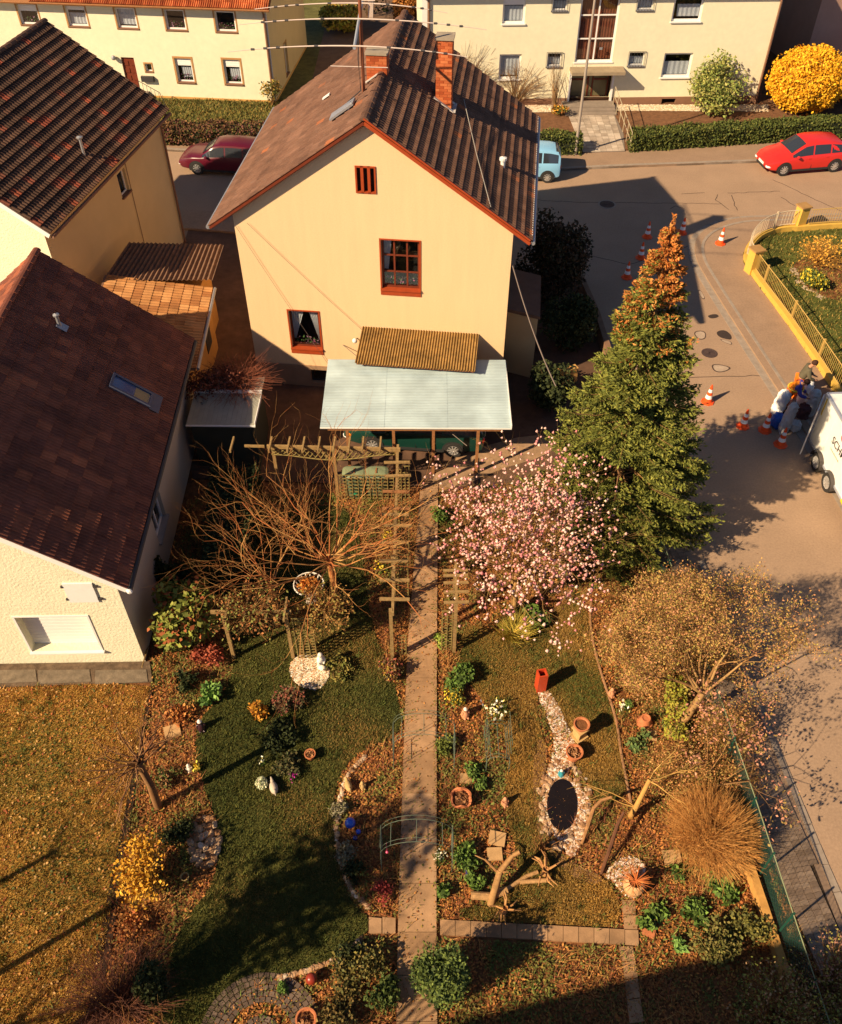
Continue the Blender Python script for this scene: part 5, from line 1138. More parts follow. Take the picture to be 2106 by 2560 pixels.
# ================================================================== PEOPLE AND BAGS
def skinned(name, pts, edges, rad, m, parent, root=0, sub=2):
    me = bpy.data.meshes.new(name); me.from_pydata(pts, edges, []); me.materials.append(m); o = bpy.data.objects.new(name, me); COL.objects.link(o); o.parent = parent
    sk = o.modifiers.new('skin', 'SKIN'); sk.use_smooth_shade = True; sub_ = o.modifiers.new('sub', 'SUBSURF'); sub_.levels = sub; sub_.render_levels = sub
    for i, r in enumerate(rad):
        d = me.skin_vertices[0].data[i]; d.radius = (r, r) if not hasattr(r, '__len__') else r; d.use_root = (i == root)
    return o
def person(label, loc, rz, J, top, legs_m, skin_m, hair_m, vest=None):
    """J: joints in local coordinates (x forward, y left)."""
    t = thing('person', label, 'person', loc, rz)
    g = lambda k: J[k]
    P = ['pelvis', 'chest', 'neck', 'head', 'headtop', 'lsh', 'lel', 'lwr', 'lhand', 'rsh', 'rel', 'rwr', 'rhand', 'lhip', 'lkn', 'lan', 'ltoe', 'rhip', 'rkn', 'ran', 'rtoe']
    E = [(0, 1), (1, 2), (2, 3), (3, 4), (1, 5), (5, 6), (6, 7), (7, 8), (1, 9), (9, 10), (10, 11), (11, 12), (0, 13), (13, 14), (14, 15), (15, 16), (0, 17), (17, 18), (18, 19), (19, 20)]
    rd = [.12, .13, .055, .095, .085, .065, .045, .032, .035, .065, .045, .032, .035, .085, .058, .042, .035, .085, .058, .042, .035]
    skinned('body', [g(k) for k in P], E, rd, skin_m, t)
    jm = [g(k) for k in ('pelvis', 'chest', 'neck0', 'lsh', 'lel', 'lwr', 'rsh', 'rel', 'rwr')]
    skinned('jacket', jm, [(0, 1), (1, 2), (1, 3), (3, 4), (4, 5), (1, 6), (6, 7), (7, 8)], [(.19, .15), (.20, .15), .09, .095, .068, .055, .095, .068, .055], top, t)
    if vest: skinned('vest', [g('pelvis'), g('chest'), g('neck0'), g('lsh'), g('rsh')], [(0, 1), (1, 2), (1, 3), (1, 4)], [(.23, .19), (.25, .20), .13, .12, .12], vest, t); f = MB(); cc_ = Vector(g('chest')); pp_ = Vector(g('pelvis')); [f.tube([cc_.lerp(pp_, .25) + Vector((.26 * math.cos(a), .27 * math.sin(a), 0)) for a in [2 * math.pi * k / 16 for k in range(17)]], .022, 5)]; f.build('reflective_band', yel, t)
    lm = [g(k) for k in ('pelvis', 'lhip', 'lkn', 'lan', 'rhip', 'rkn', 'ran')]
    skinned('trousers', lm, [(0, 1), (1, 2), (2, 3), (0, 4), (4, 5), (5, 6)], [.155, .115, .082, .07, .115, .082, .07], legs_m, t)
    h = Vector(g('head')); f = MB(); hd = (Vector(g('headtop')) - Vector(g('neck'))).normalized(); fwd = Vector((1, 0, 0)); fwd = (fwd - hd * fwd.dot(hd)).normalized()
    c = h + hd * .035 - fwd * .02; f.blob(c, (.112, .10, .105), 12, 8, .04); f.build('hair', hair_m, t, smooth=True)
    f = MB(); f.blob(h + fwd * .105 - hd * .02, (.018, .015, .02), 6, 4)
    for s in (-1, 1): f.blob(h + fwd * .02 + Vector((0, s * .098, 0)) - hd * .01, (.02, .012, .03), 6, 4)
    f.build('nose_and_ears', skin_m, t)
    for k, s in (('ltoe', 'lan'), ('rtoe', 'ran')):
        a, b = Vector(g(s)), Vector(g(k)); f = MB(); f.tube([(a.x - .06, a.y, .05), (a.x + .06, a.y, .06), (b.x, b.y, .045), (b.x + .04, b.y, .035)], [.05, .055, .045, .03], 8); f.build('boot', trim_m, t)
    for k, w_ in (('lhand', 'lwr'), ('rhand', 'rwr')):
        a, b = Vector(g(w_)), Vector(g(k)); d = (b - a).normalized(); sd = d.cross(Vector((0, 0, 1))).normalized(); f = MB()
        for q in range(4): o_ = sd * (.018 * (q - 1.5)); f.tube([b + o_, b + o_ + d * (.05 - .006 * abs(q - 1.3)), b + o_ + d * .07 + Vector((0, 0, -.03))], [.009, .009, .006], 5)
        f.tube([a + sd * .03 + d * .03, b + sd * .05], [.011, .008], 5); f.build('fingers', skin_m, t)
    return t
skin_m = mat('skin', (.45, .22, .13), .6); hair_b = mat('brown_hair', (.05, .02, .01), .8)
jk = mat('grey_green_jacket', (.11, .095, .06), .9, .12, 6); orng = mat('orange_workwear', (.8, .16, .01), .7, .05, 8); hv = mat('hi_vis_orange', (.9, .24, .01), .6, .04); blu = mat('blue_sleeve', (.06, .06, .3), .8); yel = mat('hi_vis_yellow', (.85, .62, .06), .6); dkt = mat('dark_trousers', (.06, .04, .04), .9)
stand = dict(pelvis=(0, 0, .92), chest=(.12, 0, 1.28), neck0=(.17, 0, 1.42), neck=(.19, 0, 1.46), head=(.27, 0, 1.57), headtop=(.32, 0, 1.66), lsh=(.13, .19, 1.36), lel=(.22, .24, 1.1), lwr=(.42, .14, 1.0), lhand=(.5, .11, .99), rsh=(.13, -.19, 1.36), rel=(.22, -.24, 1.1), rwr=(.42, -.14, 1.0), rhand=(.5, -.11, .99), lhip=(0, .1, .86), lkn=(.05, .12, .48), lan=(-.03, .13, .09), ltoe=(.12, .15, .04), rhip=(0, -.1, .86), rkn=(.03, -.12, .48), ran=(-.05, -.13, .09), rtoe=(.1, -.15, .04))
bend = dict(stand, pelvis=(-.05, 0, .9), chest=(.2, 0, 1.17), neck0=(.29, 0, 1.28), neck=(.31, 0, 1.31), head=(.40, 0, 1.38), headtop=(.46, 0, 1.45), lsh=(.22, .19, 1.23), lel=(.3, .25, .98), lwr=(.52, .16, .85), lhand=(.6, .13, .8), rsh=(.22, -.19, 1.23), rel=(.34, -.24, .98), rwr=(.56, -.14, .88), rhand=(.64, -.1, .85))
pA_ = G(1968, 1012); pB_ = G(1965, 1050)
person('man in dark grey-green jacket and orange trousers looking down beside the yellow wall', (13.28, 24.95, .0), R(-12), stand, jk, orng, skin_m, hair_b)
person('worker in orange and yellow high-visibility vest handling bags behind the trailer', (12.72, 24.25, 0), R(-25), bend, blu, orng, skin_m, hair_b, hv)
sack_w = mat('white_sack', (.80, .78, .76), .7, .06, 5, .8, 14); sack_g = mat('grey_white_liner', (.50, .48, .46), .6, .1, 4, .9, 12); sack_b = mat('blue_sack', (.02, .09, .38), .5, .1, 5, .6, 15)
def sack(label, x, y, r, h, m, lean=(0, 0), cat='sack', name='waste_sack'):
    f = MB(); n = 16; prof = [(.55, 0), (1, .06), (1.08, .25), (1., .42), (1.06, .6), (.96, .75), (.98, .88), (.6, .97), (.05, 1.)]
    for k, (a, z) in enumerate(prof):
        for j in range(n):
            an = 2 * math.pi * j / n; q = r * .86 * a * (1 + random.uniform(-.20, .16)); f.v.append((q * math.cos(an) + lean[0] * z, q * math.sin(an) + lean[1] * z, z * h))
    for k in range(len(prof) - 1):
        for j in range(n): f.f.append((k * n + j, k * n + (j + 1) % n, (k + 1) * n + (j + 1) % n, (k + 1) * n + j)); f.m.append(0)
    o = f.build(name, m, smooth=True); o.location = (x, y, 0); sb = o.modifiers.new('s', 'SUBSURF'); sb.levels = sb.render_levels = 2; tx = bpy.data.textures.new('folds', 'CLOUDS'); tx.noise_scale = .09; dm = o.modifiers.new('folds', 'DISPLACE'); dm.texture = tx; dm.strength = .10; dm.mid_level = .5; dm.texture_coords = 'LOCAL'
    return tag(o, label, cat)
def gz(u, v, z=0): g = G(u, v, z); return g.x, g.y
sack('tall bright white sack left of the worker in the orange vest', *gz(1938, 1035), .25, 1.05, sack_w, (.12, 0))
sack('tall crumpled pale grey roll standing in front of the worker', *gz(1955, 1082), .2, 1.25, sack_g, (.12, .1), 'roll', 'liner_roll')
sack('shiny blue sack between two traffic cones', *gz(1940, 1064), .27, .5, sack_b)
sack('white sack behind the worker close to the trailer roof', *gz(2003, 1010), .24, 1.0, sack_w)
sack('grey-white sack standing at the open trailer door', *gz(2018, 1040), .23, 1.15, sack_g)
sack('low pale sack lying under the open trailer door', *gz(1985, 1072), .24, .3, sack_g)
sack('dark brown sack in the shadow next to the trailer door', *gz(2003, 1045), .25, .6, mat('dark_sack', (.08, .03, .03), .6))
# ================================================================== ANTENNA ON THE ROOF
al = mat('antenna_aluminium', (.62, .5, .42), .5, .05)
rust = mat('rusty_mast', (.22, .07, .03), .8, .2, 12)
mb_ = pmat(main) @ on_roof(910, 231, False)
ant = thing('roof_antenna', 'large three-element beam antenna on a rusty mast above the brown roof', 'antenna', tuple(mb_))
zt = 11.45
MB().tube([mb_ + Vector((0, 0, -.2)), Vector((mb_.x, mb_.y, zt + .5))], .05, 8).build('mast', rust, ant, world=True)
rows = [((560, 141), (887, 115), (1171, 127)), ((591, 74), (897, 47), (1218, 59)), ((630, 25), (905, 8), (1120, 13))]
c0 = G(887, 115, zt); c2 = G(905, 8, zt)
MB().tube([c0 - Vector((0, .15, 0)), c2 + Vector((0, .8, 0))], .045, 8).build('boom', mat('boom_grey', (.3, .32, .36), .5), ant, world=True)
for l, c, r in rows:
    C_ = G(*c, zt + .05); f = MB(); dirx = Vector((1, -.06, 0)).normalized()
    lx = (G(*l, zt) - C_).length; rx = (G(*r, zt) - C_).length
    pts = []
    for k in range(-10, 11):
        t = k / 10; Lh = lx if t < 0 else rx; pts.append(C_ + dirx * (t * Lh) + Vector((0, 0, -.22 * t * t)))
    f.tube(pts, [.010 + .012 * (1 - abs(k) / 10) for k in range(-10, 11)], 6); el = f.build('element', al, ant, world=True)
    f = MB()
    for k in (-8, -7, -6, -3, 3, 6, 7, 8): p = pts[k + 10]; f.tube([p - dirx * .05, p + dirx * .05], .03, 6)
    f.build('trap', darkmetal, ant, world=True)
q = Vector((mb_.x, mb_.y, 10.15)); f = MB(); f.tube([q + Vector((-.95, -.1, .05)), q + Vector((.75, .05, -.05))], .018, 5); f.build('dipole_arm', al, ant, world=True)
f = MB(); q = Vector((mb_.x + .28, mb_.y + .1, zt + .45))
for k in range(5): f.tube([q + Vector((-.05 + .03 * k, 0, -.45)), q + Vector((-.0 + .03 * k, .1, .5))], .012, 4)
f.tube([q + Vector((-.3, 0, 0)), q + Vector((.15, 0, 0))], .015, 4); f.build('small_grid_antenna', al, ant, world=True)
MB().tube([mb_ + Vector((-.04, -.08, 2.1)), mb_ + Vector((-.12, -.1, 1.0)), mb_ + Vector((-.08, -.1, .1)), mb_ + Vector((-.5, -.25, -.2))], .018, 5).build('cable', darkmetal, ant, world=True)
# cables between the houses
wire = mat('wire_grey', (.16, .12, .10), .6)
def cable(label, pts, r=.012, sag=.3):
    a, b = Vector(pts[0]), Vector(pts[1]); P = [a.lerp(b, t / 14) - Vector((0, 0, sag * 4 * (t / 14) * (1 - t / 14))) for t in range(15)]
    o = MB().tube(P, r, 5).build('overhead_cable', wire); return tag(o, label, 'cable')
Wm = pmat(main)
cable('thick cable running from the right wall of the peach house into the conifer', (Wm @ Vector((8.78, .1, 5.35)), G(1390, 965, 2.5)), .022, .25)
cable('thin dark cable sagging across the pale carport roof', (Wm @ Vector((3.2, -.03, 1.9)), Vector((1.45, 20.9, 1.35))), .014, -.0)
cable('thin wire slanting down across the upper left of the peach gable', (Wm @ Vector((.05, -.06, 6.2)), Wm @ Vector((2.6, -.06, 1.1))), .006, .05)
cable('thin wire crossing the peach gable towards the round wall lamp', (Wm @ Vector((.45, -.06, 6.3)), Wm @ Vector((4.0, -.06, 2.5))), .006, .05)
# ================================================================== GARDEN GROUND
def pxy(*uv): return np.array([[G(u, v).x, G(u, v).y] for u, v in uv])
nlawn_px = [(-400, 1722), (0, 1718), (380, 1706), (372, 1750), (352, 1850), (330, 1950), (300, 2120), (283, 2250), (255, 2400), (225, 2700), (-700, 2700)]
glawn_px = [(560, 1570), (570, 1480), (610, 1400), (650, 1300), (780, 1262), (890, 1275), (905, 1400), (930, 1560), (960, 1640), (975, 1670), (1004, 1780), (1004, 1830), (930, 1865), (880, 1895), (848, 1940), (832, 2010), (836, 2100), (856, 2190), (880, 2260), (925, 2292), (915, 2340), (860, 2385), (800, 2415), (700, 2440), (620, 2470), (560, 2520), (500, 2640), (390, 2640), (405, 2540), (425, 2460), (430, 2370), (470, 2290), (520, 2230), (545, 2170), (548, 2080), (530, 2020), (505, 1950), (488, 1880), (495, 1800), (560, 1740), (590, 1660)]
rlawn_px = [(1140, 1600), (1180, 1555), (1260, 1590), (1330, 1580), (1410, 1500), (1470, 1520), (1478, 1600), (1500, 1690), (1535, 1790), (1555, 1880), (1572, 1990), (1500, 2020), (1475, 1960), (1440, 1930), (1430, 1850), (1390, 1800), (1360, 1730), (1340, 1740), (1345, 1800), (1370, 1880), (1350, 1950), (1345, 2030), (1380, 2110), (1440, 2170), (1510, 2195), (1550, 2250), (1548, 2320), (1420, 2312), (1260, 2304), (1150, 2298), (1145, 2270), (1240, 2262), (1300, 2200), (1290, 2120), (1265, 2040), (1262, 1960), (1275, 1880), (1245, 1810), (1200, 1740), (1150, 1680)]
sm_ = lambda px: smoothpts([Vector((p[0], p[1], 0)) for p in pxy(*px)], 1)
nl, gl, rl = sm_(nlawn_px), sm_(glawn_px), sm_(rlawn_px)
polysheet('neighbour_lawn', nl, .012, lawn_b); polysheet('garden_lawn', gl, .008, lawn_g)
polysheet('right_lawn', rl, .008, mat('lawn_base_mixed', (.22, .13, .032), 1., .4, 4, .9, 40, vscale2=.9, spec=.1))
npa = lambda P: np.array([[p.x, p.y] for p in P])
nlA, glA, rlA = npa(nl), npa(gl), npa(rl)
# paths of separate slabs
pslab = tilemat('path_slab', [(0, (.31, .18, .092)), (.5, (.36, .21, .108)), (1, (.40, .24, .13))], .9)
def slabrow(root, quads, z=.05, t=.07, gap=.008, m=None):
    for q in quads:
        q = [Vector((p[0], p[1], 0)) for p in q]; c = sum(q, Vector()) / 4; q = [c + (p - c) * (1 - gap / max(.1, (p - c).length)) for p in q]
        f = MB(); dz = random.uniform(-.005, .005); f.v = [(p.x, p.y, z - t) for p in q] + [(p.x, p.y, z + dz) for p in q]; f.f = [(3,2,1,0),(4,5,6,7),(0,1,5,4),(1,2,6,5),(2,3,7,6),(3,0,4,7)]; f.m = [0] * 6
        o = f.build('path_slab', m or pslab, root)
        if o.data.polygons[1].normal.z < 0: o.data.flip_normals()
gp = bpy.data.objects.new('garden_path', None); COL.objects.link(gp); gp['kind'] = 'structure'
vs = [2640, 2555, 2440, 2332, 2210, 2090, 1985, 1880, 1788, 1697, 1610, 1535, 1460, 1393, 1330, 1268, 1212]
lx = lambda v: np.interp(v, [1212, 1600, 1760, 2060, 2300, 2560, 2640], [1052, 1020, 1013, 1003, 995, 991, 990]); rx = lambda v: np.interp(v, [1212, 1600, 2300, 2640], [1096, 1093, 1092, 1095])
slabrow(gp, [(G(lx(a), a), G(rx(a), a), G(rx(b), b), G(lx(b), b)) for a, b in zip(vs[:-1], vs[1:])])
cpth = bpy.data.objects.new('cross_path', None); COL.objects.link(cpth); cpth['kind'] = 'structure'
us = np.linspace(1100, 1562, 13); T_ = lambda u: np.interp(u, [1100, 1598], [2299, 2326]); B2 = lambda u: np.interp(u, [1100, 1598], [2338, 2364])
slabrow(cpth, [(G(a, B2(a)), G(b, B2(b)), G(b, T_(b)), G(a, T_(a))) for a, b in zip(us[:-1], us[1:])] + [(G(1562, 2363), G(1598, 2365), G(1596, 2326), G(1562, 2325)), (G(1560, 2324), G(1594, 2325), G(1590, 2288), G(1557, 2287)), (G(1557, 2286), G(1590, 2287), G(1588, 2250), G(1554, 2250)), (G(1555, 2405), G(1588, 2402), G(1582, 2367), G(1546, 2367)), (G(1561, 2450), G(1595, 2445), G(1588, 2403), G(1555, 2406)), (G(1567, 2500), G(1601, 2495), G(1595, 2446), G(1561, 2451)), (G(1574, 2560), G(1610, 2555), G(1601, 2496), G(1567, 2501))], .035)
slabrow(cpth, [(G(a, 2335), G(b, 2334), G(b, 2296), G(a, 2293)) for a, b in ((922, 955), (956, 990))], .035)
polysheet('sand_ring', smoothpts(GP((1335, 1850), (1370, 1850), (1365, 1930), (1352, 2030), (1385, 2110), (1440, 2165), (1510, 2190), (1500, 2215), (1430, 2195), (1360, 2130), (1332, 2030)), 2), .012, mat('sandy_edge', (.24, .13, .06), 1., .3, 8, .6, 40))
edgep = [G(u, v) for u, v in ((1478, 1500), (1475, 1560), (1490, 1640), (1515, 1720), (1542, 1800), (1552, 1880), (1568, 1960), (1578, 2010))]
f = MB(); f.tube([Vector((p.x, p.y, .02)) for p in smoothpts(edgep, 2, False)], .035, 6); f.build('lawn_edging', mat('edging', (.3, .16, .08), .9, .2, 5), kind='structure')
# retaining wall, fence at the right
gw = thing('retaining_wall', 'low ochre garden wall under the green mesh fence', 'wall', tuple(G(1850, 2150)))
f = MB(); W0 = [G(1826, 2080), G(1841, 2118), G(1896, 2284), G(1950, 2450)]
for a, b in zip(W0[:-1], W0[1:]):
    d = (b - a).normalized(); n = Vector((-d.y, d.x, 0)) * .17; u = Vector((0, 0, .28))
    for q in ([a, b, b + u, a + u], [a + n + u, b + n + u, b + n, a + n], [a + u, b + u, b + n + u, a + n + u]): f.face([p - Vector((0, 0, .0)) for p in q])
f.build('wall', mat('ochre_wall', (.50, .26, .07), .9, .2, 6, .3, 40), gw, world=True)
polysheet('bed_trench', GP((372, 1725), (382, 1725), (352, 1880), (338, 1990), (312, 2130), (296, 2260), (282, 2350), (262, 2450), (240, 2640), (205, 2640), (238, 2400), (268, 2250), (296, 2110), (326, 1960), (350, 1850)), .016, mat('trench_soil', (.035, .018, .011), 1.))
fn = thing('mesh_fence', 'green wire mesh fence along the side road with thin posts', 'fence', tuple(G(1700, 1700)))
FP_ = [Vector((6.72, 19.6, 0)), Vector((6.95, 16.2, 0)), Vector((7.3, 12.2, 0)), Vector((7.5, 9.2, 0)), Vector((7.62, 6.7, 0)), Vector((7.75, 4.2, 0))]
gm = mat('green_mesh', (.01, .06, .04), .6, .1); f = MB(); top_ = []
L_ = 0
for a, b in zip(FP_[:-1], FP_[1:]):
    n = int((b - a).length / .10)
    for k in range(n):
        t = k / n; p = a.lerp(b, t)
        for s in (-1, 1):
            q = a.lerp(b, min(1, max(0, t + s * .5 / (b - a).length)))
            f.bar(p + Vector((0, 0, .3 if s > 0 else .3)), q + Vector((0, 0, 1.22)), .004, .004)
f.build('wire_mesh', gm, fn, world=True, kind='stuff')
f = MB()
for a, b in zip(FP_[:-1], FP_[1:]): f.face([a + Vector((0, 0, .3)), b + Vector((0, 0, .3)), b + Vector((0, 0, 1.2)), a + Vector((0, 0, 1.2))])
m_ = bpy.data.materials.new('privacy_netting'); m_.use_nodes = True; t_ = m_.node_tree; bs = t_.nodes['Principled BSDF']; bs.inputs['Base Color'].default_value = (.010, .045, .036, 1); bs.inputs['Roughness'].default_value = .9
tr_ = t_.nodes.new('ShaderNodeBsdfTransparent'); mx_ = t_.nodes.new('ShaderNodeMixShader'); mx_.inputs[0].default_value = .42; t_.links.new(tr_.outputs[0], mx_.inputs[1]); t_.links.new(bs.outputs[0], mx_.inputs[2]); t_.links.new(mx_.outputs[0], t_.nodes['Material Output'].inputs[0])
f.build('netting', m_, fn, world=True)
for a, b in zip(FP_[:-1], FP_[1:]):
    f = MB(); f.tube([a + Vector((0, 0, 1.22)), b + Vector((0, 0, 1.22))], .012, 5); f.build('top_wire', mat('fence_wire', (.25, .28, .15), .6), fn, world=True)
    for k in range(2): p = a.lerp(b, k / 2); MB().tube([p, p + Vector((0, 0, 1.28))], .025, 6).build('post', gm, fn, world=True)
# boundary wall beside the house yard
bw = thing('boundary_wall', 'low brown boundary wall between the house yard and the side road', 'wall', (6.7, 28, 0))
f = MB(); Q = [Vector((6.45, 33.2, 0)), Vector((6.85, 29.5, 0)), Vector((7.05, 24.4, 0)), Vector((6.75, 20.5, 0))]
for a, b in zip(Q[:-1], Q[1:]): f.bar(a + Vector((0, 0, .3)), b + Vector((0, 0, .3)), .2, .6)
f.build('wall', mat('wall_brown', (.22, .12, .07), .95, .25, 4, .4, 40), bw, world=True)
f = MB(); f.bar(G(1392, 945, .75), G(1440, 932, .75), .25, .6); f.build('wall_end', ochre, bw, world=True)  # sunlit piece of the brown wall; the light is put in as ochre
polysheet('sunlit_drive', smoothpts(GP((1075, 1215), (1100, 1165), (1180, 1125), (1330, 1085), (1400, 1100), (1370, 1140), (1230, 1180), (1130, 1235)), 1), .022, mat('sunlit_drive_paving', (.34, .21, .12), .95, .2, 3, .3, 50, vscale2=9, vamp=.5))  # tan paving; its pale colour also paints the sunlit band
# porch at the right side of the house
pz = 2.75; pc_ = [G(1271, 669, pz), G(1353, 689, pz), G(1351, 792, pz), G(1264, 771, pz)]
po = thing('side_porch', 'flat-roofed porch in deep shade on the right side of the peach house', 'porch', (pc_[2].x, pc_[2].y, 0))
f = MB(); 
for z0, z1 in ((pz - .12, pz),):
    q0 = [Vector((p.x, p.y, z0)) for p in pc_]; q1 = [Vector((p.x, p.y, z1)) for p in pc_]; f.face(q1); f.face(q0[::-1]); [f.face([q0[i], q0[(i + 1) % 4], q1[(i + 1) % 4], q1[i]]) for i in range(4)]
f.build('flat_roof', mat('porch_roof', (.16, .09, .06), .9, .15, 3), po, world=True)
f = MB(); c = sum(pc_, Vector()) / 4; q0 = [Vector((c.x + (p.x - c.x) * .9, c.y + (p.y - c.y) * .9, 0)) for p in pc_]
[f.face([q0[i], q0[(i + 1) % 4], q0[(i + 1) % 4] + Vector((0, 0, pz - .12)), q0[i] + Vector((0, 0, pz - .12))]) for i in range(4)]; f.build('walls', tan, po, world=True)
# ================================================================== SHADE-CASTING BUILDING BEHIND THE CAMERA
a_ = G(1100, 2560); b_ = G(1761, 2390); HB = 12.; sh = Vector((Ld.x, Ld.y, 0)) / -Ld.z * HB; d_ = (b_ - a_).normalized()
p0, p1 = a_ - sh - d_ * 2.0, b_ - sh + d_ * 9; nn = Vector((d_.y, -d_.x, 0))
hb = thing('tall_building', 'plain cream building outside the picture that shades the bottom right corner', 'building', tuple(p0))
f = MB(); q = [p0, p1, p1 + nn * 9, p0 + nn * 9]; u = Vector((0, 0, HB)); [f.face([q[i], q[(i + 1) % 4], q[(i + 1) % 4] + u, q[i] + u]) for i in range(4)]; f.build('wall', cream, hb, world=True)
f = MB(); q = [p + u - Vector((0, 0, .01)) for p in q]; f.face(q); f.build('flat_roof', tm_B, hb, world=True)
# ================================================================== SCATTERED GRASS AND LEAVES
pathA = npa(GP((985, 2640), (1098, 2640), (1096, 1205), (1050, 1205))); cpA = npa(GP((915, 2290), (1600, 2322), (1600, 2368), (915, 2338)))
gardenpoly = GP((380, 1700), (385, 1500), (470, 1250), (600, 1240), (1060, 1225), (1400, 1200), (1590, 1290), (1680, 1480), (1780, 1700), (1870, 2000), (2000, 2330), (2080, 2640), (230, 2640), (300, 2150), (350, 1850))
LIT = [(.34, .12, .035), (.40, .17, .055), (.26, .085, .03), (.18, .065, .028), (.46, .22, .08), (.30, .10, .045), (.24, .08, .04), (.32, .18, .05), (.12, .13, .03), (.16, .12, .03)]
P = scatter(gardenpoly, 120000, [nlA, glA, rlA, pathA, cpA]); P3 = np.column_stack([P, rng.uniform(-.02, .04, len(P))])
def patch(P, cols, s, seed, j=.2):                  # colour drifts: neighbouring leaves share a hue
    r_ = np.random.default_rng(seed); q = np.zeros(len(P))
    for _ in range(7): k = r_.normal(0, s, 2); q += np.sin(P[:, 0] * k[0] + P[:, 1] * k[1] + r_.uniform(0, 6.28))
    q = (q / 3.2 + 1) / 2 + rng.normal(0, .16, len(P)); i = np.clip((q * len(cols)).astype(int), 0, len(cols) - 1)
    return np.clip(np.array(cols)[i] * (1 + rng.uniform(-j, j, (len(P), 1))), 0, 1)
LITP = [(.13, .13, .03), (.22, .17, .04), (.34, .17, .04), (.26, .10, .035), (.32, .11, .035), (.42, .15, .04), (.48, .21, .055), (.38, .17, .045), (.27, .10, .035), (.26, .18, .04), (.14, .14, .03)]
V, F = flatleaves(P3, .034, 1.8, .45); npmesh('leaf_litter', V, F, fol, cols=patch(P, LITP, 1.7, 3), kind='stuff')
P = scatter(gardenpoly, 26000, [nlA, glA, rlA, pathA, cpA]); q_ = np.sin(P[:, 0] * 2.1 + 1) * np.sin(P[:, 1] * 1.7) + np.sin(P[:, 0] * .9 - P[:, 1] * 1.3); P = P[q_ > .15]; V, F = blades(np.column_stack([P, np.zeros(len(P))]), .13, .03, .7); npmesh('ground_cover', V, F, fol, cols=patch(P, [(.09, .14, .03), (.13, .18, .04), (.18, .2, .05), (.2, .14, .05), (.26, .12, .04)], 2.2, 8), kind='stuff')
GRB = [(.15, .14, .03), (.24, .18, .04), (.34, .20, .042), (.42, .22, .045), (.46, .23, .05), (.40, .18, .04), (.34, .15, .04), (.28, .13, .04)]
P = scatter([Vector((p[0], p[1], 0)) for p in nlA], 110000); P = P[P[:, 0] > -11.5]; P3 = np.column_stack([P, np.full(len(P), .012)])
V, F = blades(P3, .045, .022, .9); npmesh('dry_grass', V, F, fol, cols=patch(P, GRB, .9, 5), kind='stuff')
P = scatter([Vector((p[0], p[1], 0)) for p in nlA], 5000); P3 = np.column_stack([P, np.full(len(P), .04)]); V, F = flatleaves(P3, .04, 1.5, .4); npmesh('fallen_leaves', V, F, fol, cols=pick([(.45, .2, .05), (.55, .32, .12), (.3, .08, .03), (.08, .1, .03)], len(P)), kind='stuff')
GRG = [(.05, .065, .016), (.065, .08, .018), (.08, .09, .02), (.095, .10, .022), (.12, .105, .026), (.17, .125, .035), (.22, .13, .035)]
P = scatter(gl, 90000); P3 = np.column_stack([P, np.full(len(P), .008)]); V, F = blades(P3, .055, .020, .8); npmesh('green_grass', V, F, fol, cols=patch(P, GRG, 1.3, 6), kind='stuff')
GRM = [(.34, .19, .038), (.38, .2, .045), (.26, .16, .036), (.28, .15, .035), (.12, .11, .025), (.09, .10, .02), (.16, .12, .03), (.32, .19, .06)]
P = scatter(rl, 60000); P3 = np.column_stack([P, np.full(len(P), .008)]); V, F = blades(P3, .045, .020, .8); npmesh('mixed_grass', V, F, fol, cols=patch(P, sorted(GRM), 1.4, 7), kind='stuff')
P = scatter([Vector((p.x, p.y, 0)) for p in innerw] + [Vector((24, 26, 0)), Vector((24, 38, 0))], 22000); P = P[(P[:, 0] < 23)]; P3 = np.column_stack([P, np.full(len(P), .10)]); V, F = blades(P3, .09, .05, .8); npmesh('corner_grass', V, F, fol, cols=pick([(.10, .11, .025), (.07, .09, .02), (.2, .16, .04), (.3, .2, .05)], len(P)), kind='stuff')
P = rng.uniform([-16, 45.9], [-2, 51.5], (14000, 2)); P3 = np.column_stack([P, np.full(len(P), .12)]); V, F = blades(P3, .12, .07, .8); npmesh('north_grass', V, F, fol, cols=pick([(.16, .14, .03), (.10, .11, .025), (.24, .16, .04)], len(P)), kind='stuff')

# tufts, weeds and leaves blown over lawns and path
for poly, n_, cols_ in (([Vector((p[0], p[1], 0)) for p in nlA], 420, [(.14, .15, .03), (.22, .2, .04), (.36, .2, .05)]), (gl, 300, [(.09, .11, .025), (.14, .14, .03)]), (rl, 240, [(.12, .13, .03), (.3, .18, .05)])):
    C_ = scatter(poly, n_); P = np.repeat(C_, 22, 0) + rng.normal(0, .05, (n_ * 22, 2)); V, F = blades(np.column_stack([P, np.zeros(len(P))]), .10, .024, .6); npmesh('grass_tufts', V, F, fol, cols=np.repeat(pick(cols_, n_, .25), 22, 0), kind='stuff')
P = scatter([Vector((p[0], p[1], 0)) for p in pathA], 420); V, F = flatleaves(np.column_stack([P, np.full(len(P), .065)]), .035, 1.6, .3); npmesh('leaves_on_path', V, F, fol, cols=pick(LITP, len(P)), kind='stuff')
P = np.concatenate([np.column_stack([np.interp(rng.uniform(5, 19, 700), [5, 19], [pathA[0][0], pathA[3][0]]) + rng.normal(0, .03, 700), rng.uniform(5, 19, 700)]), np.column_stack([.36 + rng.normal(0, .03, 700), rng.uniform(5, 19, 700)])]); V, F = blades(np.column_stack([P, np.full(len(P), .03)]), .09, .025, .8); npmesh('path_edge_moss', V, F, fol, cols=pick([(.14, .15, .03), (.2, .16, .04), (.3, .15, .04)], len(P)), kind='stuff')
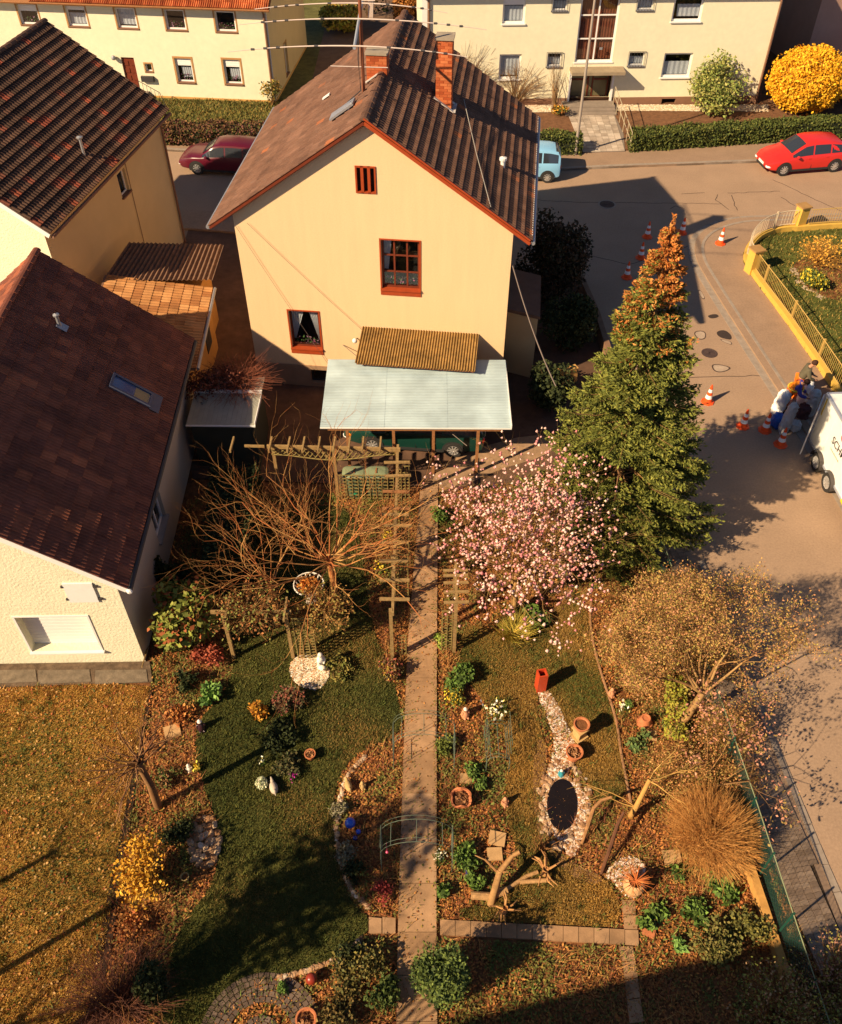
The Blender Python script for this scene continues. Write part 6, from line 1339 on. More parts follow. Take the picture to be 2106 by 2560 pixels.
pondA = npa([G(1405 + 40 * math.cos(a * math.pi / 6), 2014 + 68 * math.sin(a * math.pi / 6)) for a in range(12)])
P = scatter(gardenpoly, 26000, [nlA, glA, rlA, pathA, cpA, pondA]); q_ = np.sin(P[:, 0] * 1.3 + 2) + np.sin(P[:, 1] * 1.9 + P[:, 0]); P = P[q_ > .2]; V, F = blades(np.column_stack([P, np.zeros(len(P))]), .22, .014, 1.0); npmesh('dry_stems', V, F, fol, cols=pick([(.42, .2, .06), (.34, .13, .05), (.5, .28, .09), (.28, .09, .05)], len(P)), kind='stuff')
# ================================================================== VEGETATION
def vecn(v): return v / (np.linalg.norm(v) + 1e-9)
def grow(p, d, L, r, depth, segs, tips, wig=.16, up=.05, kids=(3, 5), lf=.66, rf=.62, spread=.75, nseg=4, start=.3):
    d = vecn(np.array(d, float)); p = np.array(p, float); sl_ = L / nseg; q = p.copy(); rr = r
    for i in range(nseg):
        d = vecn(d + rng.normal(0, wig, 3) + np.array([0, 0, up])); r1 = r * (1 - (1 - .45) * (i + 1) / nseg); n = q + d * sl_
        segs.append((q, n, rr, r1)); rr = r1; q = n
        if depth > 0 and (i + 1) / nseg > start:
            k = rng.integers(kids[0], kids[1] + 1) if i == nseg - 1 else max(1, kids[0] - 1)
            for _ in range(k):
                s = vecn(rng.normal(size=3)); s = vecn(s - d * s.dot(d)); c = vecn(d * (1 - spread * .5) + s * spread * rng.uniform(.5, 1.1))
                grow(q, c, L * lf * rng.uniform(.7, 1.15), max(.0025, rr * rf), depth - 1, segs, tips, wig, up, kids, lf, rf, spread, nseg, start)
        if depth == 0: tips.append(q.copy())
BARKC = [(.22, .12, .05), (.30, .16, .06), (.17, .09, .045)]
barkA = mat('bark_attr', (1, 1, 1), .9, attr=True, var=.2, scale=12, spec=.15)
def tree(name, label, cat, base, segs, tips=None, leaf=None, leafcols=None, n=4, barkc=BARKC, group=None, trunk_n=0, extra=None):
    t = thing(name, label, cat, tuple(base), 0, group)
    S = sorted(segs, key=lambda s: -s[2]); big = [s for s in S if s[2] > .03]; small = [s for s in S if s[2] <= .03]
    if big: V, F = tubes([(a - (b - a) * .06, b + (b - a) * .06, x, y) for a, b, x, y in big], 7); npmesh('trunk', V, F, barkA, t, pick(barkc, len(F), .1))
    if small: V, F = tubes(small, 3); npmesh('twigs', V, F, barkA, t, np.repeat(pick(barkc, len(small), .25), 3, 0), kind='stuff')
    if tips is not None and leaf:
        V, F, c = leafquads(tips, leaf, pick(leafcols, len(tips), .25)); npmesh('leaves', V, F, fol, t, c, kind='stuff')
    return t
def jitter(T, k, s): T = np.array(T); return (T[None] + rng.normal(0, s, (k, len(T), 3))).reshape(-1, 3)
def blossoms(P, size, cols, t, name):
    n = len(P); o = np.array([[1, 0, 0], [0, 1, 0], [-1, 0, 0], [0, -1, 0], [0, 0, 1.3], [0, 0, -.9]]); f0 = np.array([[0, 1, 4], [1, 2, 4], [2, 3, 4], [3, 0, 4], [1, 0, 5], [2, 1, 5], [3, 2, 5], [0, 3, 5]])
    s = size * rng.uniform(.55, 1.25, n); V = (o[None] * s[:, None, None] + P[:, None, :] + rng.normal(0, size * .12, (n, 6, 3))).reshape(-1, 3); F = (np.arange(n)[:, None, None] * 6 + f0[None]).reshape(-1, 3)
    return npmesh(name, V, F, fol, t, np.repeat(pick(cols, n, .12), 8, 0), kind='stuff')
def cloud(c, r, n, shell=.55, squash=1.):
    u = rng.normal(size=(n, 3)); u /= np.linalg.norm(u, axis=1)[:, None]; rad = rng.uniform(shell, 1, n) ** .8
    return np.array(c) + u * rad[:, None] * np.array(r)
def shrub(label, base, r, h, n, leaf, cols, twigs=40, cat='shrub', name='shrub', lump=7, shell=.35, core=True, barkc=BARKC, z0=0., group=None):
    base = np.array([base[0], base[1], z0]); t = thing(name, label, cat, tuple(base), 0, group)
    c0 = base + np.array([0, 0, h * .52]); P = []
    for k in range(lump):
        u = vecn(rng.normal(size=3)); c = c0 + u * np.array([r, r, h * .5]) * .52; P.append(cloud(c, (r * .52, r * .52, h * .30), n // lump, shell))
    P = np.concatenate(P); P = P[P[:, 2] > z0 + .03]
    V, F, cc = leafquads(P, leaf, pick(cols, len(P), .25)); npmesh('foliage', V, F, fol, t, cc, kind='stuff')
    segs = []
    for k in range(twigs):
        e = P[rng.integers(len(P))]; m = (base + e) / 2 + rng.normal(0, r * .12, 3); segs += [(base + rng.normal(0, r * .08, 3) * [1, 1, 0], m, .014, .009), (m, e, .009, .004)]
    if segs: V, F = tubes(segs, 3); npmesh('stems', V, F, barkA, t, np.repeat(pick(barkc, len(segs)), 3, 0), kind='stuff')
    return t
def twigbush(label, base, r, h, n, cols, cat='shrub', name='bare_shrub', rad=.006, flat=0., tip=None, z0=0., bend=.25, mind=0., group=None):
    base = np.array([base[0], base[1], z0]); t = thing(name, label, cat, tuple(base), 0, group); segs = []; tips = []
    for k in range(n):
        a = rng.uniform(0, 6.283); q = rng.uniform(mind, 1) ** .6; d = np.array([math.cos(a) * q * r, math.sin(a) * q * r, h * math.sqrt(max(.03, 1 - .8 * q * q)) * rng.uniform(.6, 1.05)]); b = base + rng.normal(0, .06, 3) * [1, 1, 0]
        m = b + d * .5 + rng.normal(0, bend * .3, 3) * r * .4 + [0, 0, .08 * h]; e = b + d
        segs += [(b, m, rad * 1.6, rad), (m, e, rad, rad * .5)]; tips.append(e)
        for _ in range(2): e2 = m + (e - m) * rng.uniform(.3, .8); f2 = e2 + rng.normal(0, .13, 3) * r; segs.append((m + (e - m) * .4, f2, rad * .7, rad * .4)); tips.append(f2)
    V, F = tubes(segs, 3); npmesh('stems', V, F, barkA, t, np.repeat(pick(cols, len(segs), .25), 3, 0), kind='stuff')
    if tip: V, F, c = leafquads(jitter(tips, tip[2], .05 * r), tip[0], pick(tip[1], len(tips) * tip[2], .2)); npmesh('buds', V, F, fol, t, c, kind='stuff')
    return t
rng = np.random.default_rng(101)
# ---- conifer
cb = np.array([5.60, 18.3, 0.]); t = thing('conifer', 'big green conifer with an orange-brown cone-laden top beside the side road', 'tree', tuple(cb))
segs = [(cb, cb + [0, 0, 5], .2, .13), (cb + [0, 0, 5], cb + [0, 0, 10.1], .13, .02)]; A_ = []; B_ = []; Cc_ = []
def spray(a, b, z, n, w):                           # needles lying along the shoot a-b
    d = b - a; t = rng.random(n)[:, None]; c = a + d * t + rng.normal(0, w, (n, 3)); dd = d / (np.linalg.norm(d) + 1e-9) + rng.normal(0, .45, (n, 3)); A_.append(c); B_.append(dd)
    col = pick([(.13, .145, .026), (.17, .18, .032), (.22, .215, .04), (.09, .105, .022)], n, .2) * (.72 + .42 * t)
    o_ = rng.random(n) < np.clip((z - 7.5 + .6 * math.sin(a[0] * 9)) / 2.0, 0, .92); col[o_] = pick([(.50, .17, .035), (.40, .13, .03), (.56, .24, .06)], int(o_.sum()), .2); Cc_.append(col)
nb_ = 330
for k in range(nb_):
    z = .95 + 9.15 * (k / nb_) ** 1.05; a = rng.uniform(0, 6.283); fz = (z - .4) / 10.05
    R_ = (3.0 * (1 - fz) ** .98 * (1.0 - .10 * (math.cos(a - 3.6) > .2) * (z < 4)) * (1 if fz > .1 else .8 + fz * 2) + .03) * (rng.uniform(.85, 1.15) if rng.random() < .75 else rng.uniform(.5, .8))
    d = np.array([math.cos(a), math.sin(a), 0]); sd_ = np.array([-d[1], d[0], 0]); o = cb + [0, 0, z]; pt = lambda s: o + d * R_ * s + np.array([0, 0, (-.34 * s + .30 * s ** 3) * R_])
    segs.append((o, pt(.5), .03 * (1 - fz) + .006, .012)); segs.append((pt(.5), pt(1), .012, .004))
    ns = max(3, int(R_ / .15))
    for q in range(ns):
        s0 = .25 + .75 * q / ns; L = (.50 * (1.05 - s0) + .14) * min(1, R_ / 1.1 + .15)
        for sg in (-1, 1): p0 = pt(s0); spray(p0, p0 + (d * .75 + sd_ * sg * .8 + np.array([0, 0, rng.uniform(-.12, .22)])) * L, z, int(15 + 26 * L), .022)
    spray(pt(.75), pt(1.08), z, 26, .03)
for z in np.linspace(9.0, 10.35, 11): spray(cb + [0, 0, z - .1], cb + [0, 0, z + .1], 9.5, 22, .03)
P = np.concatenate(A_); D = np.concatenate(B_); C = np.concatenate(Cc_); D /= np.linalg.norm(D, axis=1)[:, None]; E_ = np.cross(D, rng.normal(size=D.shape)); E_ /= np.linalg.norm(E_, axis=1)[:, None]; s_ = rng.uniform(.7, 1.3, (len(P), 1)); print('conifer', len(P))
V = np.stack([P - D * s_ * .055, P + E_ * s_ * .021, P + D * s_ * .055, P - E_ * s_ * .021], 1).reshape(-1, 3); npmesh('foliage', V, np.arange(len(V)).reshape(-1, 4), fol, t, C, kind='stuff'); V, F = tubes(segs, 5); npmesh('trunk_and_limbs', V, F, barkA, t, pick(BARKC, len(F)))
rng = np.random.default_rng(22)
# ---- magnolia
segs, tips = [], []; b0 = np.array([2.6, 15.4, 0.]); grow(b0, (.08, .0, 1), 1.35, .13, 0, segs, tips, .06, nseg=3)
hub = tips[-1]; tips = []
for k in range(12):
    a = k * 2.4 + rng.uniform(-.3, .3); q = (.95, .7, .35)[k % 3]; grow(hub + rng.normal(0, .05, 3), (math.cos(a) * q * (.85 if math.cos(a) > 0 else 1), math.sin(a) * q, 1.05), 1.95, .045, 3, segs, tips, .16, .04, (2, 3), .64, .6, .8, 4, .2)
tips = np.array(tips); print('magnolia', len(segs), len(tips)); 
t = tree('magnolia', 'pink and white flowering magnolia with bare yellowish branches right of the garden path', 'tree', b0, segs, barkc=[(.34, .2, .07), (.26, .14, .05), (.42, .24, .09)])
tips = tips[tips[:, 0] < 5.2]; sel = tips[rng.permutation(len(tips))[:2600]]; blossoms(sel, .045, [(.74, .46, .39), (.68, .30, .27), (.8, .56, .46), (.56, .20, .21), (.7, .38, .33)], t, 'blossoms')
rng = np.random.default_rng(5)
# ---- bare umbrella tree
def umbrella(label, b0, hub_h, n, L, seedup, barkc, cat='tree', lean=(0, 0), bias=None, r0=.11, spread=1.25, name='bare_tree', depth=2):
    segs, tips = [], []; b0 = np.array([b0[0], b0[1], 0.]); h = b0 + [lean[0], lean[1], hub_h]; segs.append((b0, (b0 + h) / 2 + [.05, 0, 0], r0 * 1.15, r0)); segs.append(((b0 + h) / 2 + [.05, 0, 0], h, r0, r0 * .95))
    for k in range(n):
        a = 2 * math.pi * k / n + rng.uniform(-.25, .25); 
        if bias is not None: a = bias[0] + rng.uniform(-1, 1) * bias[1]
        grow(h + rng.normal(0, .06, 3), (math.cos(a) * spread, math.sin(a) * spread, seedup * rng.uniform(.3, 1.3)), L * rng.uniform(.55, 1.1), r0 * .26, depth, segs, tips, .21, .02, (1, 2), .55, .6, .55, 5, .3)
    return tree(name, label, cat, b0, segs, barkc=barkc)
OB = [(.40, .19, .06), (.32, .14, .05), (.48, .26, .09), (.36, .12, .04)]
umbrella('bare pruned tree with long arching branches under the pergola corner', (-2.43, 15.5), 2.1, 32, 2.9, .75, OB, r0=.10)
umbrella('smaller bare tree with crooked branches left of the arching tree', (-4.0, 14.9), 1.9, 12, 2.3, .8, OB, r0=.08, bias=(2.6, 1.5))
umbrella('low leafless pollarded tree at the edge of the neighbour lawn', (-6.23, 9.6), 2.1, 22, 1.25, .55, [(.24, .12, .05), (.17, .08, .04), (.3, .16, .07)], r0=.09, bias=(2.9, 2.2), depth=1)
rng = np.random.default_rng(31)
# ---- cherry with buds
segs, tips = [], []; b0 = np.array([6.3, 11.5, 0.]); k1 = b0 + [.55, .35, 1.35]; segs += [(b0, b0 + [.28, .12, .7], .11, .10), (b0 + [.28, .12, .7], k1, .10, .085)]
for dv in ((.7, .5, .9), (-.8, .9, .8), (-.1, 1.1, .8), (1.1, .2, .5), (-1.1, .5, .6), (.1, .9, 1.2), (-.9, -.1, .9), (.5, 1.0, .5), (-.5, 1.2, .5), (-1.2, .9, .3)): grow(k1, dv, 1.65, .040, 3, segs, tips, .16, .06, (2, 3), .63, .6, .8, 4, .4)
print('cherry', len(tips)); tips = np.array(tips)
tree('cherry_tree', 'budding tree with brownish pink leaf buds leaning over the side road', 'tree', b0, segs, jitter(tips, 6, .09), .032, [(.40, .24, .07), (.46, .28, .08), (.34, .19, .055), (.46, .22, .11), (.32, .25, .06), (.42, .19, .08)], barkc=[(.34, .2, .08), (.25, .13, .05)])
rng = np.random.default_rng(77)
P = np.array([G(1690 + rng.uniform(-28, 28) + (v - 1700) * .0, v, .25 + rng.uniform(0, .7)) for v in rng.uniform(1690, 1850, 900)]); V, F, c = leafquads(P, .06, pick([(.30, .28, .03), (.22, .24, .03), (.36, .3, .05)], 900)); 
t = thing('yellow_shrub', 'yellow-green leafy shrub at the foot of the budding tree', 'shrub', tuple(G(1690, 1800))); npmesh('foliage', V, F, fol, t, c, kind='stuff')
# second budding branches over the fence
segs, tips = [], []; b0 = np.array([6.6, 10.0, 0.])
for dv in ((.9, .5, 1.2), (.4, .9, 1.3), (.9, -.2, 1.1)): grow(b0, dv, 1.7, .035, 2, segs, tips, .15, .02, (2, 3), .65, .6, .8, 4, .4)
tree('budding_shrub', 'thin budding shrub hanging over the fence above the block pavement', 'shrub', b0, segs, jitter(tips, 4, .08), .045, [(.42, .18, .12), (.5, .24, .15), (.3, .2, .06)])
# round twiggy bush
g = G(1765, 2110); twigbush('dense round orange-brown twiggy bush beside the low ochre wall', (g.x, g.y), 1.2, 1.55, 2000, [(.58, .28, .08), (.48, .22, .06), (.64, .34, .11)], rad=.005, mind=.1)
# crooked yellow tree
segs, tips = [], []; a = np.array([*G(1577, 2040)[:2], 0.]); p1 = a + [.02, -.05, .55]; p2 = a + [.25, .25, 1.25]; segs += [(a, p1, .075, .065), (p1, p2, .065, .05)]
for dv, L in (((.4, .6, .4), .9), ((-1, .5, .4), 1.3), ((-.8, .1, .2), 1.2), ((.9, .2, .3), 1.0), ((.8, -.3, .2), .9)): grow(p2 if dv[0] > 0 else p1, dv, L, .022, 1, segs, tips, .12, 0, (1, 2), .6, .6, .6, 4, .4)
tree('crooked_tree', 'small crooked tree with smooth yellow-brown trunk right of the stone pond', 'tree', a, segs, barkc=[(.5, .3, .09), (.42, .24, .07)])
# leaning dark trunk / driftwood right of the pond
dw = mat('driftwood', (.30, .15, .06), .9, .3, 10, .6, 30); ddk = mat('dark_branch', (.12, .05, .025), .9, .3, 10)
def wpx(pts, z): return [G(u, v, zz) for (u, v), zz in zip(pts, z)]
o = MB().tube(wpx([(1503, 2185), (1522, 2130), (1545, 2060), (1560, 2030)], [.05, .35, .6, .75]), [.035, .05, .045, .03], 7).build('leaning_branch', ddk); tag(o, 'dark leaning branch propped between the pond stones and the crooked tree', 'branch')
o = MB().tube(wpx([(1455, 2110), (1470, 2065), (1485, 2020), (1505, 2000), (1530, 1992)], [.05, .3, .5, .6, .7]), [.03, .05, .045, .04, .03], 7).build('leaning_branch', dw); tag(o, 'brown forked driftwood branch standing at the right rim of the pond', 'branch')
# stump tree and logs
segs = []; b = np.array(G(1228, 2258)); c = np.array(G(1250, 2180, .65)); e = np.array(G(1283, 2138, .95)); segs += [(b, c, .09, .075), (c, e, .075, .055), (e, np.array(G(1300, 2130, 1.05)), .055, .05), (c - [0, 0, .1], np.array(G(1215, 2150, .8)), .035, .028), (np.array(G(1215, 2150, .8)), np.array(G(1188, 2138, .85)), .028, .02), (e, np.array(G(1262, 2130, 1.1)), .03, .015), (c, np.array(G(1272, 2180, .8)), .02, .01)]
tree('pruned_tree', 'small pruned bare tree with cut branch stubs above the tree roots', 'tree', b, segs, barkc=[(.36, .2, .08), (.3, .15, .06)])
lg = mat('cut_log', (.42, .24, .10), .85, .25, 12, .4, 40)
for pts, r, lb in (([(1178, 2238), (1235, 2242)], .09, 'pale thick log lying left of the pruned tree'), ([(1240, 2235), (1268, 2225)], .09, 'short pale log lying right of the pruned tree'), ([(1268, 2222), (1318, 2190), (1345, 2180)], .045, 'crooked branch lying between the log and the root stump'), ([(1300, 2205), (1375, 2200)], .05, 'smooth pale log lying on the lower lawn')):
    o = MB().tube([G(u, v, r) for u, v in pts], r, 10).build('log', lg); tag(o, lb, 'log')
def stump(label, u, v, s, n=9):
    t = thing('root_stump', label, 'stump', tuple(G(u, v))); c = np.array(G(u, v)); segs = [(c, c + [0, 0, .25 * s], .07 * s, .06 * s)]
    for k in range(n): a = rng.uniform(0, 6.28); p = c + [0, 0, .15 * s]; q = p + np.array([math.cos(a) * .2, math.sin(a) * .2, rng.uniform(-.02, .22)]) * s; q2 = q + np.array([math.cos(a + .4) * .16, math.sin(a + .4) * .16, rng.uniform(-.1, .1)]) * s; segs += [(p, q, .03 * s, .02 * s), (q, q2, .02 * s, .008 * s)]
    V, F = tubes(segs, 6); npmesh('roots', V, F, barkA, t, pick([(.46, .24, .09), (.36, .18, .07)], len(F)))
stump('upright root stump with twisted roots on the lower lawn', 1362, 2185, 1.15, 9); stump('tangle of pale roots at the foot of the pruned tree', 1262, 2280, 1.0, 10)
twigbush('upright bunch of dry brown stalks behind the root stump', G(1352, 2130)[:2], .3, .7, 26, [(.3, .14, .05)], rad=.01)
# ---- shrubs, in order from the house to the front
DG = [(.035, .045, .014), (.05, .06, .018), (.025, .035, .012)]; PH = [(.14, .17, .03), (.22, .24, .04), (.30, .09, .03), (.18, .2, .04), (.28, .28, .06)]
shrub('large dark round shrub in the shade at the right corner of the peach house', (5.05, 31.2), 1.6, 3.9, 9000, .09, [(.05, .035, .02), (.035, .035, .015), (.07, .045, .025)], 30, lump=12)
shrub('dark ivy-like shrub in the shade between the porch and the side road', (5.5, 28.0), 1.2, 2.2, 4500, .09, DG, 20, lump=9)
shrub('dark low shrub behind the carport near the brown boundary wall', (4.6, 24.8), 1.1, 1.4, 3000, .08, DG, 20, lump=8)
g = G(475, 1600); shrub('glossy green and red photinia shrub at the corner of the cream house', (g.x, g.y), 1.0, 2.3, 4200, .115, PH, 40, lump=10)
g = G(415, 1500); shrub('dark shrub leaning against the wall of the low cream house', (g.x, g.y + .4), .7, 1.5, 2200, .09, DG, 20)
shrub('sparse reddish climber growing over the metal shed roof', (-6.6, 23.1), 1.2, 1.0, 2600, .06, [(.16, .05, .03), (.22, .07, .04), (.1, .04, .03)], 60, z0=1.6, lump=9)
twigbush('tangle of dry reddish vines on top of the shed', (-6.0, 23.3), 1.6, .6, 260, [(.28, .09, .05), (.2, .07, .04)], z0=1.9)
# boxes: clipped hedges
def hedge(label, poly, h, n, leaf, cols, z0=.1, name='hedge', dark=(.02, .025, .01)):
    t = thing(name, label, 'hedge', (poly[0][0], poly[0][1], z0)); P = []
    q = [np.array([p[0], p[1], z0]) for p in poly]; u = np.array([0, 0, h]); faces = [(q[i], q[(i + 1) % len(q)]) for i in range(len(q))]
    per = [np.linalg.norm(b - a) * h for a, b in faces]; area = abs(sum(q[i][0] * q[(i + 1) % len(q)][1] - q[(i + 1) % len(q)][0] * q[i][1] for i in range(len(q)))) / 2; tot = sum(per) + area
    for (a, b), w_ in zip(faces, per): k = int(n * w_ / tot); s = rng.random((k, 2)); P.append(a + (b - a) * s[:, :1] + u * s[:, 1:] )
    k = int(n * area / tot); s = scatter([Vector((p[0], p[1], 0)) for p in poly], k); P.append(np.column_stack([s, np.full(len(s), z0 + h)]))
    P = np.concatenate(P); nz = np.sin(P[:, 0] * 3.1) * np.cos(P[:, 1] * 2.7 + P[:, 2] * 4) * .05; P += rng.normal(0, .045, P.shape) + np.stack([nz, nz, nz], 1)
    V, F, c = leafquads(P, leaf, pick(cols, len(P), .3)); npmesh('foliage', V, F, fol, t, c, kind='stuff')
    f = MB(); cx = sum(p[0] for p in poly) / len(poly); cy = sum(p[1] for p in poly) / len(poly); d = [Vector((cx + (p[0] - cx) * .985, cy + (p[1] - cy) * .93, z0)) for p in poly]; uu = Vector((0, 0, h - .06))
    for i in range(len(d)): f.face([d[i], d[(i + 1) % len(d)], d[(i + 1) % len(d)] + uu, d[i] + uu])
    f.face([p + uu for p in d]); f.build('inner_core', mat('hedge_shade_core', dark, 1.), t, world=True)  # dark box; shade within the hedge is put into its colour
HG = [(.07, .09, .02), (.10, .12, .025), (.05, .065, .016), (.13, .13, .03)]
a, b = G(1578, 381, .1), G(2160, 341, .1); n = Vector((.0, .95, 0)); hedge('long clipped green hedge along the pavement in front of the apartment block', [a, b, b + n, a + n], .85, 16000, .075, HG)
a, b = G(1180, 387, .1), G(1452, 388, .1); hedge('short clipped green hedge left of the apartment entrance path', [a, b, b + n, a + n], .85, 6000, .075, HG)
a, b = G(300, 362, .12), G(720, 366, .12); n2 = Vector((.1, 1.3, 0)); hedge('unclipped brown and purple hedge on the lawn in front of the long house', [a, b, b + n2, a + n2], .75, 9000, .08, [(.16, .07, .04), (.13, .05, .04), (.09, .09, .025), (.2, .11, .04)])
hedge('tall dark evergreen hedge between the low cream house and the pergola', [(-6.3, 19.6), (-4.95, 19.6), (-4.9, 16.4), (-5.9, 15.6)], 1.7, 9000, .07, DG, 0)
g = G(1785, 292); shrub('pale green leafing shrub beside the clipped hedge', (g.x, g.y + .3), 1.75, 3.1, 5200, .10, [(.30, .30, .07), (.22, .26, .06), (.16, .2, .05), (.36, .33, .1)], 80, lump=14, shell=.1)
# yellow forsythia ball: dense ellipsoid of flowers
g = G(2010, 300); c0 = np.array([g.x, g.y + 1.0, 1.75]); t = thing('forsythia', 'huge round ball-shaped yellow forsythia by the hedge', 'shrub', (g.x, g.y + 1, .12)); P = cloud(c0, (2.05, 1.85, 1.55), 15000, .90); P = c0 + (P - c0) * (1 + .05 * np.sin(P[:, :1] * 4.1) * np.cos(P[:, 1:2] * 3.3 + P[:, 2:] * 3)); P = P[P[:, 2] > .15]; P = np.concatenate([P, cloud(c0, (2.25, 2.05, 1.75), 500, .93)]); V, F, c = leafquads(P, .10, pick([(.80, .42, .02), (.85, .5, .03), (.65, .3, .01), (.72, .38, .02)], len(P))); npmesh('flowers', V, F, fol, t, c, kind='stuff'); f = MB(); f.blob(tuple(c0), (1.9, 1.7, 1.42), 24, 16, .02); f.build('inner_core', mat('forsythia_core', (.3, .15, .02), 1), t, world=True)
YF = [(.8, .42, .03), (.7, .34, .02), (.85, .5, .05)]
g = G(383, 2200); shrub('golden yellow forsythia bush beside the neighbour lawn', (g.x, g.y), .85, 1.3, 1700, .055, [(.62, .32, .03), (.54, .26, .02), (.68, .38, .05)], 90, name='forsythia', lump=12, shell=.1)
g = G(2045, 660, .1); twigbush('orange-yellow forsythia in the corner lawn bed', (g.x, g.y), 1.2, 1.1, 160, [(.5, .26, .06)], name='forsythia', tip=(.06, [(.7, .36, .05), (.6, .3, .05)], 1), z0=.1)
g = G(2040, 715, .1); shrub('green shrub with yellow flowers in the corner lawn bed', (g.x, g.y), .8, .8, 1500, .07, [(.09, .12, .03), (.12, .15, .03), (.6, .45, .04)], 10, z0=.1)
gb = polysheet('corner_bed', smoothpts(GP((1975, 668), (2010, 650), (2110, 640), (2110, 760), (2060, 750), (2000, 720)), 2), .108, soil)
pebbles('bed_stones', GP((1975, 668), (1985, 668), (2010, 715), (2065, 752), (2055, 756), (1998, 722), (1977, 690)), 60, .08, [(.4, .3, .2)], .1)
# bare shrubs against the apartment wall
for (u, v, r, h, n_, lb) in ((1165, 262, 2.1, 3.6, 260, 'tall bare orange-brown shrub against the left part of the apartment wall'), (1290, 262, 1.7, 2.6, 200, 'bare grey-brown shrub below the apartment window'), (1384, 275, .6, 3.0, 40, 'slim bare sapling left of the apartment entrance')):
    g = G(u, v, .12); twigbush(lb, (g.x, g.y), r, h, n_, [(.40, .24, .10), (.3, .17, .08), (.24, .16, .1)], z0=.12, rad=.010)
g = G(682, 262, .12); shrub('small yellow-brown shrub at the corner of the long house', (g.x, g.y - .1), .7, 1.5, 500, .09, [(.4, .24, .05), (.3, .2, .05), (.14, .16, .04)], 20, z0=.12)
g = G(1400, 292, .12); shrub('small shrub with orange flowers beside the entrance path', (g.x, g.y), .55, .6, 500, .08, [(.1, .12, .03), (.55, .28, .03), (.3, .12, .03)], 8, z0=.12)
# background trees behind the street buildings
for (x, y, r, h, kind, lb) in ((-3.5, 66, 3.2, 6.5, 0, 'dark evergreen tree in the shadow between the two street buildings'), (-.4, 70, 2.6, 7, 0, 'second dark evergreen nearer the apartment wall'), (-5.2, 63, 1.6, 1.6, 1, 'low sunlit orange grass clump behind the dark yard'), (-1.0, 61.5, .9, 4.0, 2, 'orange-brown leafy shrub at the left edge of the apartment block'), (20.8, 62, 2.2, 3.2, 1, 'yellow-green shrub at the top right behind the apartment block'), (24.0, 51.5, 1.4, 2.6, 0, 'dark shrub beside the small open trailer')):
    shrub(lb, (x, y), r, h, 3500, .16, [DG, [(.4, .26, .05), (.3, .3, .05)], [(.4, .17, .04), (.3, .12, .03)]][kind], 20, 'tree' if kind == 0 and h > 5 else 'shrub', 'evergreen_tree' if kind == 0 and h > 5 else 'shrub', lump=10)
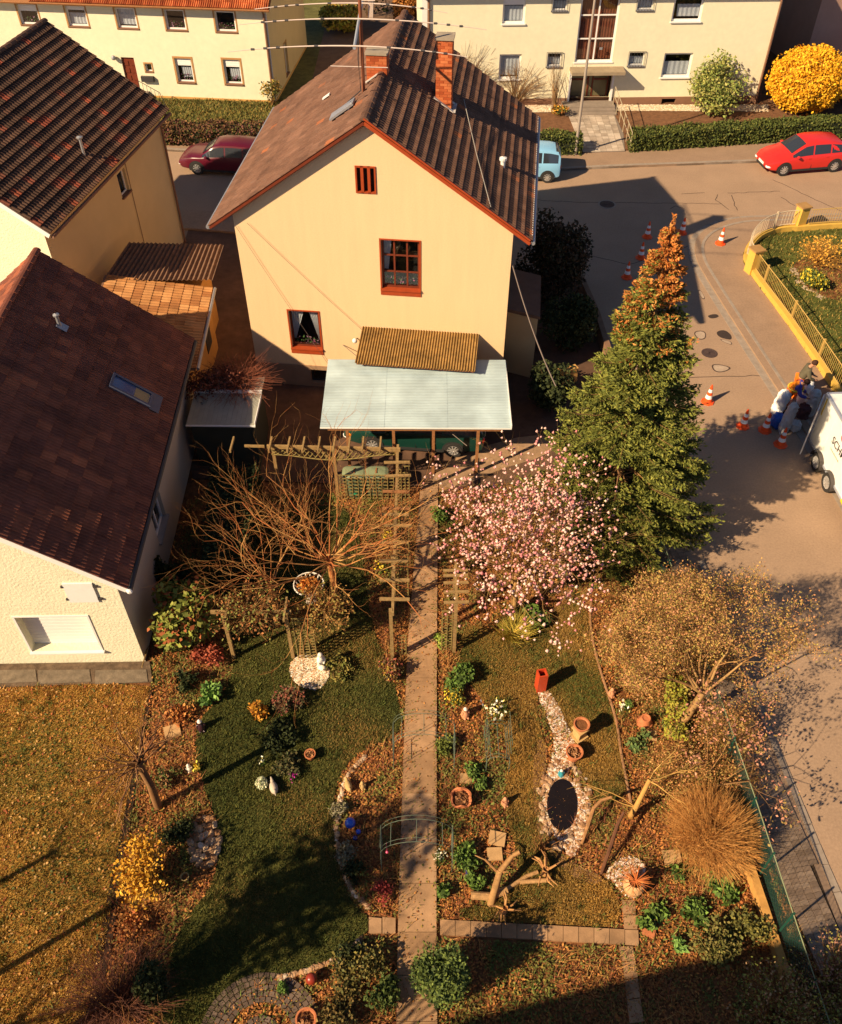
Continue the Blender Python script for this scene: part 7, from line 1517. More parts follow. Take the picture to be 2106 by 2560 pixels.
# ---- front garden: plants given by photo position, (u, v, radius, height, colours, leaf, count, label)
GR = [(.10, .17, .03), (.14, .22, .04), (.07, .11, .025)]; YG = [(.42, .33, .05), (.34, .28, .04), (.25, .25, .04)]; RD = [(.30, .06, .03), (.24, .05, .03), (.36, .10, .05)]; OR = [(.42, .15, .04), (.5, .22, .06), (.34, .1, .03)]; GY = [(.24, .21, .13), (.3, .26, .16), (.17, .16, .08)]
PL = [(520, 1655, .55, .5, RD, .06, 900, 'reddish bushy heather beside the left pergola post'), (525, 1745, .42, .35, [(.16, .28, .06), (.12, .22, .05), (.2, .32, .07)], .09, 420, 'bright green leafy clump on the edge of the left lawn'), (470, 1715, .4, .5, DG, .06, 500, 'dark spiky green plant among red leaves on the left bed'), (450, 1790, .45, .3, OR, .06, 400, 'orange dry foliage in the left bed'),
 (650, 1790, .3, .55, [(.6, .28, .03), (.5, .2, .03), (.7, .36, .05)], .07, 260, 'orange-yellow leafed small shrub in the island bed'), (725, 1760, .5, .5, [(.10, .09, .04), (.18, .10, .05), (.2, .06, .04)], .05, 900, 'grey-brown bushy plant at the top of the island bed'), (700, 1850, .55, .45, DG, .06, 900, 'dark green low shrub in the middle of the island bed'), (725, 1920, .4, .35, [(.07, .08, .03), (.12, .1, .04)], .05, 700, 'olive low plant around the magenta flower'),
 (975, 1685, .42, .55, [(.18, .10, .05), (.12, .1, .04), (.3, .08, .05), (.4, .25, .04)], .05, 800, 'round mixed perennial by the left edge of the path'), (840, 1680, .5, .4, [(.2, .17, .04), (.26, .2, .05), (.12, .13, .03)], .05, 700, 'dry grassy plant right of the white stones'), (852, 2030, .28, .3, GY, .04, 500, 'grey-leaved plant behind the blue glass ball'), (862, 2140, .3, .3, GY, .04, 500, 'silvery low plant below the blue glass balls'), (890, 2190, .35, .3, DG, .05, 500, 'dark green creeping plant in the kidney bed'), (955, 2240, .32, .4, [(.38, .06, .05), (.3, .05, .04)], .04, 500, 'crimson twiggy plant at the foot of the kidney bed'),
 (1140, 1700, .55, .45, GR, .07, 1100, 'lush green flower clump at the right edge of the path'), (1135, 1745, .38, .3, [(.12, .14, .03), (.6, .42, .04), (.1, .13, .03)], .05, 600, 'green clump with small yellow flowers by the path'), (1120, 1875, .36, .4, [(.13, .15, .03), (.16, .19, .04)], .05, 800, 'green upright herb clump under the far garden arch'), (1100, 1290, .4, .4, GR, .07, 500, 'bright green plant at the top right edge of the path'), (1105, 1610, .25, .5, [(.2, .28, .04), (.28, .3, .05)], .06, 300, 'grass-green tuft at the foot of the right pergola post'),
 (1185, 1930, .3, .25, GR, .06, 400, 'fresh green clump above the square terracotta pot'), (1205, 1965, .22, .2, GR, .06, 260, 'small green clump beside the stone near the pot'), (1170, 2150, .38, .4, GR, .06, 800, 'feathery green plant left of the pruned tree'), (1190, 2205, .25, .3, GR, .06, 400, 'green feathery tuft behind the little blue bird ornament'), (1110, 2235, .2, .25, GR, .08, 160, 'small leafy green plant at the right edge of the lower path'),
 (1330, 1545, .55, .45, GR, .09, 800, 'green leafy cover at the foot of the magnolia'), (1570, 1770, .18, .3, GR, .06, 250, 'daffodil leaves at the right edge of the grass'), (1600, 1860, .4, .25, [(.1, .16, .05), (.16, .2, .06)], .07, 400, 'blue-green low plant near the edge stones'), (1700, 2180, .3, .2, GR, .08, 200, 'green clump right of the spiky dried plant'), (1800, 2215, .5, .25, GR, .09, 420, 'bright green leaf carpet next to the ochre wall'), (1640, 2280, .3, .2, GR, .09, 200, 'green rosette right of the lower lawn'), (1740, 2290, .4, .25, GR, .09, 320, 'green leaves in the lower right bed'), (1700, 2365, .2, .2, [(.2, .34, .08)], .09, 90, 'light green rosette near the shade line'), (1615, 2320, .22, .25, GR, .1, 120, 'broad green leaves beside the upright tile'), (1860, 2330, .6, .5, [(.14, .13, .03), (.2, .17, .04), (.1, .1, .03)], .05, 1200, 'olive sprawling shrub at the lower end of the ochre wall'), (1780, 2370, .6, .6, [(.12, .12, .03), (.17, .14, .04)], .05, 1200, 'olive sprawling shrub at the shade line'),
 (870, 2400, .45, .4, DG, .05, 800, 'dark green plant at the top of the bottom bed'), (900, 2440, .7, .5, [(.16, .13, .03), (.10, .10, .03), (.22, .16, .05)], .05, 1600, 'olive-brown dense shrub in the bottom bed'), (960, 2490, .45, .5, [(.10, .13, .03), (.07, .1, .025)], .06, 900, 'green shrub touching the bottom of the path'), (860, 2530, .6, .5, [(.2, .13, .04), (.12, .1, .03)], .05, 1200, 'brownish shrub at the very bottom centre'), (708, 2476, .16, .2, [(.12, .2, .04)], .06, 160, 'small lime-green tuft next to the red gazing ball'), (440, 2080, .5, .45, DG, .05, 800, 'dark evergreen mound beside the stone circle'), (330, 2330, .5, .3, OR, .05, 500, 'orange dry grass tuft in the left bed'), (420, 1950, .45, .35, [(.1, .12, .03), (.2, .1, .04)], .05, 500, 'green-brown plant behind the daffodil pot in the left bed')]
for (u, v, r, h, c, lf, n_, lb) in PL: g = G(u, v); shrub(lb, (g.x, g.y), r, h, n_, lf, c, 8, 'plant', 'garden_plant', lump=6, shell=.05)
g = G(1283, 1590); tg = thing('ornamental_grass', 'tuft of yellow ornamental grass in front of the magnolia', 'plant', tuple(g)); P = rng.normal(0, .1, (700, 3)) * [1, 1, 0] + np.array(g); V, F = blades(P, .5, .03, 1.0); npmesh('blades', V, F, fol, tg, pick([(.46, .34, .05), (.55, .38, .07), (.3, .28, .05)], 700), kind='stuff')
g = G(1092, 2475); shrub('tall green conifer-like bush hanging over the lower path', (g.x + .05, g.y), .62, 2.0, 6500, .05, [(.10, .14, .03), (.14, .18, .04), (.07, .10, .03)], 30, 'shrub', 'narrow_conifer', lump=16, shell=.1)
g = G(405, 2490); shrub('dark column of evergreen foliage in the left bottom bed', (g.x, g.y), .38, 1.6, 2600, .05, DG, 20, lump=12)
# bottom right bushes
for (u, v, r, h, n_, tp, lb) in ((1930, 2560, 1.0, 1.9, 260, [(.3, .27, .05), (.2, .22, .04), (.4, .24, .12)], 'bare bush with yellow-green buds in the shaded bottom right corner'), (2060, 2480, .9, 2.0, 200, [(.36, .18, .12), (.28, .24, .06)], 'thin bush with pinkish buds at the right edge'), (2100, 2600, .9, 1.6, 160, [(.3, .27, .05)], 'budding bush at the very bottom right')):
    g = G(u, v); twigbush(lb, (g.x, g.y), r, h, n_, [(.34, .17, .06), (.24, .12, .05)], tip=(.035, tp, 3), rad=.007)
g = G(300, 2520); twigbush('leafless purple-brown bush at the bottom left', (g.x, g.y), 1.5, 1.3, 420, [(.16, .07, .05), (.22, .09, .05)], rad=.005)
for (x, y, z, lb) in ((1.9, 3.95, 1.9, 'fir tree tip poking in at the bottom edge'), (2.75, 3.9, 2.2, 'taller fir tree tip poking in at the bottom edge')):
    t = thing('fir_tree', lb, 'tree', (x, y, 0)); segs = [(np.array([x, y, 0.]), np.array([x, y, z]), .05, .01)]; P = []
    for k in range(46):
        zz = z * (.25 + .75 * k / 46); a = rng.uniform(0, 6.28); L = (z - zz) * .42 + .06; s = np.array([x, y, zz]); e = s + [math.cos(a) * L, math.sin(a) * L, .05]; segs.append((s, e, .008, .004)); P.append(s + (e - s) * rng.random((26, 1)) + rng.normal(0, .012, (26, 3)))
    V, F = tubes(segs, 3); npmesh('trunk', V, F, barkA, t, pick(BARKC, len(F))); P = np.concatenate(P); V, F, c = leafquads(P, .03, pick([(.2, .24, .08), (.28, .3, .1)], len(P))); npmesh('needles', V, F, fol, t, c, kind='stuff')
# trees outside the frame, left: they shade the lower left lawns as in the photograph
for (x, y, r, h, lb, zz) in ((-9.4, 3.2, 1.5, 4.6, 'dense evergreen tree left of the picture shading the garden lawn', 3.6), ):
    t = shrub(lb, (x, y), r, h, 2200, .13, DG, 60, 'tree', 'evergreen_tree', lump=12, z0=zz); MB().tube([(0, 0, -zz), (0, 0, 1.5)], [.26, .16], 8).build('trunk', bark, t)

umbrella('leafless tree just outside the lower left corner, throwing branch shadows over the path', (-5.0, 1.9), 3.0, 14, 2.4, 1.1, OB, r0=.12)
umbrella('leafless tree below the picture, throwing branch shadows over the right garden', (-1.6, 1.2), 2.6, 10, 1.8, .9, OB, r0=.09)
umbrella('leafless tree left of the picture, throwing branch shadows over the neighbour lawn', (-11.8, 2.6), 3.0, 16, 2.2, 1.0, OB, r0=.07)
umbrella('second leafless tree left of the picture, throwing streaky shadows over the green lawn', (-10.9, 4.6), 3.4, 18, 2.2, 1.1, OB, r0=.07)
umbrella('third leafless tree left of the picture near the house strip', (-11.6, 6.4), 2.6, 12, 1.8, 1.1, OB, r0=.06)
for (u, v, r, h, n_, lb) in ((1560, 1640, .9, 1.4, 380, 'fine orange twigs rising left of the yellow-green shrub'), (1690, 1560, 1.2, 2.0, 620, 'tall haze of fine brown twigs behind the budding tree'), (1745, 1690, 1.1, 1.9, 520, 'tall fine olive twigs around the trunk of the budding tree'), (1800, 1860, .9, 1.5, 420, 'fine brown twigs between the budding tree and the straw bush'), (1690, 1950, .9, .9, 360, 'low orange twigs around the crooked tree'), (1585, 1500, 1.0, .8, 420, 'low orange-brown twiggy shrub right of the magnolia'), (1640, 1610, 1.1, 1.0, 520, 'low orange twiggy shrub between the terracotta pot and the mesh fence'), (1620, 1730, .8, .6, 300, 'flat orange-brown twigs above the upturned pot'), (1800, 1960, .9, 1.0, 320, 'olive-brown twiggy shrub behind the round straw-coloured bush')):
    g = G(u, v); twigbush(lb, (g.x, g.y), r, h, n_, [(.46, .25, .08), (.38, .18, .06), (.3, .2, .06)], rad=.004, tip=(.03, [(.5, .26, .09), (.42, .18, .07), (.3, .22, .06)], 3))
# ================================================================== PERGOLAS
def ladder(t, x0, x1, y, z0, z1, cols_, m, step=.14, axis='x', name='trellis'):
    f = MB(); P_ = (lambda a, z: Vector((a, y, z))) if axis == 'x' else (lambda a, z: Vector((y, a, z)))
    tr = bpy.data.objects.new(name, None); COL.objects.link(tr); tr.parent = t; tr.matrix_local = pmat(t).inverted()
    for k in range(cols_ + 1): a = x0 + (x1 - x0) * k / cols_; MB().bar(P_(a, z0), P_(a, z1), .028, .022).build('trellis_upright', m, tr)
    n = int((z1 - z0) / step)
    for k in range(n + 1): z = z0 + (z1 - z0) * k / n; o = Vector((0, .022, 0)) if axis == 'x' else Vector((.022, 0, 0)); MB().bar(P_(x0 - .03, z) + o, P_(x1 + .03, z) + o, .02, .026).build('trellis_slat', m, tr)
    return tr
pa = thing('pergola', 'weathered wooden pergola running from the hedge to the path with lattice under its back beam', 'pergola', (-2.6, 19.8, 0))
bz = 2.2
def beam(t, a, b, w=.07, h=.12, m=wood, nm='beam'): return MB().bar(Vector(a), Vector(b), w, h).build(nm, m, t, world=True)
beam(pa, (-4.62, 19.92, bz), (-.62, 19.78, bz)); beam(pa, (-.70, 20.1, bz - .13), (-.72, 13.72, bz - .13), m=wood)
for u in (578, 676 - 2, 720, 757, 796, 834, 872, 906, 950): g = G(u, 1120, bz + .09); beam(pa, (g.x, 19.58, bz + .1), (g.x + .02, 20.22, bz + .1), .05, .09, nm='rafter')
beam(pa, (-5.3, 19.95, bz), (-4.7, 19.93, bz), .04, .08)
for v in (1155, 1189, 1227, 1270, 1284, 1312, 1355, 1401, 1449, 1496): g = G(990, v, bz + .0); dx = random.uniform(-.06, .06); beam(pa, (-1.07 + dx, g.y, bz - .02), (-.30 + dx, g.y + random.uniform(-.03, .03), bz - .02), .085, .045, random.choice([wood, wood, wood_o]), 'rafter')
for x, y in ((-4.45, 19.92), (-2.62, 19.85), (-.72, 19.82), (-.74, 17.4), (-.76, 15.6), (-.77, 13.82)): MB().box(x - .045, x + .045, y - .045, y + .045, 0, bz - .06).build('post', wood, pa, world=True)
for x0, x1 in ((-2.62, -3.05), (-2.62, -2.2)): beam(pa, (x0, 19.85, 1.6), (x1, 19.86, bz - .05), .05, .06, nm='brace')
# lattice: arched frieze and panel with windows for the tables
f = MB(); xs_ = np.linspace(-4.5, -.8, 24)
for i in range(23):
    x = xs_[i]; sag = lambda x: .16 + .22 * math.sin(math.pi * (x + 4.5) / 3.7) ** 2
    f.bar((x, 19.84, bz - .06), (x + .22, 19.84, bz - .06 - sag(x + .2)), .02, .02); f.bar((x + .22, 19.82, bz - .06), (x, 19.82, bz - .06 - sag(x)), .02, .02)
f.build('lattice_frieze', wood_g, pa, world=True, kind='stuff')
MB().tube([(x, 19.83, bz - .08 - (.16 + .22 * math.sin(math.pi * (x + 4.5) / 3.7) ** 2)) for x in xs_], .022, 5).build('curved_batten', wood_g, pa, world=True)
ladder(pa, -2.5, -.85, 19.75, .15, 1.15, 9, wood_g, .13)
for y in (19.25, 17.55, 15.75): ladder(pa, -.72, -.36, y, .0, 2.0, 3, wood_g, .13)
ladder(pa, -.62, -.4, 13.9, .1, .9, 2, wood_g)
pb_ = thing('pergola', 'short wooden pergola frame with ladder trellis on the right side of the path', 'pergola', (.9, 14.3, 0))
beam(pb_, (.92, 15.3, bz), (.90, 13.95, bz), .06, .1); MB().box(.85, .94, 14.0, 14.09, 0, bz - .05).build('post', wood, pb_, world=True); MB().box(.87, .96, 15.2, 15.29, 0, bz - .05).build('post', wood, pb_, world=True)
for v in (1427, 1440, 1458, 1481, 1507): g = G(1137, v, bz + .07); beam(pb_, (.58, g.y, bz + .08), (1.22, g.y + .02, bz + .08), .07, .045, nm='rafter')
ladder(pb_, .56, .82, 14.05, .05, 1.75, 2, wood_g, .12)
pd = thing('pergola', 'small wooden pergola frame over the left lawn with two posts and a trellis', 'pergola', (-4.2, 13.8, 0))
beam(pd, (-5.35, 13.85, 2.0), (-3.3, 13.85, 2.0), .06, .1)
for x in (-5.05, -3.45): MB().box(x - .045, x + .045, 13.8, 13.89, 0, 1.95).build('post', wood, pd, world=True)
for u in (566, 614, 667, 712): g = G(u, 1535, 2.08); beam(pd, (g.x, 13.5, 2.08), (g.x, 14.25, 2.08), .05, .08, nm='rafter')
beam(pd, (-3.45, 13.85, 1.6), (-3.85, 13.85, 1.96), .045, .05, nm='brace'); ladder(pd, -3.3, -2.8, 13.8, .05, 1.75, 3, wood_g, .12)
twigbush('tangled dry climber on the beam of the small left pergola', (-4.3, 13.9), 1.0, .6, 160, [(.3, .15, .05), (.2, .1, .04)], z0=1.8, tip=(.05, [(.3, .12, .04), (.2, .2, .05)], 2))
twigbush('dry orange climber hanging over the right end of the left pergola', (-2.7, 14.3), .9, .7, 220, OB, z0=1.2, tip=(.05, [(.36, .2, .06), (.25, .2, .05)], 2))
# garden things under the pergola
for u, lb in ((886, 'left green lidded water butt under the pergola'), (941, 'right green lidded water butt under the pergola, next to the path')):
    g = G(u, 1178, .9); t = thing('water_butt', lb, 'water butt', (g.x, g.y, 0)); gmt = mat('green_plastic', (.12, .17, .10), .5, .08)
    f = MB(); n = 24; pr = lambda s: [(s * .36 * math.copysign(abs(math.cos(a)) ** .5, math.cos(a)), s * .27 * math.copysign(abs(math.sin(a)) ** .5, math.sin(a))) for a in [2 * math.pi * k / n for k in range(n)]]
    for s, z in ((.85, 0), (1, .8)):
        for x, y in pr(s): f.v.append((x, y, z))
    f.f = [(k, (k + 1) % n, n + (k + 1) % n, n + k) for k in range(n)]; f.m = [0] * n; f.build('barrel', gmt, t)
    f = MB(); q = [(1.06, .80), (1.06, .86), (.8, .9), (.15, .93)]
    for s, z in q:
        for x, y in pr(s): f.v.append((x, y, z))
    f.f = [(j * n + k, j * n + (k + 1) % n, (j + 1) * n + (k + 1) % n, (j + 1) * n + k) for j in range(3) for k in range(n)] + [tuple(range(3 * n, 4 * n))]; f.m = [0] * len(f.f); f.build('lid', mat('pale_green_plastic', (.22, .26, .15), .5, .08), t)
    MB().box(-.02, .02, -.12, .1, .925, .95).build('handle', wood_o, t)
g = G(889, 1235); t = thing('watering_can', 'bright green plastic watering can on the ground below the trellis', 'watering can', tuple(g), R(20)); gp_ = mat('can_green', (.03, .42, .22), .35)
MB().lathe([(.001, 0), (.15, 0), (.155, .2), (.12, .27), (.05, .3)], 16).build('body', gp_, t); MB().tube([(.12, 0, .06), (.28, 0, .2), (.36, 0, .3)], [.03, .022, .016], 8).build('spout', gp_, t); MB().tube([(.05, 0, .27), (0, 0, .4), (-.12, 0, .38), (-.17, 0, .2), (-.15, 0, .1)], .015, 6).build('handle', gp_, t); MB().lathe([(.02, 0), (.05, .04), (.001, .05)], 10, (.37, 0, .31)).build('rose', gp_, t)
# ================================================================== ORNAMENTS
def pot(label, u, v, r, h, m=None, fill=True, shape='round', z=0, name='plant_pot', n=20):
    g = G(u, v, z); t = thing(name, label, 'pot', tuple(g)); m = m or terra
    pr = [(r * .62, 0), (r * .95, h * .82), (r * 1.05, h * .84), (r * 1.08, h), (r * .9, h), (r * .84, h * .85), (r * .8, h * .8)]
    f = MB().lathe(pr, n)
    if shape == 'square':
        f.v = [(x * (1 + .18 * abs(math.sin(2 * math.atan2(y, x)))), y * (1 + .18 * abs(math.sin(2 * math.atan2(y, x)))), zz + .035 * (zz > h * .7) * math.cos(4 * math.atan2(y, x))) for x, y, zz in f.v]
    f.build('vessel', m, t, smooth=False)
    f = MB().lathe([(r * .84, h * .8), (.001, h * .82)], n); f.build('potting_soil', soil, t)
    if fill:
        P = rng.normal(0, r * .35, (60, 3)) * [1, 1, .3] + [0, 0, h * .88]; V, F, c = leafquads(P, .06, pick([(.3, .14, .06), (.4, .2, .09)], 60)); npmesh('dry_plant', V, F, fol, t, c, world=False, kind='stuff')
    return t
pot('wide square-rimmed terracotta pot with dry plant right of the path', 1152, 2008, .22, .3, shape='square'); pot('round terracotta pot at the head of the stone pond', 1433, 1895, .20, .32); pot('round terracotta pot lying in dry leaves right of the magnolia', 1537, 1592, .2, .3)
pot('small terracotta pot at the left edge of the garden', 331, 2400, .12, .2, fill=False); pot('pale ring-rimmed pot beside the forsythia bush', 466, 2200, .09, .2, mat('pale_pot', (.4, .3, .12), .8), False); pot('dark terracotta vase in the island bed', 777, 1895, .13, .22); pot('terracotta pot at the bottom edge of the bed', 768, 2556, .2, .25)
g = G(1447, 1842); t = thing('pedestal', 'square sandstone pedestal under a terracotta pot on the pebble strip', 'pedestal', tuple(g), R(35)); stn = mat('sandstone', (.50, .32, .13), .9, .12, 8, .3, 40); MB().box(-.17, .17, -.17, .17, 0, .08).build('foot', stn, t); MB().box(-.12, .12, -.12, .12, .08, .36).build('shaft', stn, t); MB().box(-.16, .16, -.16, .16, .36, .42).build('top_plate', stn, t)
t = pot('terracotta bowl standing on the sandstone pedestal', 1450, 1822, .19, .2, fill=False, z=.42); t.location = (g.x, g.y, .42)
g = G(1611, 1808); t = thing('plant_pot', 'upturned terracotta pot with flat base in the right bed', 'pot', tuple(g)); MB().lathe([(.2, 0), (.2, .06), (.17, .07), (.12, .26), (.09, .26), (.08, .24), (.001, .24)], 18).build('vessel', terra, t)
def ball(label, u, v, r, m, z=None, name='gazing_ball'):
    g = G(u, v + r * 30); t = thing(name, label, 'glass ball', tuple(g)); z = z or r; MB().tube([(0, 0, 0), (0, 0, z)], .015, 6).build('rod', darkmetal, t); MB().blob((0, 0, z), r, 28, 18).build('ball', m, t, smooth=True)
bg_ = mat('cobalt_glass', (.015, .08, .55), .12, spec=.8); ball('large shiny cobalt blue gazing ball in the kidney-shaped bed', 877, 2063, .125, bg_, .2); ball('small blue glass ball right below the large blue one', 897, 2082, .06, bg_, .1); ball('small dark blue glass ball lowest of the three blue balls', 889, 2097, .06, mat('navy_glass', (.01, .015, .16), .08, spec=.9), .08); ball('dull red gazing ball in the shaded bottom bed', 781, 2450, .12, mat('red_glass', (.25, .03, .015), .35, spec=.5), .18)
g = G(1350, 1722); t = thing('lantern', 'tall red square ceramic lantern standing on the grass by the pebble strip', 'lantern', tuple(g), R(12)); rc = mat('red_ceramic', (.50, .06, .02), .4, .1, 8)
for x0, x1, y0, y1 in ((-.12, .12, -.12, -.09), (-.12, .12, .09, .12), (-.12, -.09, -.09, .09), (.09, .12, -.09, .09)): MB().box(x0, x1, y0, y1, 0, .75).build('side', rc, t)
MB().box(-.088, .088, -.088, .088, .02, .45).build('inside', dark_in, t)  # dark block paints the shade in the hollow lantern
def figure(label, u, v, s, m, kind='gnome', hat=None):
    g = G(u, v); t = thing('garden_figure', label, 'figurine', tuple(g), R(-70))
    if kind == 'gnome':
        f = MB(); f.lathe([(.11 * s, 0), (.13 * s, .08 * s), (.11 * s, .22 * s), (.06 * s, .30 * s)], 14); f.blob((.0, 0, .36 * s), .075 * s, 12, 8); 
        for q in (-1, 1): f.blob((.03 * s, q * .1 * s, .2 * s), (.04 * s, .035 * s, .09 * s), 8, 6); f.blob((.1 * s, q * .05 * s, .04 * s), (.07 * s, .04 * s, .04 * s), 8, 6)
        f.build('body', m, t, smooth=True); f = MB(); f.lathe([(.07 * s, 0), (.04 * s, .06 * s), (.001, .09 * s)], 10, (0, 0, .39 * s)); f.build('cap', hat or m, t)
    if kind == 'bird':
        f = MB(); f.blob((0, 0, .12 * s), (.17 * s, .1 * s, .11 * s), 14, 10); f.blob((.15 * s, 0, .22 * s), (.06 * s, .05 * s, .06 * s), 10, 8); f.tube([(.1 * s, 0, .15 * s), (.15 * s, 0, .22 * s)], .045 * s, 8); f.tube([(.19 * s, 0, .22 * s), (.27 * s, 0, .21 * s)], [.02 * s, .006 * s], 6); f.tube([(-.12 * s, 0, .14 * s), (-.26 * s, 0, .2 * s)], [.06 * s, .015 * s], 8); f.build('body', m, t, smooth=True)
    if kind == 'angel':
        f = MB(); f.lathe([(.13 * s, 0), (.12 * s, .1 * s), (.09 * s, .3 * s), (.11 * s, .42 * s), (.04 * s, .5 * s)], 14); f.blob((.0, 0, .57 * s), .07 * s, 12, 8); f.blob((.08 * s, 0, .14 * s), (.14 * s, .11 * s, .08 * s), 10, 8); f.tube([(.02, .1 * s, .4 * s), (.12 * s, .05 * s, .3 * s)], .03 * s, 6); f.tube([(.02, -.1 * s, .4 * s), (.12 * s, -.05 * s, .3 * s)], .03 * s, 6); f.build('body', m, t, smooth=True)
    return t
wst = mat('white_stone', (.78, .72, .62), .7, .08, 8); pst = mat('pale_stone', (.5, .42, .32), .85, .12, 8); pk = mat('pink_clay', (.6, .27, .14), .8, .1, 8)
figure('white seated stone figure on the round pebble patch', 805, 1668, 1.0, wst, 'angel'); figure('terracotta figurine with white cap beside the yellow flowers', 1163, 1790, .85, pk, 'gnome', wst); figure('pale stone bird next to the white flower ball', 686, 1975, 1.0, pst, 'bird'); figure('little clay figure on the right garden edge', 1528, 1738, .7, pk, 'gnome'); figure('sandstone rabbit-shaped figure on the kidney bed rim', 872, 1970, .9, stn, 'bird'); figure('small cream figure beside the rim stone of the kidney bed', 907, 1968, .6, stn, 'gnome'); figure('dark ornament with pale stripes on the left lawn edge', 505, 1822, .9, mat('dark_glazed', (.05, .02, .025), .2, spec=.7), 'gnome', wst); figure('small clay figure in the bed right of the path', 1262, 2010, .7, pk, 'gnome'); figure('tiny blue and white figure on the pebbles above the pond', 1402, 1938, .6, mat('turquoise_glaze', (.05, .3, .36), .3), 'gnome', wst); figure('little dark blue bird ornament on a stick in the green tuft', 1170, 2190, .5, mat('navy_glaze', (.03, .03, .12), .3), 'bird'); figure('small white figure at the lower bed rim', 850, 2418, .6, wst, 'gnome'); figure('pale cream cherub on the left bed beside the lawn', 475, 1925, .6, wst, 'gnome')
g = G(657, 1965); t = thing('hydrangea_ball', 'round white flower ball left of the stone bird', 'plant', tuple(g)); P = cloud((g.x, g.y, .16), .14, 500, .8); V, F, c = leafquads(P, .045, pick([(.6, .6, .38), (.7, .68, .46), (.45, .5, .28)], 500)); npmesh('petals', V, F, fol, t, c, kind='stuff'); f = MB(); f.blob((0, 0, .16), .125, 12, 8); f.build('core', pst, t)
def flowers(label, u, v, r, cols, n, h=.15, s=.035):
    g = G(u, v); t = thing('flower_clump', label, 'flowers', tuple(g)); P = np.column_stack([rng.normal(g.x, r * .5, n), rng.normal(g.y, r * .5, n), rng.uniform(h * .7, h * 1.3, n)]); V, F, c = leafquads(P, s, pick(cols, n, .1)); npmesh('petals', V, F, fol, t, c, kind='stuff')
    k = n * 2; P = np.column_stack([rng.normal(g.x, r * .6, k), rng.normal(g.y, r * .6, k), np.zeros(k)]); V, F = blades(P, h, .02, .3); npmesh('leaves', V, F, fol, t, pick(GR, k), kind='stuff')
WY = [(.85, .8, .55), (.85, .7, .2), (.9, .88, .75)]; YL = [(.85, .6, .03), (.9, .7, .1)]
flowers('white and yellow daffodil clump in the bed right of the path', 1238, 1785, .3, WY, 60, .25, .06); flowers('white daffodils at the right edge of the grass', 1558, 1777, .2, WY, 26, .25, .06); flowers('magenta flower cluster in the island bed', 735, 1945, .1, [(.55, .03, .35), (.65, .06, .4)], 70, .15, .03); flowers('bright yellow flowers in the left bed', 493, 1925, .09, YL, 40, .15, .05); flowers('yellow primroses at the right edge of the path', 1130, 1740, .3, YL, 50, .12, .04); flowers('yellow daffodils beside the pergola beam, upper clump', 970, 1352, .18, YL, 50, .3, .06); flowers('yellow daffodils beside the pergola beam, lower clump', 955, 1425, .2, YL, 30, .25, .05); flowers('ring of small yellow flowers beside the crooked tree', 1648, 1935, .14, YL, 36, .12, .035); flowers('yellow flower in the island bed near the flower ball', 657, 1910, .06, WY, 14, .2, .04); flowers('white blossom sprays at the right edge of the lower path', 1100, 2150, .12, [(.7, .65, .5)], 50, .25, .03)
# agave-like dried plant in a tan sack
g = G(1580, 2225); t = thing('dried_spiky_plant', 'orange dried spiky plant in a tan rounded pot on pebbles', 'plant', tuple(g)); MB().lathe([(.1, 0), (.2, .1), (.24, .3), (.2, .45), (.15, .5), (.13, .46)], 18).build('pot', mat('tan_pot', (.55, .32, .15), .8, .12, 8), t)
segs = []
for k in range(46): a = rng.uniform(0, 6.28); e = rng.uniform(-.35, .9); L = rng.uniform(.28, .42); b = np.array([0, 0, .5]); d = np.array([math.cos(a) * math.cos(e), math.sin(a) * math.cos(e), math.sin(e)]); segs.append((b, b + d * L, .014, .003))
V, F = tubes(segs, 4); npmesh('spikes', V, F, barkA, t, pick([(.55, .18, .05), (.42, .12, .04)], len(F)), world=False, kind='stuff')
# arches over the path
ag = mat('arch_green_grey', (.11, .14, .10), .7)
def arch(label, lf, rf_, depth, h):
    a, b = G(*lf), G(*rf_); t = thing('garden_arch', label, 'garden arch', tuple(a)); up = Vector((0, 0, 1)); dy = Vector((0, depth, 0))
    for o_ in (Vector(), dy):
        w_ = (b - a) / 2; c = (a + b) / 2 + o_ + up * (h - w_.length * .8); P = [a + o_, a + o_ + up * (h - w_.length * .8)] + [c - w_ * math.cos(math.pi * k / 12) + up * w_.length * .8 * math.sin(math.pi * k / 12) for k in range(1, 12)] + [b + o_ + up * (h - w_.length * .8), b + o_]; MB().tube(P, .007, 5).build('hoop', ag, t, world=True)
        MB().tube([p + Vector((.0, .09, 0)) for p in P], .005, 4).build('thin_hoop', ag, t, world=True)
    for z in (.4, .9, 1.3): 
        for p in (a, b): MB().tube([p + up * z, p + up * z + dy], .008, 5).build('rung', ag, t, world=True)
    for k in (3, 6, 9): c = (a + b) / 2 + up * (h - w_.length * .8); p = c - w_ * math.cos(math.pi * k / 12) + up * w_.length * .8 * math.sin(math.pi * k / 12); MB().tube([p, p + dy], .008, 5).build('rung', ag, t, world=True)
arch('thin green metal garden arch over the path, the upper of two', (985, 1925), (1135, 1930), .55, 1.75); arch('thin green metal garden arch over the lower path, pink ornament hanging from it', (955, 2180), (1130, 2180), .5, 1.6)
g = G(968, 2130, .7); o = MB().blob(tuple(g), .035, 10, 8).tube([g, g + Vector((0, 0, .5))], .004, 4).build('hanging_ornament', mat('pink_glass', (.75, .08, .2), .3)); tag(o, 'small pink ball hanging from the lower garden arch', 'ornament')
pa_ = [G(1335, 2010), G(1330, 1730)]
arch('narrow green plant support frame in the bed right of the path', (1215, 1930), (1272, 1930), .9, .75)
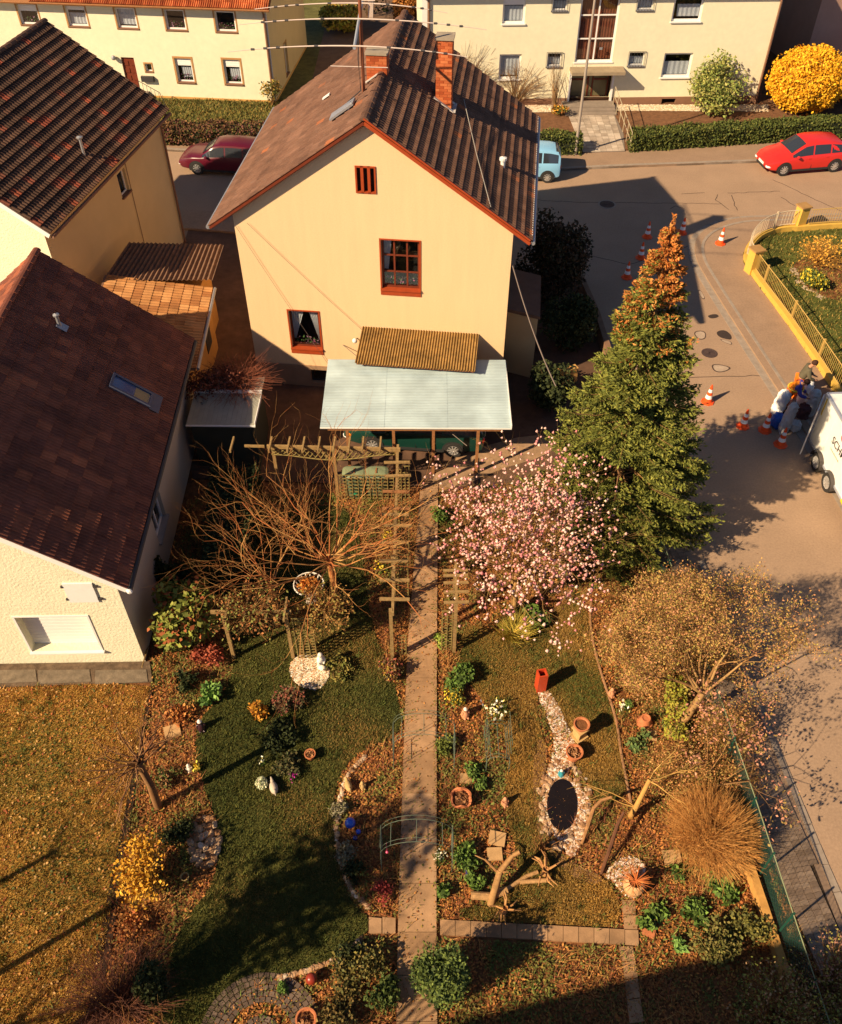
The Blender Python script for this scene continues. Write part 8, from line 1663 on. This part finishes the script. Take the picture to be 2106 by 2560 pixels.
# ================================================================== POND, STONES, PEBBLES
ps = thing('rock_pond', 'small dark pond ringed by pebbles and stones', 'pond', tuple(G(1407, 2015)))
rockm = tilemat('pond_stone', [(0, (.26, .13, .06)), (.4, (.40, .24, .13)), (.8, (.52, .37, .24)), (1, (.68, .56, .44))], .85)
oval = lambda a, s: (1405 + s * 34 * math.cos(a) , 2014 + s * 58 * math.sin(a))
polysheet('water', smoothpts([G(*oval(a * math.pi / 6, 1.15)) for a in range(12)], 2), .048, mat('pond_water', (.012, .008, .006), .12, .2, 5, spec=.6), None, None).parent = ps
bpy.data.objects['water'].matrix_local = pmat(ps).inverted()
rocks = []
for k in range(5):
    f = MB().blob((0, 0, 0), (.5, .38, .25), 7, 4, .22); f.v = [(x, y, z + random.uniform(-.03, .03)) for x, y, z in f.v]; me = bpy.data.meshes.new('stone'); me.from_pydata(f.v, [], f.f); me.materials.append(rockm); rocks.append(me)
def stones(parent, pts, smin, smax):
    inv = pmat(parent).inverted() if parent.location.length else Matrix()
    for p in pts:
        o = bpy.data.objects.new('stone', random.choice(rocks)); COL.objects.link(o); o.parent = parent; s = random.uniform(smin, smax); o.matrix_local = inv @ Matrix.Translation((p[0], p[1], s * .12)) @ Matrix.Rotation(random.uniform(0, 6.28), 4, 'Z') @ Matrix.Rotation(random.gauss(0, .2), 4, 'X') @ Matrix.Scale(s, 4)
pts = []
for k in range(150): a = random.uniform(0, 6.28); q = random.uniform(1.15, 1.95); u, v = oval(a, q); pts.append(G(u + (8 if math.cos(a) > 0 else 0), v))
stones(ps, pts, .07, .2)
PC_ = [(.62, .45, .32), (.75, .62, .5), (.45, .25, .13), (.34, .16, .08), (.82, .74, .66), (.5, .32, .2)]
pebbles('pond_pebbles', smoothpts(GP((1360, 1930), (1400, 1925), (1440, 1960), (1478, 2000), (1475, 2060), (1445, 2120), (1430, 2150), (1395, 2100), (1358, 2040)), 1), 1700, .035, PC_, .02, ps, excl=[npa([G(*oval(a * math.pi / 6, 1.0)) for a in range(12)])])
pbs = thing('pebble_strip', 'winding strip of pale pebbles leading from the red lantern to the pond', 'pebbles', tuple(G(1400, 1830)))
pebbles('pebbles', smoothpts(GP((1340, 1725), (1365, 1722), (1395, 1760), (1415, 1810), (1440, 1860), (1425, 1930), (1385, 1960), (1378, 1900), (1390, 1850), (1370, 1800)), 1), 1700, .035, PC_, .02, pbs)
pbr = thing('pebble_patch', 'round patch of white pebbles under the seated white figure', 'pebbles', tuple(G(765, 1685)))
pebbles('pebbles', smoothpts(GP((730, 1650), (770, 1632), (815, 1650), (825, 1690), (800, 1725), (755, 1720), (725, 1690)), 1), 1500, .045, [(.75, .55, .38), (.85, .7, .5), (.6, .36, .2), (.85, .78, .66)], .02, pbr)
pbl = thing('pebble_patch', 'pale pebbles around the dried spiky plant', 'pebbles', tuple(G(1560, 2190)))
pebbles('pebbles', smoothpts(GP((1510, 2190), (1540, 2150), (1590, 2140), (1620, 2170), (1600, 2240), (1570, 2250), (1530, 2200)), 1), 900, .03, PC_, .02, pbl)
kb = thing('bed_edging', 'line of small rim stones along the kidney-shaped bed', 'edging stones', tuple(G(850, 2100)))
rim = [Vector((p.x, p.y, 0)) for p in smoothpts(GP((915, 1890), (880, 1920), (855, 1975), (842, 2040), (842, 2110), (860, 2185), (885, 2235), (920, 2270)), 2, False)]
pts = []
for a, b in zip(rim[:-1], rim[1:]): pts += [a.lerp(b, t) + Vector((random.gauss(0, .02), 0, 0)) for t in (0, .25, .5, .75)]
stones(kb, pts, .08, .16)
kb2 = thing('bed_edging', 'curved row of rim stones round the bottom bed', 'edging stones', tuple(G(800, 2420)))
rim = smoothpts(GP((700, 2445), (760, 2430), (830, 2405), (880, 2375), (905, 2345)), 2, False); pts = []
for a, b in zip(rim[:-1], rim[1:]): pts += [a.lerp(b, t) for t in (0, .3, .6)]
stones(kb2, pts, .1, .18)
fs = thing('stone_circle', 'round patio of flat brown flagstones at the left edge of the lawn', 'flagstones', tuple(G(512, 2105)))
pts = [G(512 + 36 * r * math.cos(a), 2105 + 62 * r * math.sin(a)) for r, n_ in ((.95, 16), (.62, 11), (.3, 5)) for a in [2 * math.pi * k / n_ for k in range(n_)]]
stones(fs, pts, .18, .3)
cc = thing('cobble_circle', 'shaded circle of small cobbles at the bottom left edge', 'cobbles', tuple(G(640, 2580)))
cb_ = MB().box(-.05, .05, -.05, .05, -.03, .02); me = bpy.data.meshes.new('cobble'); me.from_pydata(cb_.v, [], cb_.f); me.materials.append(tilemat('cobble_m', [(0, (.09, .06, .045)), (1, (.17, .12, .09))], .9)); c0 = G(650, 2600); nn_ = 0
for r in np.arange(.15, 1.25, .115):
    for k in range(int(2 * math.pi * r / .115)):
        if .45 < r < .7: continue
        a = k / int(2 * math.pi * r / .115) * 2 * math.pi; x, y = c0.x + r * math.cos(a), c0.y + r * math.sin(a)
        if y < 4.9 or nn_ > 290: continue
        o = bpy.data.objects.new('cobble', me); COL.objects.link(o); o.parent = cc; o.matrix_local = pmat(cc).inverted() @ Matrix.Translation((x, y, .01 + random.uniform(0, .01))) @ Matrix.Rotation(a, 4, 'Z'); nn_ += 1
flat = mat('flat_stone', (.48, .29, .13), .9, .15, 6, .3, 40)
for (u, v, s, lb) in ((1243, 2098, .19, 'pale square stone slab lying in dry leaves, upper of the two'), (1237, 2137, .17, 'pale square stone slab lying in dry leaves, lower of the two'), (1680, 2145, .2, 'square stone slab behind the spiky plant'), (1622, 2330, .13, 'orange upright roof tile in the lower right bed'), (1165, 1948, .14, 'rounded stone above the square terracotta pot'), (432, 1830, .2, 'flat square slab in the left garden bed'), (1625, 1840, .16, 'tan flat stone between the right bed plants')):
    g = G(u, v); o = MB().box(-s, s, -s * .85, s * .85, -.01, .05).build('flat_stone', terra if 'tile' in lb else flat); g.z = u % 7 * .004; o.location = g; o.rotation_euler = (0, 0, random.uniform(-.5, .5)); tag(o, lb, 'stone')
# wire bowl planter under the bare tree
g = G(778, 1500); t = thing('bowl_planter', 'white openwork bowl filled with orange leaves on a foot under the bare tree', 'planter', tuple(g)); f = MB()
n = 20
for k in range(n):
    a = 2 * math.pi * k / n; a2 = a + .3; f.tube([(.12 * math.cos(a), .12 * math.sin(a), .45), (.33 * math.cos(a2), .33 * math.sin(a2), .55), (.42 * math.cos(a2), .42 * math.sin(a2), .72)], .012, 4); a2 = a - .3; f.tube([(.12 * math.cos(a), .12 * math.sin(a), .45), (.33 * math.cos(a2), .33 * math.sin(a2), .55), (.42 * math.cos(a2), .42 * math.sin(a2), .72)], .012, 4)
f.tube([(.42 * math.cos(2 * math.pi * k / 24), .42 * math.sin(2 * math.pi * k / 24), .72) for k in range(25)], .018, 6); f.build('openwork_bowl', wst, t); MB().lathe([(.18, 0), (.07, .1), (.06, .4), (.13, .46)], 14).build('foot', wst, t)
P = cloud((g.x, g.y, .64), (.34, .34, .1), 700, .0); V, F, c = leafquads(P, .06, pick([(.6, .22, .04), (.5, .17, .03), (.7, .3, .07)], 700)); npmesh('leaf_filling', V, F, fol, t, c, kind='stuff')
o = MB().bar(G(372, 1612, 0) + Vector((0, 0, .0)), G(368, 1700, 0) + Vector((0, 0, .6)), .03, .03).build('stake', wood); tag(o, 'thin wooden stake leaning at the corner of the low cream house', 'stake')
